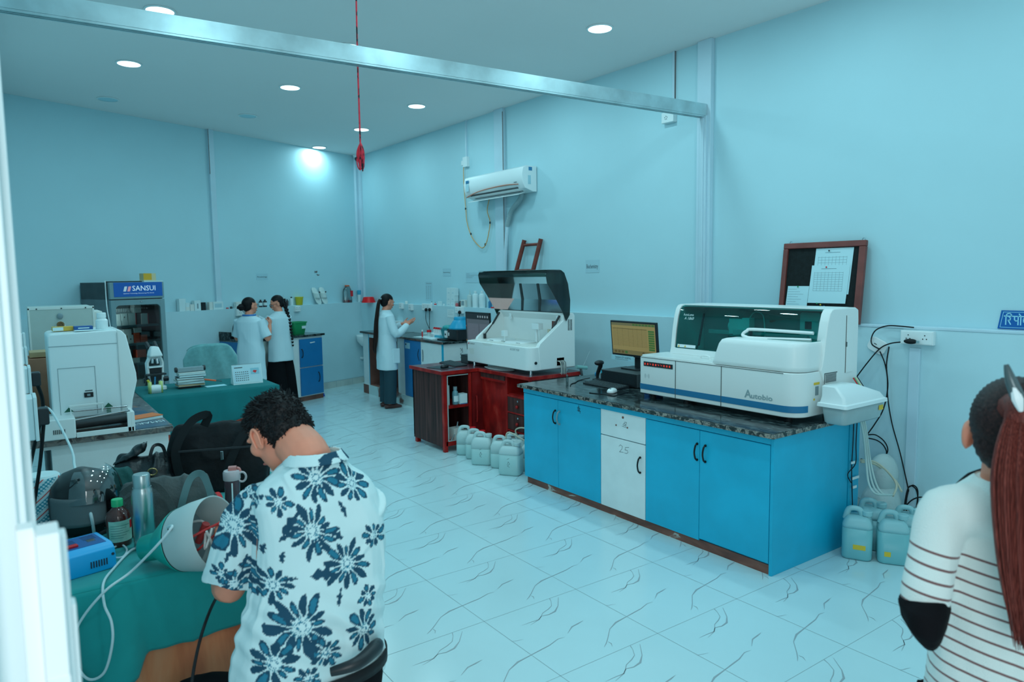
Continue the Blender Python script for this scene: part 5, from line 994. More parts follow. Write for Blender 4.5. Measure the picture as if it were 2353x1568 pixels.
# oven, cardboard box behind the machine
ov = thing('incubator', 'pale steel incubator box with a round port, behind the large white machine', 'incubator', (.10, 6.05, .862))
MB().box(0, .40, 0, .5, .0, .73).build('housing', mat('cream_steel', (.55, .62, .58), .35, var=.06), ov, bevel=.006)
mb = MB(); mb.box(-.004, .404, -.004, .004, .715, .735); mb.box(-.004, .008, -.004, .004, 0, .73); mb.box(.392, .404, -.004, .004, 0, .73); mb.build('edge_trim', M_crmp, ov, bevel=.002)
MB().prism([(.15, .585), (.225, .585), (.20, .63), (.175, .63)], -.006, 0, 'y').build('port_plate', M_crmp, ov, bevel=.002)
mb = MB(); mb.rings([[(.188+r*math.cos(2*PI*k/24), y, .605+r*math.sin(2*PI*k/24)) for k in range(24)] for r, y in ((.024, -.006), (.024, -.018), (.014, -.018), (.012, -.008))]); mb.build('brass_port', mat('brass', (.25, .15, .07), .35, .6), ov, smooth=True); MB().ell((.188, -.012, .667), (.019, .006, .022)).build('port_cover', M_grey, ov, smooth=True)
for k in range(3): MB().cyl((.05+k*.15, -.004, .722), (.05+k*.15, -.008, .722), .005, n=8).build('screw', M_dgrey, ov)
MB().box(.405, .46, .05, .4, .40, .69).build('side_unit', M_crmp, ov, bevel=.004); MB().box(.425, .440, .045, .05, .56, .66).build('switch_strip', M_grey, ov)
box_thing('brown_box', 'brown cardboard box behind the left side of the large white machine', (.15, 5.62, .862), (.22, .30, .42), mat('cardboard', (.50, .22, .13), .8, var=.12, vs=8), 0, None, (.62, .9, .25, .55), M_paper)
tag(MB().box(-.06, .06, -.10, .10, 0, .035).build('wooden_tray', M_tan, loc=(.14, 5.60, 1.287), bevel=.003), 'small tan box on top of the brown cardboard box', 'box')
tag(MB().box(-.07, .07, -.01, .01, 0, .12).build('red_folder', M_red, loc=(.62, 6.15, 1.42), rz=1.2), 'red folder edge standing right of the incubator', 'folder') if False else None
# ---------------------------------------------------------------- green covered desk
gd = thing('covered_desk', 'office desk covered with a green cloth, in the middle left of the room', 'desk', (.86, 6.62, 0))
gw, gdp = 1.15, .78
MB().box(.0, gw, .03, gdp, .0, .772).build('desk_body', mat_stops('orange_wood', [(.3, (.50, .045, .018)), (.6, (.75, .08, .03)), (.8, (.85, .13, .05))], 7, .4, 5, .3, (1, 1, .15)), gd)
cm = MB()
def hemz(x): return np.interp(x, [0, .2, .43, .58, .82, 1.05, 1.15], [.50, .44, .43, .46, .52, .60, .67])
cm.sheet(lambda u, v: (u*gw, v*gdp, .781), 40, 12)
cm.sheet(lambda u, v: (u*gw+.0, -.012*math.sin(v*PI/2)*(1+.8*math.sin(u*21)+.5*math.sin(u*43+1)), .781-(.781-hemz(u*gw))*v), 60, 12)
cm.sheet(lambda u, v: (gw+.05*v*(1+.5*math.sin(u*16)), u*gdp, .781-(.24-.02*math.sin(u*9))*v), 20, 8)
bmx = cm.build('green_cloth', M_cloth2, gd, smooth=2, solid=.004)
# desk things
ms = thing('microscope', 'white and black microscope standing on the green-covered desk', 'microscope', (1.05, 7.10, .784), .15)
k_ = 1.25
mb = MB(); mb.prism(rrect(-.055, .055, -.10, .08, .02), 0, .035, 'z'); mb.build('base', M_wplas, ms, bevel=.006)
R = [[(p[0], p[1]+dy, z) for p in rrect(-w_, w_, -.03, .03, .012)] for z, w_, dy in ((.03, .06, .04), (.15, .068, .045), (.22, .072, .045), (.27, .06, .03), (.30, .045, .02))]
mb = MB()
for s_ in (-1, 1): mb.rings([[(s_*(w_-.008)+p[0], p[1]+dy, z) for p in rrect(-.010, .010, -.03, .03, .006)] for z, w_, dy in ((.02, .058, .04), (.15, .070, .045), (.24, .072, .045), (.285, .055, .03))])
mb.box(-.055, .055, .01, .07, .275, .30); mb.box(-.06, .06, .0, .07, .195, .21); mb.build('arm', M_wplas, ms, bevel=.004)
MB().rings([[(p[0], p[1]+dy, z) for p in rrect(-w_, w_, -.05, .05, .015)] for z, w_, dy in ((.30, .055, .02), (.315, .055, .02), (.385, .032, .04), (.39, .02, .04))]).build('head', M_wplas, ms, smooth=2)
MB().prism([(-.052, .19), (.052, .19), (.045, .08), (-.045, .08)], .02, .05, 'y').build('rear_plate', M_black, ms, bevel=.003)
for s_ in (-1, 1):
    MB().cyl((s_*.03, .06, .37), (s_*.035, .13, .42), .02, .017).build('eyepiece', M_black, ms, smooth=True); MB().cyl((s_*.06, .03, .085), (s_*.105, .03, .085), .024, n=18).build('focus_knob', M_black, ms, smooth=True)
mb = MB(); mb.cyl((.01, .0, .28), (.012, -.01, .235), .014, .01); mb.cyl((-.025, .01, .28), (-.03, .0, .24), .013, .01); mb.build('objective', M_chrome, ms, smooth=True)
mb = MB(); mb.box(-.10, .06, -.08, .0, .135, .15); mb.box(-.105, -.085, -.03, -.01, .05, .14); mb.build('stage', M_black, ms, bevel=.002)
ph = thing('pen_holder', 'pale and yellow pen holder in front of the microscope', 'pen holder', (1.0, 6.87, .784), .1)
mb = MB(); mb.rings([[(p[0], p[1], z) for p in rrect(-.05, .05, -.03, .03, .02)] for z in (0, .07)]); mb.build('cup_body', M_wplas, ph, smooth=2)
for s_ in (-1, 1): MB().rings([[(s_*.045+p[0], p[1], z) for p in rrect(-.012, .012, -.028, .028, .01)] for z in (0, .10)]).build('side_pocket', mat('pale_yellow', (.6, .7, .25), .5), ph, smooth=2)
MB().cyl((0, .02, .05), (.01, .03, .14), .007).build('blue_pen', M_stripe, ph); MB().cyl((-.045, .0, .09), (-.06, -.0, .12), .010).build('yellow_marker', mat('ymark', (.75, .6, .05), .4), ph)
for k in range(7):
    z_ = .784+k*.021; sz_ = (.23, .16, .018)
    if k == 0: sz_ = (.18, .10, .019)
    b_ = thing('book', ('black phone-sized book at the bottom of the pile on the green desk', 'second from bottom: book with yellow pages on the green desk', 'third book up in the pile on the green desk', 'middle book of the pile on the green desk', 'fifth book up in the pile on the green desk', 'sixth book up in the pile on the green desk', 'topmost paper-covered book under the grey bar, green desk')[k], 'book', (1.315+random.uniform(-.012, .012), 7.02, z_), random.uniform(-.12, .12), 'books piled on the green desk')
    MB().box(-sz_[0]/2+.004, sz_[0]/2-.004, -sz_[1]/2+.002, sz_[1]/2-.002, .002, sz_[2]-.002).build('pages', M_black if k == 0 else (M_tan if k == 1 else M_paper), b_)
    mb = MB(); mb.box(-sz_[0]/2, sz_[0]/2, -sz_[1]/2, sz_[1]/2, 0, .002); mb.box(-sz_[0]/2, sz_[0]/2, -sz_[1]/2, sz_[1]/2, sz_[2]-.002, sz_[2]); mb.build('cover', (M_black, M_crmp, M_grey, M_crmp, M_dgrey, M_paperb, M_crmp)[k], b_)
gb_ = thing('grey_bar_device', 'grey bar with black end caps lying on the pile of books', 'device', (1.32, 7.02, .784+.147+.002), .08)
MB().box(-.115, .115, -.025, .025, 0, .04).build('bar', M_grey, gb_, bevel=.005); [MB().cyl((s_*.115, 0, .022), (s_*.132, 0, .022), .024).build('end_cap', M_black, gb_, smooth=True) for s_ in (-1, 1)]
pn_ = thing('pen', 'orange pen with a dark tip sticking out of the book pile', 'pen', (1.46, 6.98, .850)); MB().cyl((-.03, 0, 0), (.07, -.01, -.02), .008).build('pen_body', M_orange, pn_, smooth=True); MB().cyl((.07, -.01, -.02), (.12, -.015, -.03), .004).build('pen_tip', M_dgrey, pn_)
tag(MB().box(-.09, .09, -.05, .05, 0, .002).build('paper_slip', mat('slip_blue', (.45, .8, .88), .7), loc=(1.52, 6.95, .7835), rz=.05), 'pale blue paper slip on the green cloth', 'paper')
cal = thing('desk_calendar', 'tent desk calendar on the right of the green-covered desk', 'calendar', (1.80, 6.93, .784), -.02)
M_cal = mat_stops('calendar_print', [(.4, (.50, .72, .82)), (.6, (.62, .80, .84)), (.75, (.70, .78, .66))], 3, .6)
MB().prism([(-.06, 0), (.06, 0), (0.004, .18), (-.004, .18)], -.135, .135, 'x').build('stand', M_paper, cal)
M4c = Matrix.Translation((0, -.0605, 0))@Matrix.Rotation(-math.atan2(.056, .18), 4, 'X')
MB().add([(-.13, -.001, .012), (.13, -.001, .012), (.13, -.001, .185), (-.13, -.001, .185)], [(0,1,2,3)], 0, M4c).build('page', M_cal, cal)
mb = MB()
for r_ in range(5):
    for c_ in range(7): mb.add([(-.11+c_*.018, -.002, .035+r_*.02), (-.10+c_*.018, -.002, .035+r_*.02), (-.10+c_*.018, -.002, .042+r_*.02), (-.11+c_*.018, -.002, .042+r_*.02)], [(0,1,2,3)], 0, M4c)
mb.add([(-.115, -.002, .158), (-.04, -.002, .158), (-.04, -.002, .166), (-.115, -.002, .166)], [(0,1,2,3)], 0, M4c); mb.build('dates', M_dgrey, cal)
mb = MB(); mb.add([(.03, -.002, .09), (.11, -.002, .09), (.11, -.002, .15), (.03, -.002, .15)], [(0,1,2,3)], 0, M4c); mb.add([(.05, -.003, .115), (.075, -.003, .10), (.09, -.003, .125), (.06, -.003, .13)], [(0,1,2,3)], 1, M4c); mb.build('picture', [mat('cal_blue', (.30, .58, .68), .6), M_red], cal)
mb = MB()
for k in range(26): mb.tube([(-.125+k*.01, -.008, .18), (-.125+k*.01, 0, .19), (-.125+k*.01, .008, .18)], .0012, 5)
mb.build('spiral', M_grey, cal)
# towel draped chair
chx = thing('towel_chair', 'office chair covered by a pale green towel behind the green desk', 'chair', (1.66, 7.72, 0))
def cback(u, v):
    a = (u-.5)*2; wv = .26+.03*math.sin(v*PI); top = 1.11-.06*abs(a)**4
    x = a*(.20+.07*(1-v)**.5 if v < 1 else .2); zz = .70+(top-.70)*v
    return (a*(.265-.05*max(0, v-.75)*4*abs(a)), -.015+.05*a*a+.008*math.sin(a*9+v*4), zz-.0)
M_towel = mat('pale_towel', (.20, .50, .52), .95, var=.15, vs=25, bump=.5, bs=260, sheen=.5)
mb = MB(); mb.sheet(cback, 30, 20); mb.sheet(lambda u, v: Vector(cback(u, 1))+Vector((0, .03+.06*v, -.02*v-.38*max(0, v-.2))), 30, 8); mb.build('towel', M_towel, chx, smooth=2, solid=.015)
MB().prism(rrect(-.24, .24, .0, .46, .08), .42, .50, 'z').build('seat', M_dgrey, chx, bevel=.02); MB().box(-.22, .22, .02, .06, .50, 1.06).build('backrest', M_grey, chx, bevel=.02)
for x, y in ((-.2, .03), (.2, .03), (-.2, .42), (.2, .42)): MB().cyl((x, y, 0), (x, y, .43), .014).build('leg', M_chrome, chx, smooth=True)
# ---------------------------------------------------------------- things on the right and back walls
acu = thing('air_conditioner', 'white split air conditioner with an open flap, high on the right wall', 'air conditioner', (on_wr(1130, 440, .0).x, 7.17, 2.735), RZR)
al, ah, ad_ = 1.20, .29, .22
pr = [(0, 0), (0, ah), (-.15, ah), (-.20, ah-.02), (-ad_, ah-.10), (-.21, .10), (-.17, .035), (-.06, 0)]
MB().prism(pr, -al/2, al/2, 'x').build('housing', M_wplas, acu, bevel=.006, seg=3)
mb = MB(); mb.tube([(-al/2+.01, -.185, .035), (-al/4, -.214, .075), (0, -.218, .092), (al/4, -.214, .095), (al/2-.09, -.20, .085)], .007, 8, smooth=4); mb.build('orange_trim', mat('rose_trim', (.50, .17, .10), .4), acu, smooth=True)
MB().prism([(-.19, .045), (-.10, .012), (-.10, .02), (-.19, .055)], -al/2+.09, al/2-.12, 'x').build('air_outlet', M_dgrey, acu)
MB().prism([(-.20, -.035), (-.09, -.005), (-.09, .003), (-.20, -.029)], -al/2+.07, al/2-.11, 'x').build('flap', M_wplas, acu, bevel=.002)
mb = MB(); mb.box(-al/2+.05, -al/2+.12, -.222, -.2205, .20, .235); mb.build('energy_label', M_stripe, acu)
MB().box(-al/2+.05, -al/2+.12, -.2215, -.2205, .10, .195).build('energy_label', M_paperb, acu); MB().box(al/2-.155, al/2-.10, -.218, -.2165, .105, .112).build('maker_mark', M_dgrey, acu)
MB().box(al/2+.0005, al/2+.002, -.12, -.07, .235, .275).build('side_sticker', M_stripe, acu); MB().box(al/2+.0005, al/2+.002, -.13, -.09, .08, .18).build('side_label', M_paperb, acu)
tag(MB().tube([on_wr(1197, 440, .08), on_wr(1198, 452, .07), on_wr(1190, 466, .06), on_wr(1176, 484, .05), on_wr(1169, 505, .05), on_wr(1166, 520, .05)], .030, 12, smooth=5).build('hose', mat('grey_wrap', (.30, .42, .45), .6, bump=.6, bs=60), smooth=True), 'grey wrapped hose curving down from the air conditioner', 'pipe')
tag(MB().tube([on_wr(1166, 518, .05), on_wr(1161, 600, .05), on_wr(1160, 700, .05), on_wr(1160, 740, .13)], .022, 12, smooth=3).build('pipe', M_trimw, smooth=True), 'white drain pipe running down the right wall behind the smoked lid', 'pipe')
M_ocab = mat('orange_cable', (.75, .38, .12), .5)
tag(MB().tube([on_wr(x, y, .03) for x, y in ((1066, 378), (1065, 400), (1067, 440), (1070, 475), (1073, 510), (1082, 540), (1095, 560), (1108, 570), (1117, 560), (1123, 535), (1126, 510), (1120, 488), (1121, 472), (1125, 455))], .006, 6, smooth=5).build('orange_cable', M_ocab, smooth=True), 'thin orange cable looping below the air conditioner', 'cable')
for k, (x, y) in enumerate(((1070, 480), (1082, 538), (1115, 562), (1126, 512))):
    a = on_wr(x, y, .03); tag(MB().ell(a, (.011, .011, .018), nu=8, nv=6).build('cable_clip', M_black), ('black tape band high on the left of the orange cable', 'black tape band low on the left of the orange cable', 'black tape band at the bottom of the orange cable loop', 'black tape band on the right of the orange cable loop')[k], 'tape band')
t = thing('conduit_switch', 'thin conduit and white switch box up the wall, left of the air conditioner', 'switch', (on_wr(1074, 372, 0)), RZR); q = t.location.copy()
MB().box(-.012, .012, -.02, 0, .05, ZC-q.z).build('conduit', M_trimw, t); MB().box(-.05, .05, -.045, 0, -.07, .06).build('switch_box', M_wplas, t, bevel=.004); MB().box(-.10, -.055, -.035, 0, -.04, .02).build('side_plug', M_wplas, t, bevel=.004)
t = thing('conduit_socket', 'thin conduit and white socket box up the wall, left of the pillar', 'socket', (on_wr(1550, 270, 0)), RZR); q = t.location.copy()
MB().box(-.012, .012, -.02, 0, .04, ZC-q.z).build('conduit', M_trimw, t); MB().box(.0125, .0145, -.02, 0, .04, ZC-q.z).build('crack', M_dirt, t); MB().box(-.11, .03, -.055, 0, -.045, .05).build('socket_box', M_wplas, t, bevel=.004)
for k in range(5): a = 2*PI*k/5+PI/2; MB().cyl((-.055+.014*math.cos(a), -.055, .0+.014*math.sin(a)), (-.055+.014*math.cos(a), -.057, .014*math.sin(a)), .004, n=8).build('pin_hole', M_black, t)
# notice board
a, b = on_wr(1812, 563, .0), on_wr(1986, 556, .0)
nbd = thing('notice_board', 'black notice board in a red-brown frame with pinned papers, on the right wall', 'notice board', on_wr(1880, 742, .105), RZR)
nbd.rotation_euler = (-.12, 0, RZR); bw, bh = .66, .62; z0 = 0.0
M_nbf = mat('board_frame', (.24, .055, .045), .45, var=.25, vs=8)
for nm, a_ in (('frame_top', (-bw/2, bw/2, bh-.045, bh)), ('frame_side', (-bw/2, -bw/2+.04, 0, bh-.045)), ('frame_side', (bw/2-.05, bw/2, 0, bh-.045)), ('frame_bottom', (-bw/2+.04, bw/2-.05, 0, .045))): MB().box(a_[0], a_[1], -.035, 0.0, a_[2], a_[3]).build(nm, M_nbf, nbd, bevel=.006)
MB().box(-bw/2+.03, bw/2-.04, -.016, -.004, .03, bh-.03).build('board_felt', mat('felt', (.006, .012, .013), .95, var=.5, vs=40), nbd)
def pinned(x0, x1, z0, z1, y, l, sk=0, grid=True):
    t = thing('pinned_sheet', l, 'paper', (0, 0, 0), 0); t.matrix_world = Matrix.Identity(4)
    t.location = nbd.location; t.rotation_euler = nbd.rotation_euler
    MB().add([(x0, y, z0), (x1, y, z0-sk), (x1+.012, y, z1-sk), (x0+.012, y, z1)], [(0,1,2,3)]).build('sheet', mat('sheet_blue', (.58, .82, .88), .7), t, solid=.0012)
    mb = MB(); w_ = x1-x0; h_ = z1-z0
    if grid:
        for k in range(9): mb.box(x0+w_*.12, x1-w_*.12, y-.0012, y-.0008, z1-h_*(.2+k*.06), z1-h_*(.2+k*.06)+.0018)
        for k in range(9): mb.box(x0+w_*(.12+k*.095), x0+w_*(.12+k*.095)+.0015, y-.0012, y-.0008, z1-h_*.68, z1-h_*.18)
        mb.box(x0+w_*.3, x0+w_*.7, y-.0012, y-.0008, z1-h_*.1, z1-h_*.1+.004)
    else:
        for k in range(11): mb.box(x0+w_*.08, x0+w_*(.5+.4*((k*7) % 5)/5), y-.0012, y-.0008, z1-h_*(.1+k*.075), z1-h_*(.1+k*.075)+.002)
    mb.build('writing', mat('faint_ink', (.22, .36, .42), .7), t); return t
pinned(-.07, .225, .22, .57, -.019, 'upper printed form pinned on the black notice board'); pinned(-.09, .21, .15, .44, -.023, 'lower printed form with a red pin on the black notice board'); pinned(-.28, -.10, .02, .28, -.020, 'handwritten sheet at the lower left of the black notice board', -.0, False)
for k, (x, z, c_, l) in enumerate(((.05, .55, M_black, 'dark pin at the top of the upper form'), (.04, .425, M_red, 'red pin on the lower form'), (-.18, .275, M_green, 'green pin on the handwritten sheet'), (.02, .137, M_yellow, 'yellow pin below the forms on the black board'), (.05, .125, MATS['bright_blue'], 'blue pin below the forms on the black board'), (-.01, .147, M_green, 'green pin below the forms on the black board'))):
    tt = tag(MB().ell((x, -.027, z), (.006, .005, .006), nu=8, nv=6).build('push_pin', c_), l, 'pin', 'push pins on the notice board'); tt.location = nbd.location; tt.rotation_euler = nbd.rotation_euler
for x in (-bw/2+.05, bw/2-.03): MB().tube([(x-.012, -.01, bh), (x-.008, -.01, bh+.015), (x+.008, -.01, bh+.015), (x+.012, -.01, bh)], .003, 6, smooth=3).build('hook_ring', M_chrome, nbd)
# report sign
p = on_wr(2293, 755, .0); sgn = thing('report_sign', 'blue wall sign with white Devanagari letters at the right edge', 'sign', p, RZR)
MB().add([(0, -.006, 0), (.30, -.006, 0), (.30, -.006, .118), (.018, -.006, .118)], [(0,1,2,3)]).build('sign_plate', mat('sign_plate_blue', (.005, .12, .42), .35), sgn, solid=.006)
mb = MB(); M_sw = mat('sign_letter', (.35, .72, .90), .4)
blade(mb, [(.014, .010), (.030, .108)], .003); blade(mb, [(.028, .108), (.30, .108)], .003); blade(mb, [(.014, .010), (.3, .010)], .003)
w8 = .007
for st in ([(.035,.082),(.185,.082)], [(.045,.082),(.045,.028)], [(.045,.084),(.052,.098),(.066,.100),(.074,.092),(.076,.082)],  # i-matra
  [(.062,.078),(.070,.070),(.068,.058),(.058,.056),(.072,.030)],      # ra
  [(.092,.082),(.092,.060),(.100,.052),(.110,.056)], [(.112,.082),(.112,.028)],    # pa
  [(.126,.082),(.126,.028)], [(.126,.084),(.116,.098)],   # o matra
  [(.152,.082),(.140,.066),(.142,.048),(.156,.040),(.166,.050)], [(.150,.084),(.158,.097),(.170,.094)]): blade(mb, st, w8)
mb.build('letters', M_sw, sgn, loc=(0, -.0098, 0))
# socket, cables and conduit on the right wall
socket_box('large white double socket with black adapter on the right wall', 2112, 776, 46, 32, 'R', .1, 2)
p = on_wr(2095, 960, .1); z0 = on_wr(2082, 1160, .1).z; q = on_wr(2105, 800, .1)
tag(MB().box(-.035, .035, -.022, 0, 0, q.z-z0).build('cable_trunking', M_trimw, loc=(q.x, q.y, z0), rz=RZR, bevel=.003), 'wide white cable trunking below the large socket', 'trunking')
ad = thing('power_adapter', 'black plug plugged into the large socket', 'plug', on_wr(2092, 785, .17), RZR); MB().ell((0, 0, 0), (.045, .022, .018)).build('plug_body', M_rubber, ad, smooth=True); MB().box(.03, .06, -.008, .008, -.008, .008).build('plug_tip', M_chrome, ad)
rp = thing('router', 'white flat router hung by its cables on the right wall', 'router', on_wr(2030, 783, .105), RZR); rp.rotation_euler = (0, .45, RZR)
MB().prism(rrect(-.08, .05, -.10, .0, .03), 0, .02, 'z', M=Matrix.Rotation(PI/2, 4, 'X')).build('router_body', M_wplas, rp, bevel=.004); MB().box(-.04, -.02, -.022, -.02, -.045, -.04).build('led_strip', M_dgrey, rp)
def wcable(l, pts, r=.0045, m=M_rubber, off=.135, nm='wall_cable'): return tag(MB().tube([on_wr(x, y, off+(k % 2)*.006) for k, (x, y) in enumerate(pts)], r, 6, smooth=6).build(nm, m, smooth=True), l, 'cable')
wcable('black cable arching from the router over the socket', [(2022, 803), (2004, 792), (2003, 775), (2014, 758), (2040, 749), (2070, 750), (2100, 753)])
wcable('black cable running diagonally from the router down to the white analyser', [(2075, 786), (2045, 790), (2020, 803), (1990, 838), (1966, 870)])
wcable('long black cable falling from the router to the coil by the wall', [(2022, 808), (2033, 835), (2039, 870), (2040, 915), (2050, 975), (2068, 1040), (2084, 1110), (2088, 1130)])
wcable('black cable crossing down from the router toward the counter end', [(2043, 797), (2037, 840), (2040, 890), (2030, 940), (2010, 975), (1992, 1000)])
wcable('black cable loop beside the counter end', [(1992, 1000), (2012, 1000), (2032, 1015), (2040, 1035), (2030, 1052), (2012, 1060), (1990, 1055)])
wcable('second black cable loop beside the counter end', [(1992, 1007), (2014, 1012), (2030, 1024), (2037, 1042), (2025, 1056), (2000, 1061), (1978, 1055)])
wcable('coiled black cable near the floor by the wall', [(2088, 1120), (2100, 1116), (2109, 1130), (2105, 1170), (2096, 1195), (2085, 1205), (2077, 1185), (2082, 1140), (2090, 1118), (2104, 1124), (2109, 1150), (2100, 1190), (2088, 1210), (2082, 1160), (2088, 1125)])
wcable('black cable leading right from the floor coil', [(2080, 1165), (2095, 1150), (2115, 1143), (2140, 1147)])
# tubes beside the counter end
def ctube(l, pts, r, m, x0=4.46): return tag(MB().tube([Vector(p) for p in pts], r, 8, smooth=6).build('drain_hose', m, smooth=True), l, 'hose')
M_ct = mat('cloudy_hose', (.50, .62, .60), .4)
def oy(px, py, y): return on_y(px, py, y)
for k, dx in enumerate((0, 8, 16)):
    ctube(('left of three cloudy hoses dropping from the waste tub', 'middle of three cloudy hoses dropping from the waste tub', 'right of three cloudy hoses dropping from the waste tub')[k], [oy(1975+dx*.6, 958, 2.3), oy(1984+dx*.5, 1000, 2.3), oy(1990+dx*.6, 1060, 2.3), oy(1996+dx, 1110, 2.25), oy(2012+dx, 1135, 2.2), oy(2045+dx*.3, 1138, 2.2)], .007, M_ct)
ctube('cream hose curving from the counter end to the wall-side jerrycan', [oy(1978, 1058, 2.35), oy(2010, 1062, 2.35), oy(2040, 1085, 2.3), oy(2060, 1115, 2.25), oy(2052, 1140, 2.2)], .007, MATS['cream_tube'])
ctube('second cream hose arching above the teal jerrycans', [oy(1978, 1062, 2.45), oy(2012, 1068, 2.4), oy(2052, 1098, 2.35), oy(2072, 1130, 2.25)], .007, MATS['cream_tube'])
for k, pts in enumerate(([(1962, 965), (1960, 1020), (1957, 1080), (1959, 1165)], [(1970, 960), (1967, 1020), (1966, 1065), (1948, 1090), (1956, 1110)])):
    tag(MB().tube([on_y(x, y, 2.362) for x, y in pts], .003, 6, smooth=5).build('thin_cable', M_rubber, smooth=True), ('straight black cable down the blue counter’s end panel', 'curly black cable taped on the blue counter’s end panel')[k], 'cable')
for k, py in enumerate((1064, 1100, 1120)): a = on_y(1960+k*2, py, 2.360); tag(MB().box(-.02, .02 if k != 1 else .06, -.003, .003, -.006, .010).build('cable_tie', M_wplas, loc=a), ('upper white tie holding cables on the counter end', 'long white tie knot on the counter end', 'lowest white tie on the counter end')[k], 'cable tie')
ub = thing('hose_bundle', 'milky plastic bag of coiled hose behind the teal jerrycans', 'bag', (4.84, 2.42, 0)); mb = MB(); mb.ell((0, 0, .16), (.16, .12, .16)); mb.ell((.02, 0, .36), (.13, .09, .15)); mb.build('bag_body', mat('milky_bag', (.50, .60, .60), .4, bump=.5, bs=25), ub, smooth=True)
# ladder leaning behind the analyser
ld = thing('ladder', 'red painted wooden ladder top leaning on the right wall', 'ladder', (0, 0, 0))
a0, a1 = on_wr(1205, 552, .04), on_wr(1243, 549, .04); b0, b1 = on_wr(1186, 625, .10), on_wr(1225, 622, .10)
dd0, dd1 = (b0-a0)/(a0.z-b0.z), (b1-a1)/(a1.z-b1.z)
M_lad = mat('ladder_paint', (.22, .035, .02), .5, var=.35, vs=12)
for A_, d_ in ((a0, dd0), (a1, dd1)): MB().cyl(A_, A_+d_*A_.z, .026, n=10).build('rail', M_lad, ld, smooth=True)
for k in range(7): MB().cyl(a0+dd0*(.06+.30*k), a1+dd1*(.06+.30*k), .017, n=10).build('rung', M_lad, ld, smooth=True)
# camera in the corner and the hanging rope
p = CN+Vector((0, 0, ZC-.03)); p = on_wb(811, 358, .0); cc = thing('security_camera', 'small white dome camera in the far ceiling corner', 'security camera', (p.x-NB.x*.1, p.y-NB.y*.1, ZC)); MB().lathe([(.075, 0), (.07, -.03), (.06, -.045)], n=20).build('camera_base', M_wplas, cc, smooth=True); MB().ell((-.0, -.01, -.065), (.045, .045, .045)).build('camera_eye', M_black, cc, smooth=True)
M_rope = mat_stops('red_rope', [(.40, (.02, .01, .015)), (.48, (.75, .02, .05)), (.7, (.85, .05, .08))], 45, .6, 2, 0, (1, 1, .5))
rp_ = thing('hanging_rope', 'red and black twisted rope hanging from the ceiling with a coiled end', 'rope', (1.94, 4.42, 2.66))
MB().tube([(.03, .05, 1.13), (.0, .0, .5), (0, 0, 0)], .006, 8).build('rope_line', M_rope, rp_, smooth=True)
random.seed(5); mb = MB()
for k in range(11):
    a = random.uniform(0, 2*PI); w_ = random.uniform(.010, .034); h_ = random.uniform(.12, .185); dx, dy = .6*math.cos(a), .6*math.sin(a)
    ox = random.uniform(-.01, .014)
    mb.tube([(0, 0, -.005), (-w_*dx+ox, -w_*dy, -h_*.35), (-w_*dx*1.1+ox, -w_*dy, -h_*.8), (ox, 0, -h_), (w_*dx*1.2+ox, w_*dy, -h_*.8), (w_*dx+ox, w_*dy, -h_*.35), (0, 0, 0)], .0045, 6, smooth=4)
mb.build('rope_coil', M_rope, rp_, smooth=True)
# ---------------------------------------------------------------- people
def fuse(mb, voxel, smooth=4, name='body', disp=None, fac=.5):
    """one continuous skin out of overlapping closed forms"""
    me = bpy.data.meshes.new('tmp'); me.from_pydata(mb.v, [], mb.f)
    bm = bmesh.new(); bm.from_mesh(me); bmesh.ops.recalc_face_normals(bm, faces=bm.faces); bm.to_mesh(me); bm.free()
    o = bpy.data.objects.new('tmp', me); COL.objects.link(o)
    r = o.modifiers.new('r', 'REMESH'); r.mode = 'VOXEL'; r.voxel_size = voxel; r.use_smooth_shade = True
    if smooth: k = o.modifiers.new('k', 'SMOOTH'); k.iterations = smooth; k.factor = fac
    bpy.context.view_layer.update()
    m2 = bpy.data.meshes.new_from_object(o.evaluated_get(bpy.context.evaluated_depsgraph_get())); m2.name = name
    bpy.data.objects.remove(o); bpy.data.meshes.remove(me)
    n = len(m2.vertices); co = np.zeros(n*3); m2.vertices.foreach_get('co', co); co = co.reshape(-1, 3)
    no = np.zeros(n*3); m2.vertices.foreach_get('normal', no); no = no.reshape(-1, 3)
    if disp is not None: co = co+no*disp(co)[:, None]; m2.vertices.foreach_set('co', co.ravel())
    m2.polygons.foreach_set('use_smooth', [True]*len(m2.polygons)); m2.update()
    return m2, co, no
def obj(name, me, mats, parent, loc=(0, 0, 0)):
    me.materials.clear()
    for m in (mats if isinstance(mats, (list, tuple)) else [mats]): me.materials.append(m)
    o = bpy.data.objects.new(name, me); COL.objects.link(o); o.parent = parent; o.location = loc; return o
def vnoise(co, s, seed=0):
    """cheap smooth value noise"""
    rs = np.random.RandomState(seed); tb = rs.rand(16, 16, 16); p = co*s; i = np.floor(p).astype(int); f = p-i; f = f*f*(3-2*f); out = 0
    for dx in (0, 1):
        for dy in (0, 1):
            for dz in (0, 1):
                w_ = (f[:, 0] if dx else 1-f[:, 0])*(f[:, 1] if dy else 1-f[:, 1])*(f[:, 2] if dz else 1-f[:, 2])
                out = out+w_*tb[(i[:, 0]+dx) % 16, (i[:, 1]+dy) % 16, (i[:, 2]+dz) % 16]
    return out-.5
def folds(amp, s=(9, 9, 5), seed=1, ridge=True):
    def f(co):
        q = co*np.array(s); a = vnoise(q+vnoise(q*.7, 1, seed+5)[:, None]*1.2, 1, seed)
        return amp*((1-np.abs(a)*4).clip(0, 1)-.4 if ridge else a*2)
    return f
def V3(*a): return Vector(a)
def ering(c, ax, ay, rx, ry, n=24, p=2.3):
    out = []
    for k in range(n):
        t = 2*PI*k/n; cx, sx = math.cos(t), math.sin(t)
        out.append(Vector(c)+ax*(rx*math.copysign(abs(cx)**(2/p), cx))+ay*(ry*math.copysign(abs(sx)**(2/p), sx)))
    return out
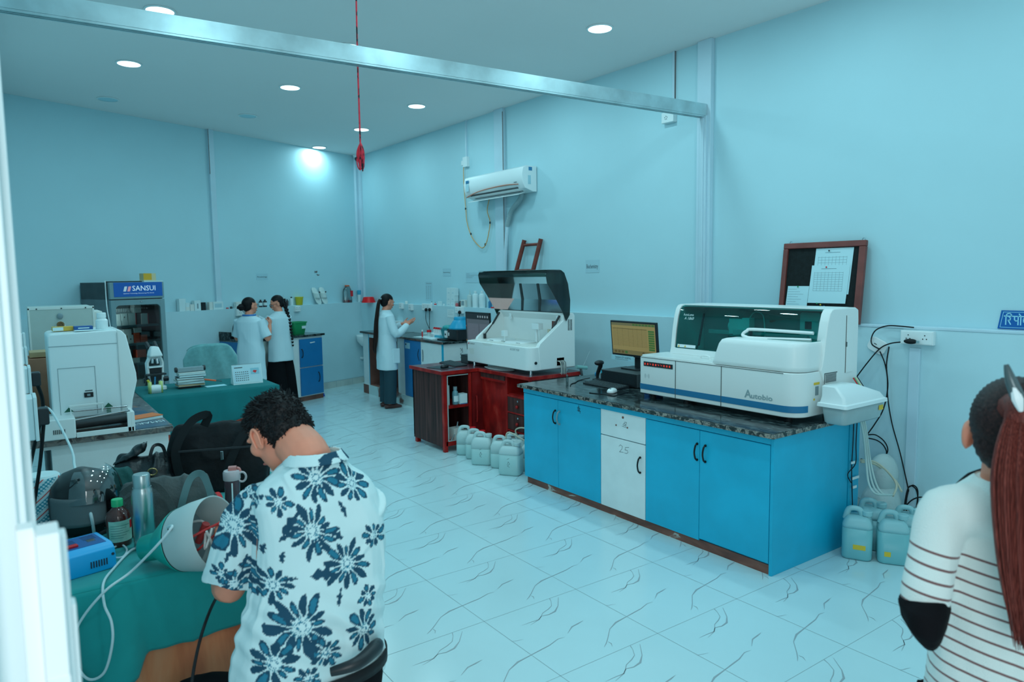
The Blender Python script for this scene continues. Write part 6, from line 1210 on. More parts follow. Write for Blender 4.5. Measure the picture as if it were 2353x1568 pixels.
def frame(fwd, up=Vector((0, 0, 1))):
    f = Vector(fwd).normalized(); r = f.cross(up).normalized(); u = r.cross(f); return r, f, u
def head_forms(mb, c, fwd, s=1.0):
    r, f, u = frame(fwd); M3 = Matrix((r, f, u)).transposed()
    P = lambda x, y, z: Vector(c)+(r*x+f*y+u*z)*s
    mb.ell(P(0, -.010, .022), (.073*s, .092*s, .088*s), M3, 24, 16); mb.ell(P(0, .018, -.038), (.056*s, .066*s, .068*s), M3, 20, 12)
    mb.ell(P(0, .058, -.075), (.027*s, .024*s, .022*s), M3); mb.tube([P(0, .078, .012), P(0, .096, -.014), P(0, .090, -.026)], [.009*s, .013*s, .014*s], 8)
    mb.ell(P(0, .080, -.050), (.024*s, .012*s, .011*s), M3); mb.ell(P(0, .074, .028), (.052*s, .016*s, .012*s), M3)
    for q in (-1, 1): mb.ell(P(q*.045, .052, -.012), (.022*s, .022*s, .024*s), M3)
    for q in (-1, 1):
        mb.ell(P(q*.078, -.002, -.008), (.008*s, .020*s, .030*s), M3); mb.ell(P(q*.079, -.004, .010), (.009*s, .022*s, .016*s), M3)
    return P, M3
def face_bits(parent, P, M3, s=1.0):
    for q in (-1, 1):
        MB().ell(P(q*.030, .076, .006), (.014*s, .008*s, .008*s), M3).build('eye', mat('eye_white', (.6, .62, .62), .3), parent, smooth=True)
        MB().ell(P(q*.030, .082, .006), (.006*s, .005*s, .006*s), M3).build('iris', M_black, parent, smooth=True)
        MB().tube([P(q*.014, .089, .026), P(q*.030, .090, .031), P(q*.048, .078, .026)], [.002*s, .004*s, .002*s], 6, smooth=3).build('eyebrow', M_hair, parent, smooth=True)
    MB().ell(P(0, .091, -.050), (.020*s, .006*s, .006*s), M3).build('lips', mat('lips', (.40, .12, .10), .4), parent, smooth=True)
def hand_forms(mb, wrist, fwd, palmn, s=1.0, side=1, curl=.6, spread=.12):
    """palm, four unequal bent fingers and a thumb off the side of the palm"""
    f = Vector(fwd).normalized(); n_ = Vector(palmn); n_ = (n_-f*n_.dot(f)).normalized(); x = f.cross(n_)*side
    W = Vector(wrist)
    mb.rings([ering(W+f*(a*s), x, n_, w_*s, t*s, 16, 2.6) for a, w_, t in ((-.01, .022, .018), (.01, .026, .017), (.045, .036, .015), (.078, .040, .013), (.090, .036, .009))])
    for k, (o_, l_) in enumerate(((-.029, .066), (-.0095, .076), (.010, .070), (.029, .055))):
        b = W+f*(.080*s)+x*(o_*s); pts = [b]; d = (f+x*(o_*spread*8)).normalized(); ang = curl*(1+.12*k)
        for j, q in enumerate((.45, .32, .25)):
            a = ang*(j+.6)*.75; dd = (d*math.cos(a)+n_*math.sin(a)).normalized(); pts.append(pts[-1]+dd*(l_*q*s))
        mb.tube(pts, [.0088*s, .0085*s, .0078*s, .0062*s], 8, smooth=2)
    b = W+f*(.022*s)-x*(.028*s); d1 = (-x*.75+f*.75+n_*.35).normalized(); d2 = (-x*.25+f*.9+n_*(.35+curl*.5)).normalized(); d3 = (x*.1+f*.9+n_*(.4+curl*.6)).normalized()
    mb.tube([b, b+d1*(.034*s), b+d1*(.034*s)+d2*(.030*s), b+d1*(.034*s)+d2*(.030*s)+d3*(.024*s)], [.014*s, .011*s, .0095*s, .0075*s], 8, smooth=2)
def strands(mb, n, root, tip, r, seed=0, jit=.004):
    rs = random.Random(seed)
    for i in range(n):
        u = i/n+rs.uniform(-.02, .02); pts = [root(u)]; 
        for q in tip(u): pts.append(q+Vector((rs.uniform(-jit, jit), rs.uniform(-jit, jit), rs.uniform(-jit, jit))))
        mb.tube(pts, r, 5, smooth=3)

def coat_woman(label, loc, rz, arms, headdir, coat_z0, trouser, coatm, hair, sleeve='long', s=1.0, lean=.0, legs=True, flare=.0, shoe=M_black, head_off=(0, 0, 0), glove=None):
    t = thing('person', label, 'person', loc, rz)
    X, Y, Z = V3(1, 0, 0), V3(0, 1, 0), V3(0, 0, 1)
    hc = V3(head_off[0], .03+lean+head_off[1], 1.435+head_off[2]); nb = V3(0, -.005+lean*.8, 1.30)
    mb = MB(); P, M3 = head_forms(mb, hc, headdir, .95)
    mb.tube([nb-Z*.04, nb+Z*.02, hc-Z*.04], [.062, .052, .052], 12, smooth=3)
    mb.rings([ering(V3(0, lean*a, z), X, Y, w_, d_, 20) for z, w_, d_, a in ((.74, .15, .10, 0), (.86, .155, .105, .1), (1.0, .12, .085, .4), (1.15, .14, .09, .7), (1.25, .15, .085, .9), (1.30, .07, .06, 1))])
    sh = {}
    for q, (el, wr_, hf, hn, cu) in zip((-1, 1), arms):
        S = V3(q*.155, lean*.9, 1.255); sh[q] = S; el = V3(*el); wr_ = V3(*wr_)
        if not (glove): hand_forms(mb, wr_, hf, hn, .92, -q, cu)
        mb.tube([S, el, wr_], [.048, .036, .034, .028, .023], 12, smooth=5)
    for q in (-1, 1):
        H_ = V3(q*.085, 0, .80); K_ = V3(q*.085, .015, .44); A_ = V3(q*.085, -.01, .075)
        mb.tube([H_, K_, A_], [.085, .065, .052, .048, .034], 14, smooth=5); mb.rings([ering(A_+V3(0, y, z-.075), X, Z, w_, h_, 12) for y, z, w_, h_ in ((-.05, .035, .022, .026), (-.02, .045, .03, .04), (.06, .03, .036, .026), (.13, .02, .034, .016), (.155, .015, .02, .010))])
    me, co, no = fuse(mb, .0065, 3); b = obj('body', me, M_skin, t)
    face_bits(t, P, M3, .95)
    if glove:
        for q, (el, wr_, hf, hn, cu) in zip((-1, 1), arms):
            g = MB(); hand_forms(g, V3(*wr_), hf, hn, 1.0, -q, cu); g.tube([V3(*wr_)-Vector(hf).normalized()*.05, V3(*wr_)], [.032, .029], 12); me, co, no = fuse(g, .005, 2); obj('glove', me, glove, t)
    # coat
    c = MB(); zs = ((coat_z0, .185+flare, .135+flare, 0), (coat_z0+.10, .18+flare*.7, .130+flare*.7, 0), (.86, .175, .125, .1), (1.0, .158, .115, .4), (1.15, .172, .115, .7), (1.24, .178, .105, .9), (1.285, .135, .085, 1), (1.315, .075, .065, 1))
    c.rings([ering(V3(0, lean*a, z), X, Y, w_, d_, 28, 2.4) for z, w_, d_, a in zs])
    for q, (el, wr_, hf, hn, cu) in zip((-1, 1), arms):
        el = V3(*el); wr_ = V3(*wr_); S = sh[q]-V3(q*.01, 0, 0)
        if sleeve == 'long': c.tube([S, el, wr_.lerp(el, .12)], [.066, .058, .054, .048, .042], 14, smooth=5)
        else: c.tube([S, S.lerp(el, .88)], [.066, .064, .066], 14, smooth=5)
    me, co, no = fuse(c, .0075, 5, 'coat', folds(.006, (8, 8, 3.5), hash(label) % 97)); cobj = obj('coat', me, coatm, t)
    k = MB()
    k.rings([[V3(0, lean, 0)+p for p in ering(V3(0, 0, z), X, Y, w_, w_*.9, 20)] for z, w_ in ((1.305, .080), (1.335, .068), (1.335, .060), (1.31, .066))]); k.build('collar', coatm, t, smooth=True)
    for q in (-1, 1):
        if trouser: MB().tube([V3(q*.075, 0, coat_z0+.06), V3(q*.086, .01, .5*min(1, coat_z0/.55)), V3(q*.088, -.005, .07)], trouser[1], 18, smooth=4).build('trouser_leg', trouser[0], t, smooth=True)
        MB().rings([ering(V3(q*.085, y-.01, z), X, Z, w_, h_, 14) for y, z, w_, h_ in ((-.07, .030, .028, .024), (-.03, .036, .036, .032), (.06, .034, .042, .028), (.13, .024, .040, .020), (.165, .018, .024, .013))]).build('shoe', shoe, t, smooth=2)
    # hair cap
    r, f, u = frame(headdir); hm = MB(); hm.ell(P(0, -.022, .030), (.081*.95, .094*.95, .092*.95), M3, 28, 18); hm.ell(P(0, -.045, -.005), (.070, .055, .070), M3, 20, 12)
    me, co, no = fuse(hm, .006, 2, 'hair')
    loc_ = (co-np.array(hc))@np.array([r, f, u]).T; ear = (loc_[:, 1] > -.012) & (loc_[:, 2] < .045-.0*loc_[:, 1]); fr_ = (loc_[:, 1] > .045) & (loc_[:, 2] < .075)
    bm = bmesh.new(); bm.from_mesh(me); bm.verts.ensure_lookup_table(); bmesh.ops.delete(bm, geom=[bm.verts[i] for i in np.where(ear | fr_)[0]], context='VERTS'); bm.to_mesh(me); bm.free()
    ho = obj('hair', me, M_hair, t)
    return t, P, (r, f, u), ho
M_coat = mat('pale_blue_coat', (.66, .82, .88), .8, bump=.1, bs=300); M_coat2 = mat('pale_blue_coat2', (.64, .81, .88), .8)
M_darkteal = mat('dark_teal_trouser', (.012, .05, .07), .8); M_blk = mat('black_fabric', (.006, .006, .008), .9, var=.3, vs=6, spec=.12)
M_offw = mat('off_white_trouser', (.6, .72, .74), .8); M_glove = mat('glove', (.55, .52, .52), .6); M_hairb = mat_stops('brown_black_hair', [(.35, (.012, .007, .006)), (.6, (.035, .018, .014)), (.8, (.07, .035, .026))], 40, .5, 4, 0, (8, 8, .5), spec=.2)
# woman with long ponytail at the sink counter
t3, P, (r, f, u), ho = coat_woman('woman with a waist-long ponytail in a pale coat, working at the sink counter', (4.13, 8.76, 0), -PI/2-.10,
   (((-.24, .10, 1.04), (-.14, .30, 1.13), (.3, .9, .2), (.5, -.2, .8), .5), ((.22, .06, 1.02), (.14, .27, 1.14), (-.1, .9, .35), (-.4, -.1, .9), .7)), (-.05, .93, -.30), .53, (M_darkteal, [.10, .092, .085, .082]), M_coat, None, s=1.0, shoe=mat('brown_sandal', (.10, .035, .03), .5))
mb = MB(); a = P(0, -.115, .02)
strands(mb, 26, lambda q: a+V3(.014*math.cos(q*40), .008*math.sin(q*40), .0), lambda q: [a+V3(.018*math.cos(q*40), -.03+.012*math.sin(q*40), -.06), V3(.03*math.cos(q*40)*.7, -.135+.018*math.sin(q*40), 1.18), V3(.034*math.cos(q*40)*.7, -.15+.02*math.sin(q*40), .98), V3(.03*math.cos(q*40), -.17+.018*math.sin(q*40), .82), V3(.012*math.cos(q*40), -.165+.01*math.sin(q*40), .76)], [.008, .010, .009, .008, .003], 4)
mb.build('ponytail', M_hairb, t3, smooth=True); MB().lathe([(.022, -.012), (.028, 0), (.022, .012)], a, 14).build('hair_tie', M_grey, t3, smooth=True)
MB().box(.155, .185, .02, .12, .62, .82).build('coat_pocket', M_coat, t3, bevel=.01)
# woman with bun, short sleeves
t1, P, (r, f, u), ho = coat_woman('woman with her hair in a bun, short-sleeved pale coat, left of the pair', at_depth(579, 860, 8.95).xy.to_3d(), -.88,
   (((-.22, .04, 1.02), (-.12, .22, 1.10), (.4, .9, .2), (.6, -.2, .7), .6), ((.235, .03, 1.02), (.17, .18, 1.19), (-.2, .55, .8), (-.8, .1, .2), 1.0)), (.45, .88, -.08), .50, (M_offw, [.10, .095, .09, .088]), M_coat2, None, 'short')
mb = MB(); c = P(0, -.125, -.02); mb.ell(c, (.042, .04, .045)); [mb.tube([c+V3(.044*math.cos(a+k), .042*math.sin(a+k)*.9, .012*math.sin(3*a+k)) for a in [2*PI*j/10 for j in range(11)]], .012, 6) for k in (0, 1.4)]
mb.build('hair_bun', M_hair, t1, smooth=True)
MB().rings([ering(V3(0, 0, z), V3(1, 0, 0), V3(0, 1, 0), w_, w_*.9, 20) for z, w_ in ((1.318, .085), (1.334, .079), (1.334, .074), (1.316, .080))]).build('lanyard', mat('lanyard_blue', (.01, .16, .50), .5), t1, smooth=True)
# woman with braid, glasses and gloves
p2 = on_z(664, 938, 0)
t2, P, (r, f, u), ho = coat_woman('woman with a long braid, glasses and white gloves, holding up a small tube', (p2.x-.06, p2.y+.06, 0), .50,
   (((-.24, .10, 1.08), (-.26, .30, 1.31), (-.25, .6, .75), (.8, .3, .1), .8), ((.21, .12, 1.05), (-.12, .34, 1.27), (-.7, .6, .4), (-.1, -.3, .9), .8)), (-.78, .55, -.42), .66, (M_blk, [.085, .115, .135, .15]), M_coat, None, glove=M_glove)
mb = MB(); a = P(.0, -.10, .0); N_ = 15
for k in range(N_):
    q = k/(N_-1); c = a.lerp(V3(.10, -.13, .86), q); c.y -= .03*math.sin(q*PI); rr = .021*(1-.55*q)
    for sx in (-1, 1): mb.ell(c+V3(sx*rr*.7, 0, 0), (rr, rr*.9, rr*1.7), Matrix.Rotation(sx*.55, 3, 'Y'))
mb.build('braid', M_hair, t2, smooth=True)
mb = MB()
for q in (-1, 1): mb.tube([P(q*.032+.022*math.cos(a_), .098, .006+.018*math.sin(a_)) for a_ in [2*PI*j/12 for j in range(13)]], .002, 5); mb.tube([P(q*.054, .096, .01), P(q*.078, .04, .012), P(q*.08, 0, .01)], .002, 5)
mb.tube([P(-.01, .10, .008), P(.01, .10, .008)], .002, 5); mb.build('glasses', M_black, t2)
pt = t2.matrix_world
tb = tag(MB().cyl((0, 0, 0), (.0, .01, .07), .006, n=10).build('test_tube', M_wplas, smooth=True), 'tiny pale tube held in the gloved hands of the braided woman', 'test tube')
tb.location = Matrix.Rotation(.50, 3, 'Z')@V3(-.21, .42, 1.39)+V3(p2.x-.06, p2.y+.06, 0)
# ---------------------------------------------------------------- seated man in the floral shirt
M_skinM = mat('skin_warm', (.84, .30, .19), .5, var=.10, vs=14)
mx = at_depth(700, 1500, 2.08); man = thing('person', 'seated man seen from behind in a white shirt with blue flowers, repairing a lamp', 'person', (mx.x, mx.y, 0))
O = Vector((mx.x, mx.y, 0)); AD = lambda px, py, d: at_depth(px, py, d)-O
ax = Vector((.97, -.06, 0)).normalized(); fx = Vector((.06, .97, 0)).normalized()   # his right, his front
hd = Vector((-.35, .72, -.60)).normalized()
hcM = AD(637, 997, 2.20)
mb = MB(); P, M3 = head_forms(mb, hcM, hd, 1.04)
nb = AD(712, 1075, 2.13)
mb.tube([nb-V3(0, 0, .06), nb+V3(-.005, .0, .03), P(0, -.045, -.05)], [.078, .070, .066], 16, smooth=4)
mb.rings([ering(AD(712, 1500, 2.13), ax, fx, .17, .12), ering(AD(722, 1300, 2.12), ax, fx, .17, .12), ering(AD(725, 1160, 2.12), ax, fx, .17, .10), ering(nb-V3(0, 0, .03), ax, fx, .09, .07)])
SL, SR = AD(588, 1165, 2.15), AD(838, 1150, 2.16)
EL, ER = AD(527, 1352, 2.11), AD(800, 1330, 2.38)
WL, WR_ = AD(512, 1262, 2.34), AD(560, 1262, 2.42)
hfL = (AD(500, 1228, 2.42)-WL).normalized(); hfR = (AD(520, 1240, 2.47)-WR_).normalized()
mb.tube([SL, EL, WL], [.058, .050, .046, .040, .030], 14, smooth=6); mb.tube([SR, ER, WR_], [.058, .050, .046, .040, .030], 14, smooth=6)
hand_forms(mb, WL, hfL, V3(.6, .5, .2), 1.0, 1, .75); hand_forms(mb, WR_, hfR, V3(-.3, -.5, .6), 1.0, -1, .8)
HL, HR = AD(640, 1600, 2.10), AD(760, 1600, 2.12)
KL, KR = AD(425, 1660, 2.24), AD(700, 1680, 2.50); KL.z = .40; KR.z = .40
FL, FR_ = KL+V3(.05, .0, -.32), KR+V3(.0, .05, -.32)
for h_, k_, a_, d_ in ((HL, KL, FL, V3(-.3, 1, 0)), (HR, KR, FR_, V3(.1, 1, 0))):
    h_.z = .49; mb.tube([h_, k_, a_], [.09, .08, .062, .055, .042], 14, smooth=5); d_.normalize(); rr_ = d_.cross(V3(0, 0, 1))
    mb.rings([ering(V3(a_.x, a_.y, 0)+d_*y+V3(0, 0, z), rr_, V3(0, 0, 1), w_, hh, 12) for y, z, w_, hh in ((-.06, .04, .025, .03), (-.02, .06, .034, .055), (.08, .04, .042, .035), (.16, .025, .04, .02), (.19, .02, .02, .012))])
me, co, no = fuse(mb, .0055, 4); obj('body', me, M_skinM, man); face_bits(man, P, M3, 1.04)
# ear detail: helix ridge on the visible ear
for q in (-1, 1): MB().tube([P(q*.083, .012, -.024), P(q*.090, .000, .014), P(q*.090, -.018, .024), P(q*.090, -.026, .004), P(q*.084, -.012, -.026)], .0042, 8, smooth=4).build('ear_rim', M_skinM, man, smooth=True)
# hair
r, f, u = frame(hd); hm = MB(); hm.ell(P(0, -.018, .030), (.081, .100, .090), M3, 30, 20); hm.ell(P(0, -.052, -.005), (.076, .062, .078), M3, 24, 14)
me, co, no = fuse(hm, .004, 2, 'hair', lambda c: vnoise(c, 90, 3)*.008+vnoise(c, 40, 4)*.008)
def hairmask(co):
    l_ = (co-np.array(hcM))@np.array([r, f, u]).T/1.04
    cut = np.where(l_[:, 1] > .03, .060+.35*(l_[:, 1]-.03)*0, np.where(l_[:, 1] > -.02, .030, -.055-.25*(l_[:, 1]+.02)*0)); return l_[:, 2] < cut
kill = hairmask(co)
bm = bmesh.new(); bm.from_mesh(me); bm.verts.ensure_lookup_table(); bmesh.ops.delete(bm, geom=[bm.verts[i] for i in np.where(kill)[0]], context='VERTS'); bm.to_mesh(me); bm.free()
M_hairM = mat_stops('man_hair', [(.35, (.005, .005, .006)), (.6, (.014, .013, .014)), (.8, (.05, .045, .045))], 60, .5, 4, 0, (4, 4, 4), spec=.2)
ho = obj('hair', me, M_hairM, man)
rs = np.random.RandomState(2); keep = np.where(~kill)[0]; sel = rs.choice(keep, 1500); mb = MB()
for i in sel:
    c = Vector(co[i]); n_ = Vector(no[i]); l_ = .006+.007*rs.rand(); dn = (n_*.35+Vector((rs.randn()*.35, rs.randn()*.35, rs.randn()*.25))-u*.35+f*.25).normalized()
    top = (c-hcM).dot(u) > .06
    if top: dn = (n_*.55+f*.5+Vector((rs.randn()*.5, rs.randn()*.5, rs.randn()*.3))).normalized(); l_ *= 1.9
    mb.tube([c, c+dn*l_*.6+n_*.002, c+dn*l_], [.0022, .0016, .0004], 4)
mb.build('hair_tufts', M_hairM, ho, smooth=True)
# shirt
c = MB()
prof = [(1560, 716, 168, .135, 2.10), (1500, 712, 168, .150, 2.10), (1430, 716, 158, .150, 2.10), (1350, 728, 150, .145, 2.11), (1270, 737, 144, .138, 2.12), (1200, 738, 142, .130, 2.12), (1140, 725, 140, .118, 2.12), (1100, 716, 118, .095, 2.12), (1072, 722, 80, .080, 2.12), (1052, 728, 56, .068, 2.12)]
for k in range(len(prof)-1): pass
c.rings([ering(AD(x, y, d), ax, fx, w_*.001305, dd, 40, 2.35) for y, x, w_, dd, d in prof])
c.tube([AD(655, 1152, 2.13), AD(590, 1176, 2.14), AD(552, 1255, 2.12), SL.lerp(EL, .93)], [.060, .074, .078, .078], 20, smooth=6); c.tube([SR+V3(-.015, 0, 0), SR.lerp(ER, .5), SR.lerp(ER, .9)], [.078, .075, .07], 20, smooth=6)
def shirtfold(co):
    z = co[:, 2]; a = folds(.010, (7, 7, 4), 11)(co); b = folds(.006, (16, 16, 9), 21)(co)
    wst = np.exp(-((z-.78)/.10)**2)*.012*np.sin(co[:, 0]*60+z*90); return a+b+wst*.35
me, co, no = fuse(c, .0038, 7, 'shirt', shirtfold)
# hawaiian flowers laid out on the cloth: centre point, radius, number of petals, turn
FL_ = [(736,1106,2.0,64,13,.1), (832,1128,2.02,54,11,.6), (719,1222,1.98,64,15,.3), (534,1202,2.08,78,13,.0), (811,1310,1.98,64,14,.5), (612,1322,2.02,50,11,.9), (688,1434,1.96,80,14,.2), (752,1506,1.96,42,11,.8),
       (848,1462,2.0,52,11,.4), (610,1492,2.0,60,11,.7), (872,1240,2.05,40,9,.2), (631,1146,2.02,32,9,.5), (536,1336,2.06,38,9,.3), (736,1040,2.06,28,8,.1), (500,1300,2.1,26,8,.4), (860,1385,2.02,30,8,.3), (575,1130,2.1,24,7,.2), (700,1545,1.98,34,9,.2)]
LV_ = [(661,1196,2.0,34,9,52), (655,1222,2.0,26,6,30), (784,1240,1.98,18,9,-35), (748,1326,1.97,30,14,-12), (640,1270,2.0,14,6,80), (655,1318,2.0,16,5,10), (560,1290,2.07,22,5,70), (520,1270,2.07,18,5,60), (790,1385,1.97,22,6,75), (720,1480,1.96,26,6,60), (640,1395,2.0,20,8,-60), (800,1180,2.0,22,6,-70), (690,1065,2.02,22,7,35), (590,1240,2.05,12,5,80)]
PX = 2.05/F_PX; ux, uz = ax, V3(0, 0, 1); A_ = np.array(ax); Fv = np.array(fx)
col = np.tile(np.array([.66, .84, .86, 1.0]), (len(co), 1)); rs = np.random.RandomState(8)
dark, mid, lite = np.array([.006, .065, .12]), np.array([.012, .19, .30]), np.array([.03, .24, .34])
def local(px, py, d):
    C_ = np.array(AD(px, py, d)); q = co-C_; return q@A_, q[:, 2], q@Fv
for px, py, d, R_, n_, t0 in FL_:
    x_, y_, w_ = local(px, py, d); R = R_*PX; rr = np.hypot(x_, y_)/R; th = np.arctan2(y_, x_)+t0+.25*vnoise(co, 25, 3)
    k = np.floor(th/(2*PI/n_)); L_ = rs.rand(64)*.42+.62; Wd = rs.rand(64)*.25+.72; ki = (k.astype(int)) % n_
    loc_ = (th/(2*PI/n_)-k)-.5; ln = L_[ki]; tt = ((rr-.24)/(ln-.24)).clip(0, 1)
    wid = Wd[ki]*.5*np.sin(np.pi*tt**.75)**.55
    m_ = (rr > .24) & (rr < ln) & (np.abs(loc_) < wid) & (np.abs(w_) < .13) & (no@Fv < .35)
    inn = m_ & (np.abs(loc_) < wid*.6) & (tt > .25) & (tt < .8) & ((ki % 2) == 0)
    col[m_, :3] = dark; col[inn, :3] = mid
    cc_ = (rr > .09) & (rr < .15) & (np.sin(th*n_) > -.2) & (np.abs(w_) < .13) & (no@Fv < .35); col[cc_, :3] = mid
    st = (rr > .16) & (rr < .30) & (np.sin(th*n_*2) > .75) & (np.abs(w_) < .13) & (no@Fv < .35); col[st, :3] = lite
for px, py, d, L, w0, ang in LV_:
    x_, y_, w_ = local(px, py, d); a = math.radians(ang); s_ = (x_*math.cos(a)+y_*math.sin(a))/(L*PX); t_ = (-x_*math.sin(a)+y_*math.cos(a))/(w0*PX)
    m_ = (np.abs(s_) < 1) & (np.abs(t_+.5*(s_**2-.4)) < (1-s_**2)**.8*(.8+.3*np.sin(s_*9))) & (np.abs(w_) < .13) & (no@Fv < .35); col[m_, :3] = dark
at_ = me.color_attributes.new('print', 'FLOAT_COLOR', 'POINT'); at_.data.foreach_set('color', col.ravel())
M_shirt = mat('floral_shirt', (.6, .8, .85), .85, bump=.15, bs=500)
nt = M_shirt.node_tree; vc = nt.nodes.new('ShaderNodeVertexColor'); vc.layer_name = 'print'; nt.links.new(vc.outputs[0], nt.nodes['Principled BSDF'].inputs['Base Color'])
so = obj('shirt', me, M_shirt, man)
M_shirtp = mat('shirt_plain', (.66, .84, .86), .85)
k = MB(); ccx = AD(724, 1050, 2.125); tilt = (V3(0, 0, 1)-ax*.10+fx*.10).normalized(); a2 = ax; f2 = tilt.cross(a2)
k.rings([ering(ccx+tilt*z, a2, f2, w_, w_*1.0, 30, 2.1) for z, w_ in ((-.015, .100), (.012, .083), (.020, .079), (.012, .073), (-.01, .082))]); cme, cco, cno = fuse(k, .004, 2, 'collar'); 
ccol = np.tile(np.array([.66, .84, .86, 1.0]), (len(cco), 1)); q_ = vnoise(cco, 38, 6); mk = (q_ > .08) & (cco[:, 0] > ccx.x-.02); ccol[mk, :3] = dark; ca = cme.color_attributes.new('print', 'FLOAT_COLOR', 'POINT'); ca.data.foreach_set('color', ccol.ravel()); obj('collar', cme, M_shirt, man)
# trousers, belt and waist bag
tr = MB(); tr.rings([ering(AD(716, 1650, 2.12), ax, fx, .205, .17, 30), ering(AD(716, 1600, 2.11), ax, fx, .21, .165, 30), ering(AD(716, 1520, 2.10), ax, fx, .215, .150, 30)])
for h_, k_, a_ in ((HL, KL, FL), (HR, KR, FR_)): tr.tube([h_, k_+V3(0, 0, .01), a_+V3(0, 0, .02)], [.11, .095, .085, .08, .07], 18, smooth=6)
me, co2, no2 = fuse(tr, .007, 4, 'trousers', folds(.010, (8, 8, 8), 31)); obj('trousers', me, M_blk, man)
b_ = AD(716, 1512, 2.10); bt = MB(); ti = (V3(0, 0, 1)).normalized(); bt.rings([ering(b_+V3(0, 0, z), ax, fx, .222, .158, 40, 2.35) for z in (-.035, .0)], cap=False); bt.build('belt', M_rubber, man, smooth=2, solid=.006)
wb2 = MB(); wb2.tube([AD(760, 1545, 1.93), AD(820, 1525, 1.95), AD(862, 1490, 2.03), AD(868, 1478, 2.10)], [.012, .018, .022, .014], 12, smooth=4); wb2.build('waist_pouch', M_black, man, smooth=True)
for q in (FL, FR_): d_ = V3(-.2, 1, 0).normalized(); rr_ = d_.cross(V3(0, 0, 1)); MB().rings([ering(V3(q.x, q.y, 0)+d_*y+V3(0, 0, z), rr_, V3(0, 0, 1), w_, hh, 14) for y, z, w_, hh in ((-.08, .04, .03, .035), (-.02, .055, .042, .05), (.08, .045, .05, .04), (.17, .03, .048, .026), (.21, .025, .025, .014))]).build('shoe', M_black, man, smooth=2)
st = thing('stool', 'dark padded stool under the seated man', 'stool', (mx.x+.02, mx.y+.06, 0)); MB().lathe([(.0, .33), (.19, .33), (.20, .35), (.20, .38), (.17, .395)], n=28).build('seat', M_rubber, st, smooth=True)
for k in range(4): a = PI/4+k*PI/2; MB().cyl((.12*math.cos(a), .12*math.sin(a), .33), (.19*math.cos(a), .19*math.sin(a), 0), .013).build('leg', M_chrome, st, smooth=True)
# ---------------------------------------------------------------- standing woman at the right edge, back turned
ww = at_depth(2325, 1300, 1.52); wo = thing('person', 'standing woman at the right edge in a striped cream sweater with a long reddish ponytail', 'person', (ww.x, ww.y, 0))
O2 = Vector((ww.x, ww.y, 0)); BD = lambda px, py, d: at_depth(px, py, d)-O2
fy = Vector((.86, .50, 0)).normalized(); axw = fy.cross(V3(0, 0, 1))      # her front, her right
hcw = BD(2332, 998, 1.47); hdw = (fy+axw*.25-V3(0, 0, .12)).normalized()
mb = MB(); P, M3 = head_forms(mb, hcw, hdw, .97)
nbw = BD(2318, 1112, 1.47); mb.tube([nbw-V3(0, 0, .05), nbw+V3(0, 0, .02), P(0, -.03, -.05)], [.06, .05, .052], 14, smooth=4)
mb.rings([ering(V3(0, 0, z), axw, fy, a, b) for z, a, b in ((.78, .13, .10), (.95, .11, .09), (1.15, .12, .08), (1.25, .10, .07), (1.33, .05, .045))])
SLw = BD(2172, 1182, 1.50); SRw = SLw+axw*.32; ELw = BD(2126, 1378, 1.47); WLw = ELw+fy*.20+axw*.06+V3(0, 0, .03); ERw = SRw+V3(0, 0, -.27)+axw*.03; WRw = ERw+fy*.2-axw*.1
mb.ell(P(-.086, -.012, -.012), (.010, .022, .032), M3); mb.tube([SLw+axw*.03, ELw, WLw], [.022, .024, .026, .026, .023], 12, smooth=5); mb.tube([SRw, ERw, WRw], [.045, .038, .034, .03, .024], 12, smooth=5)
hand_forms(mb, WLw, fy, axw, .92, 1, .7); hand_forms(mb, WRw, fy, -axw, .92, -1, .7)
for q in (-1, 1):
    h_ = axw*(q*.09)+V3(0, 0, .80); mb.tube([h_, axw*(q*.09)+V3(0, 0, .45), axw*(q*.09)+V3(0, 0, .08)], [.09, .07, .055, .05, .036], 12, smooth=5)
    mb.rings([ering(axw*(q*.09)+fy*y+V3(0, 0, z), axw, V3(0, 0, 1), w_, hh, 12) for y, z, w_, hh in ((-.05, .035, .022, .026), (-.02, .045, .03, .04), (.06, .03, .036, .026), (.15, .018, .03, .014))])
me, co3, no3 = fuse(mb, .006, 4); obj('body', me, M_skinM, wo); face_bits(wo, P, M3, .97)
sw = MB(); sw.rings([ering(c_+V3(0, 0, z), axw, fy, a, b, 30, 2.4) for c_, z, a, b in ((V3(0,0,0), .80, .150, .14), (V3(0,0,0), .90, .150, .13), (V3(0,0,0), 1.0, .148, .115), (V3(0,0,0), 1.12, .155, .11), (V3(0,0,0), 1.22, .160, .10), (V3(0,0,0), 1.27, .145, .085), (V3(0,0,0), 1.305, .10, .075), (nbw-V3(0,0,nbw.z), 1.335, .062, .058))])
sw.tube([SLw+axw*.085+V3(0,0,.015), SLw+axw*.005, SLw.lerp(ELw, .5)-axw*.004, ELw, ELw.lerp(WLw, .8)], [.055, .055, .049, .045, .040], 18, smooth=6); sw.tube([SRw, ERw, WRw], [.06, .055, .05, .045], 16, smooth=5)
me, co3, no3 = fuse(sw, .0055, 6, 'sweater', folds(.008, (7, 7, 5), 41))
M_sw = mat('cream_sweater', (.76, .85, .83), .95, bump=.35, bs=350, sheen=.3); nt = M_sw.node_tree; N = nt.nodes; bs_ = N['Principled BSDF']
tc = N.new('ShaderNodeTexCoord'); sx = N.new('ShaderNodeSeparateXYZ'); nt.links.new(tc.outputs['Object'], sx.inputs[0])
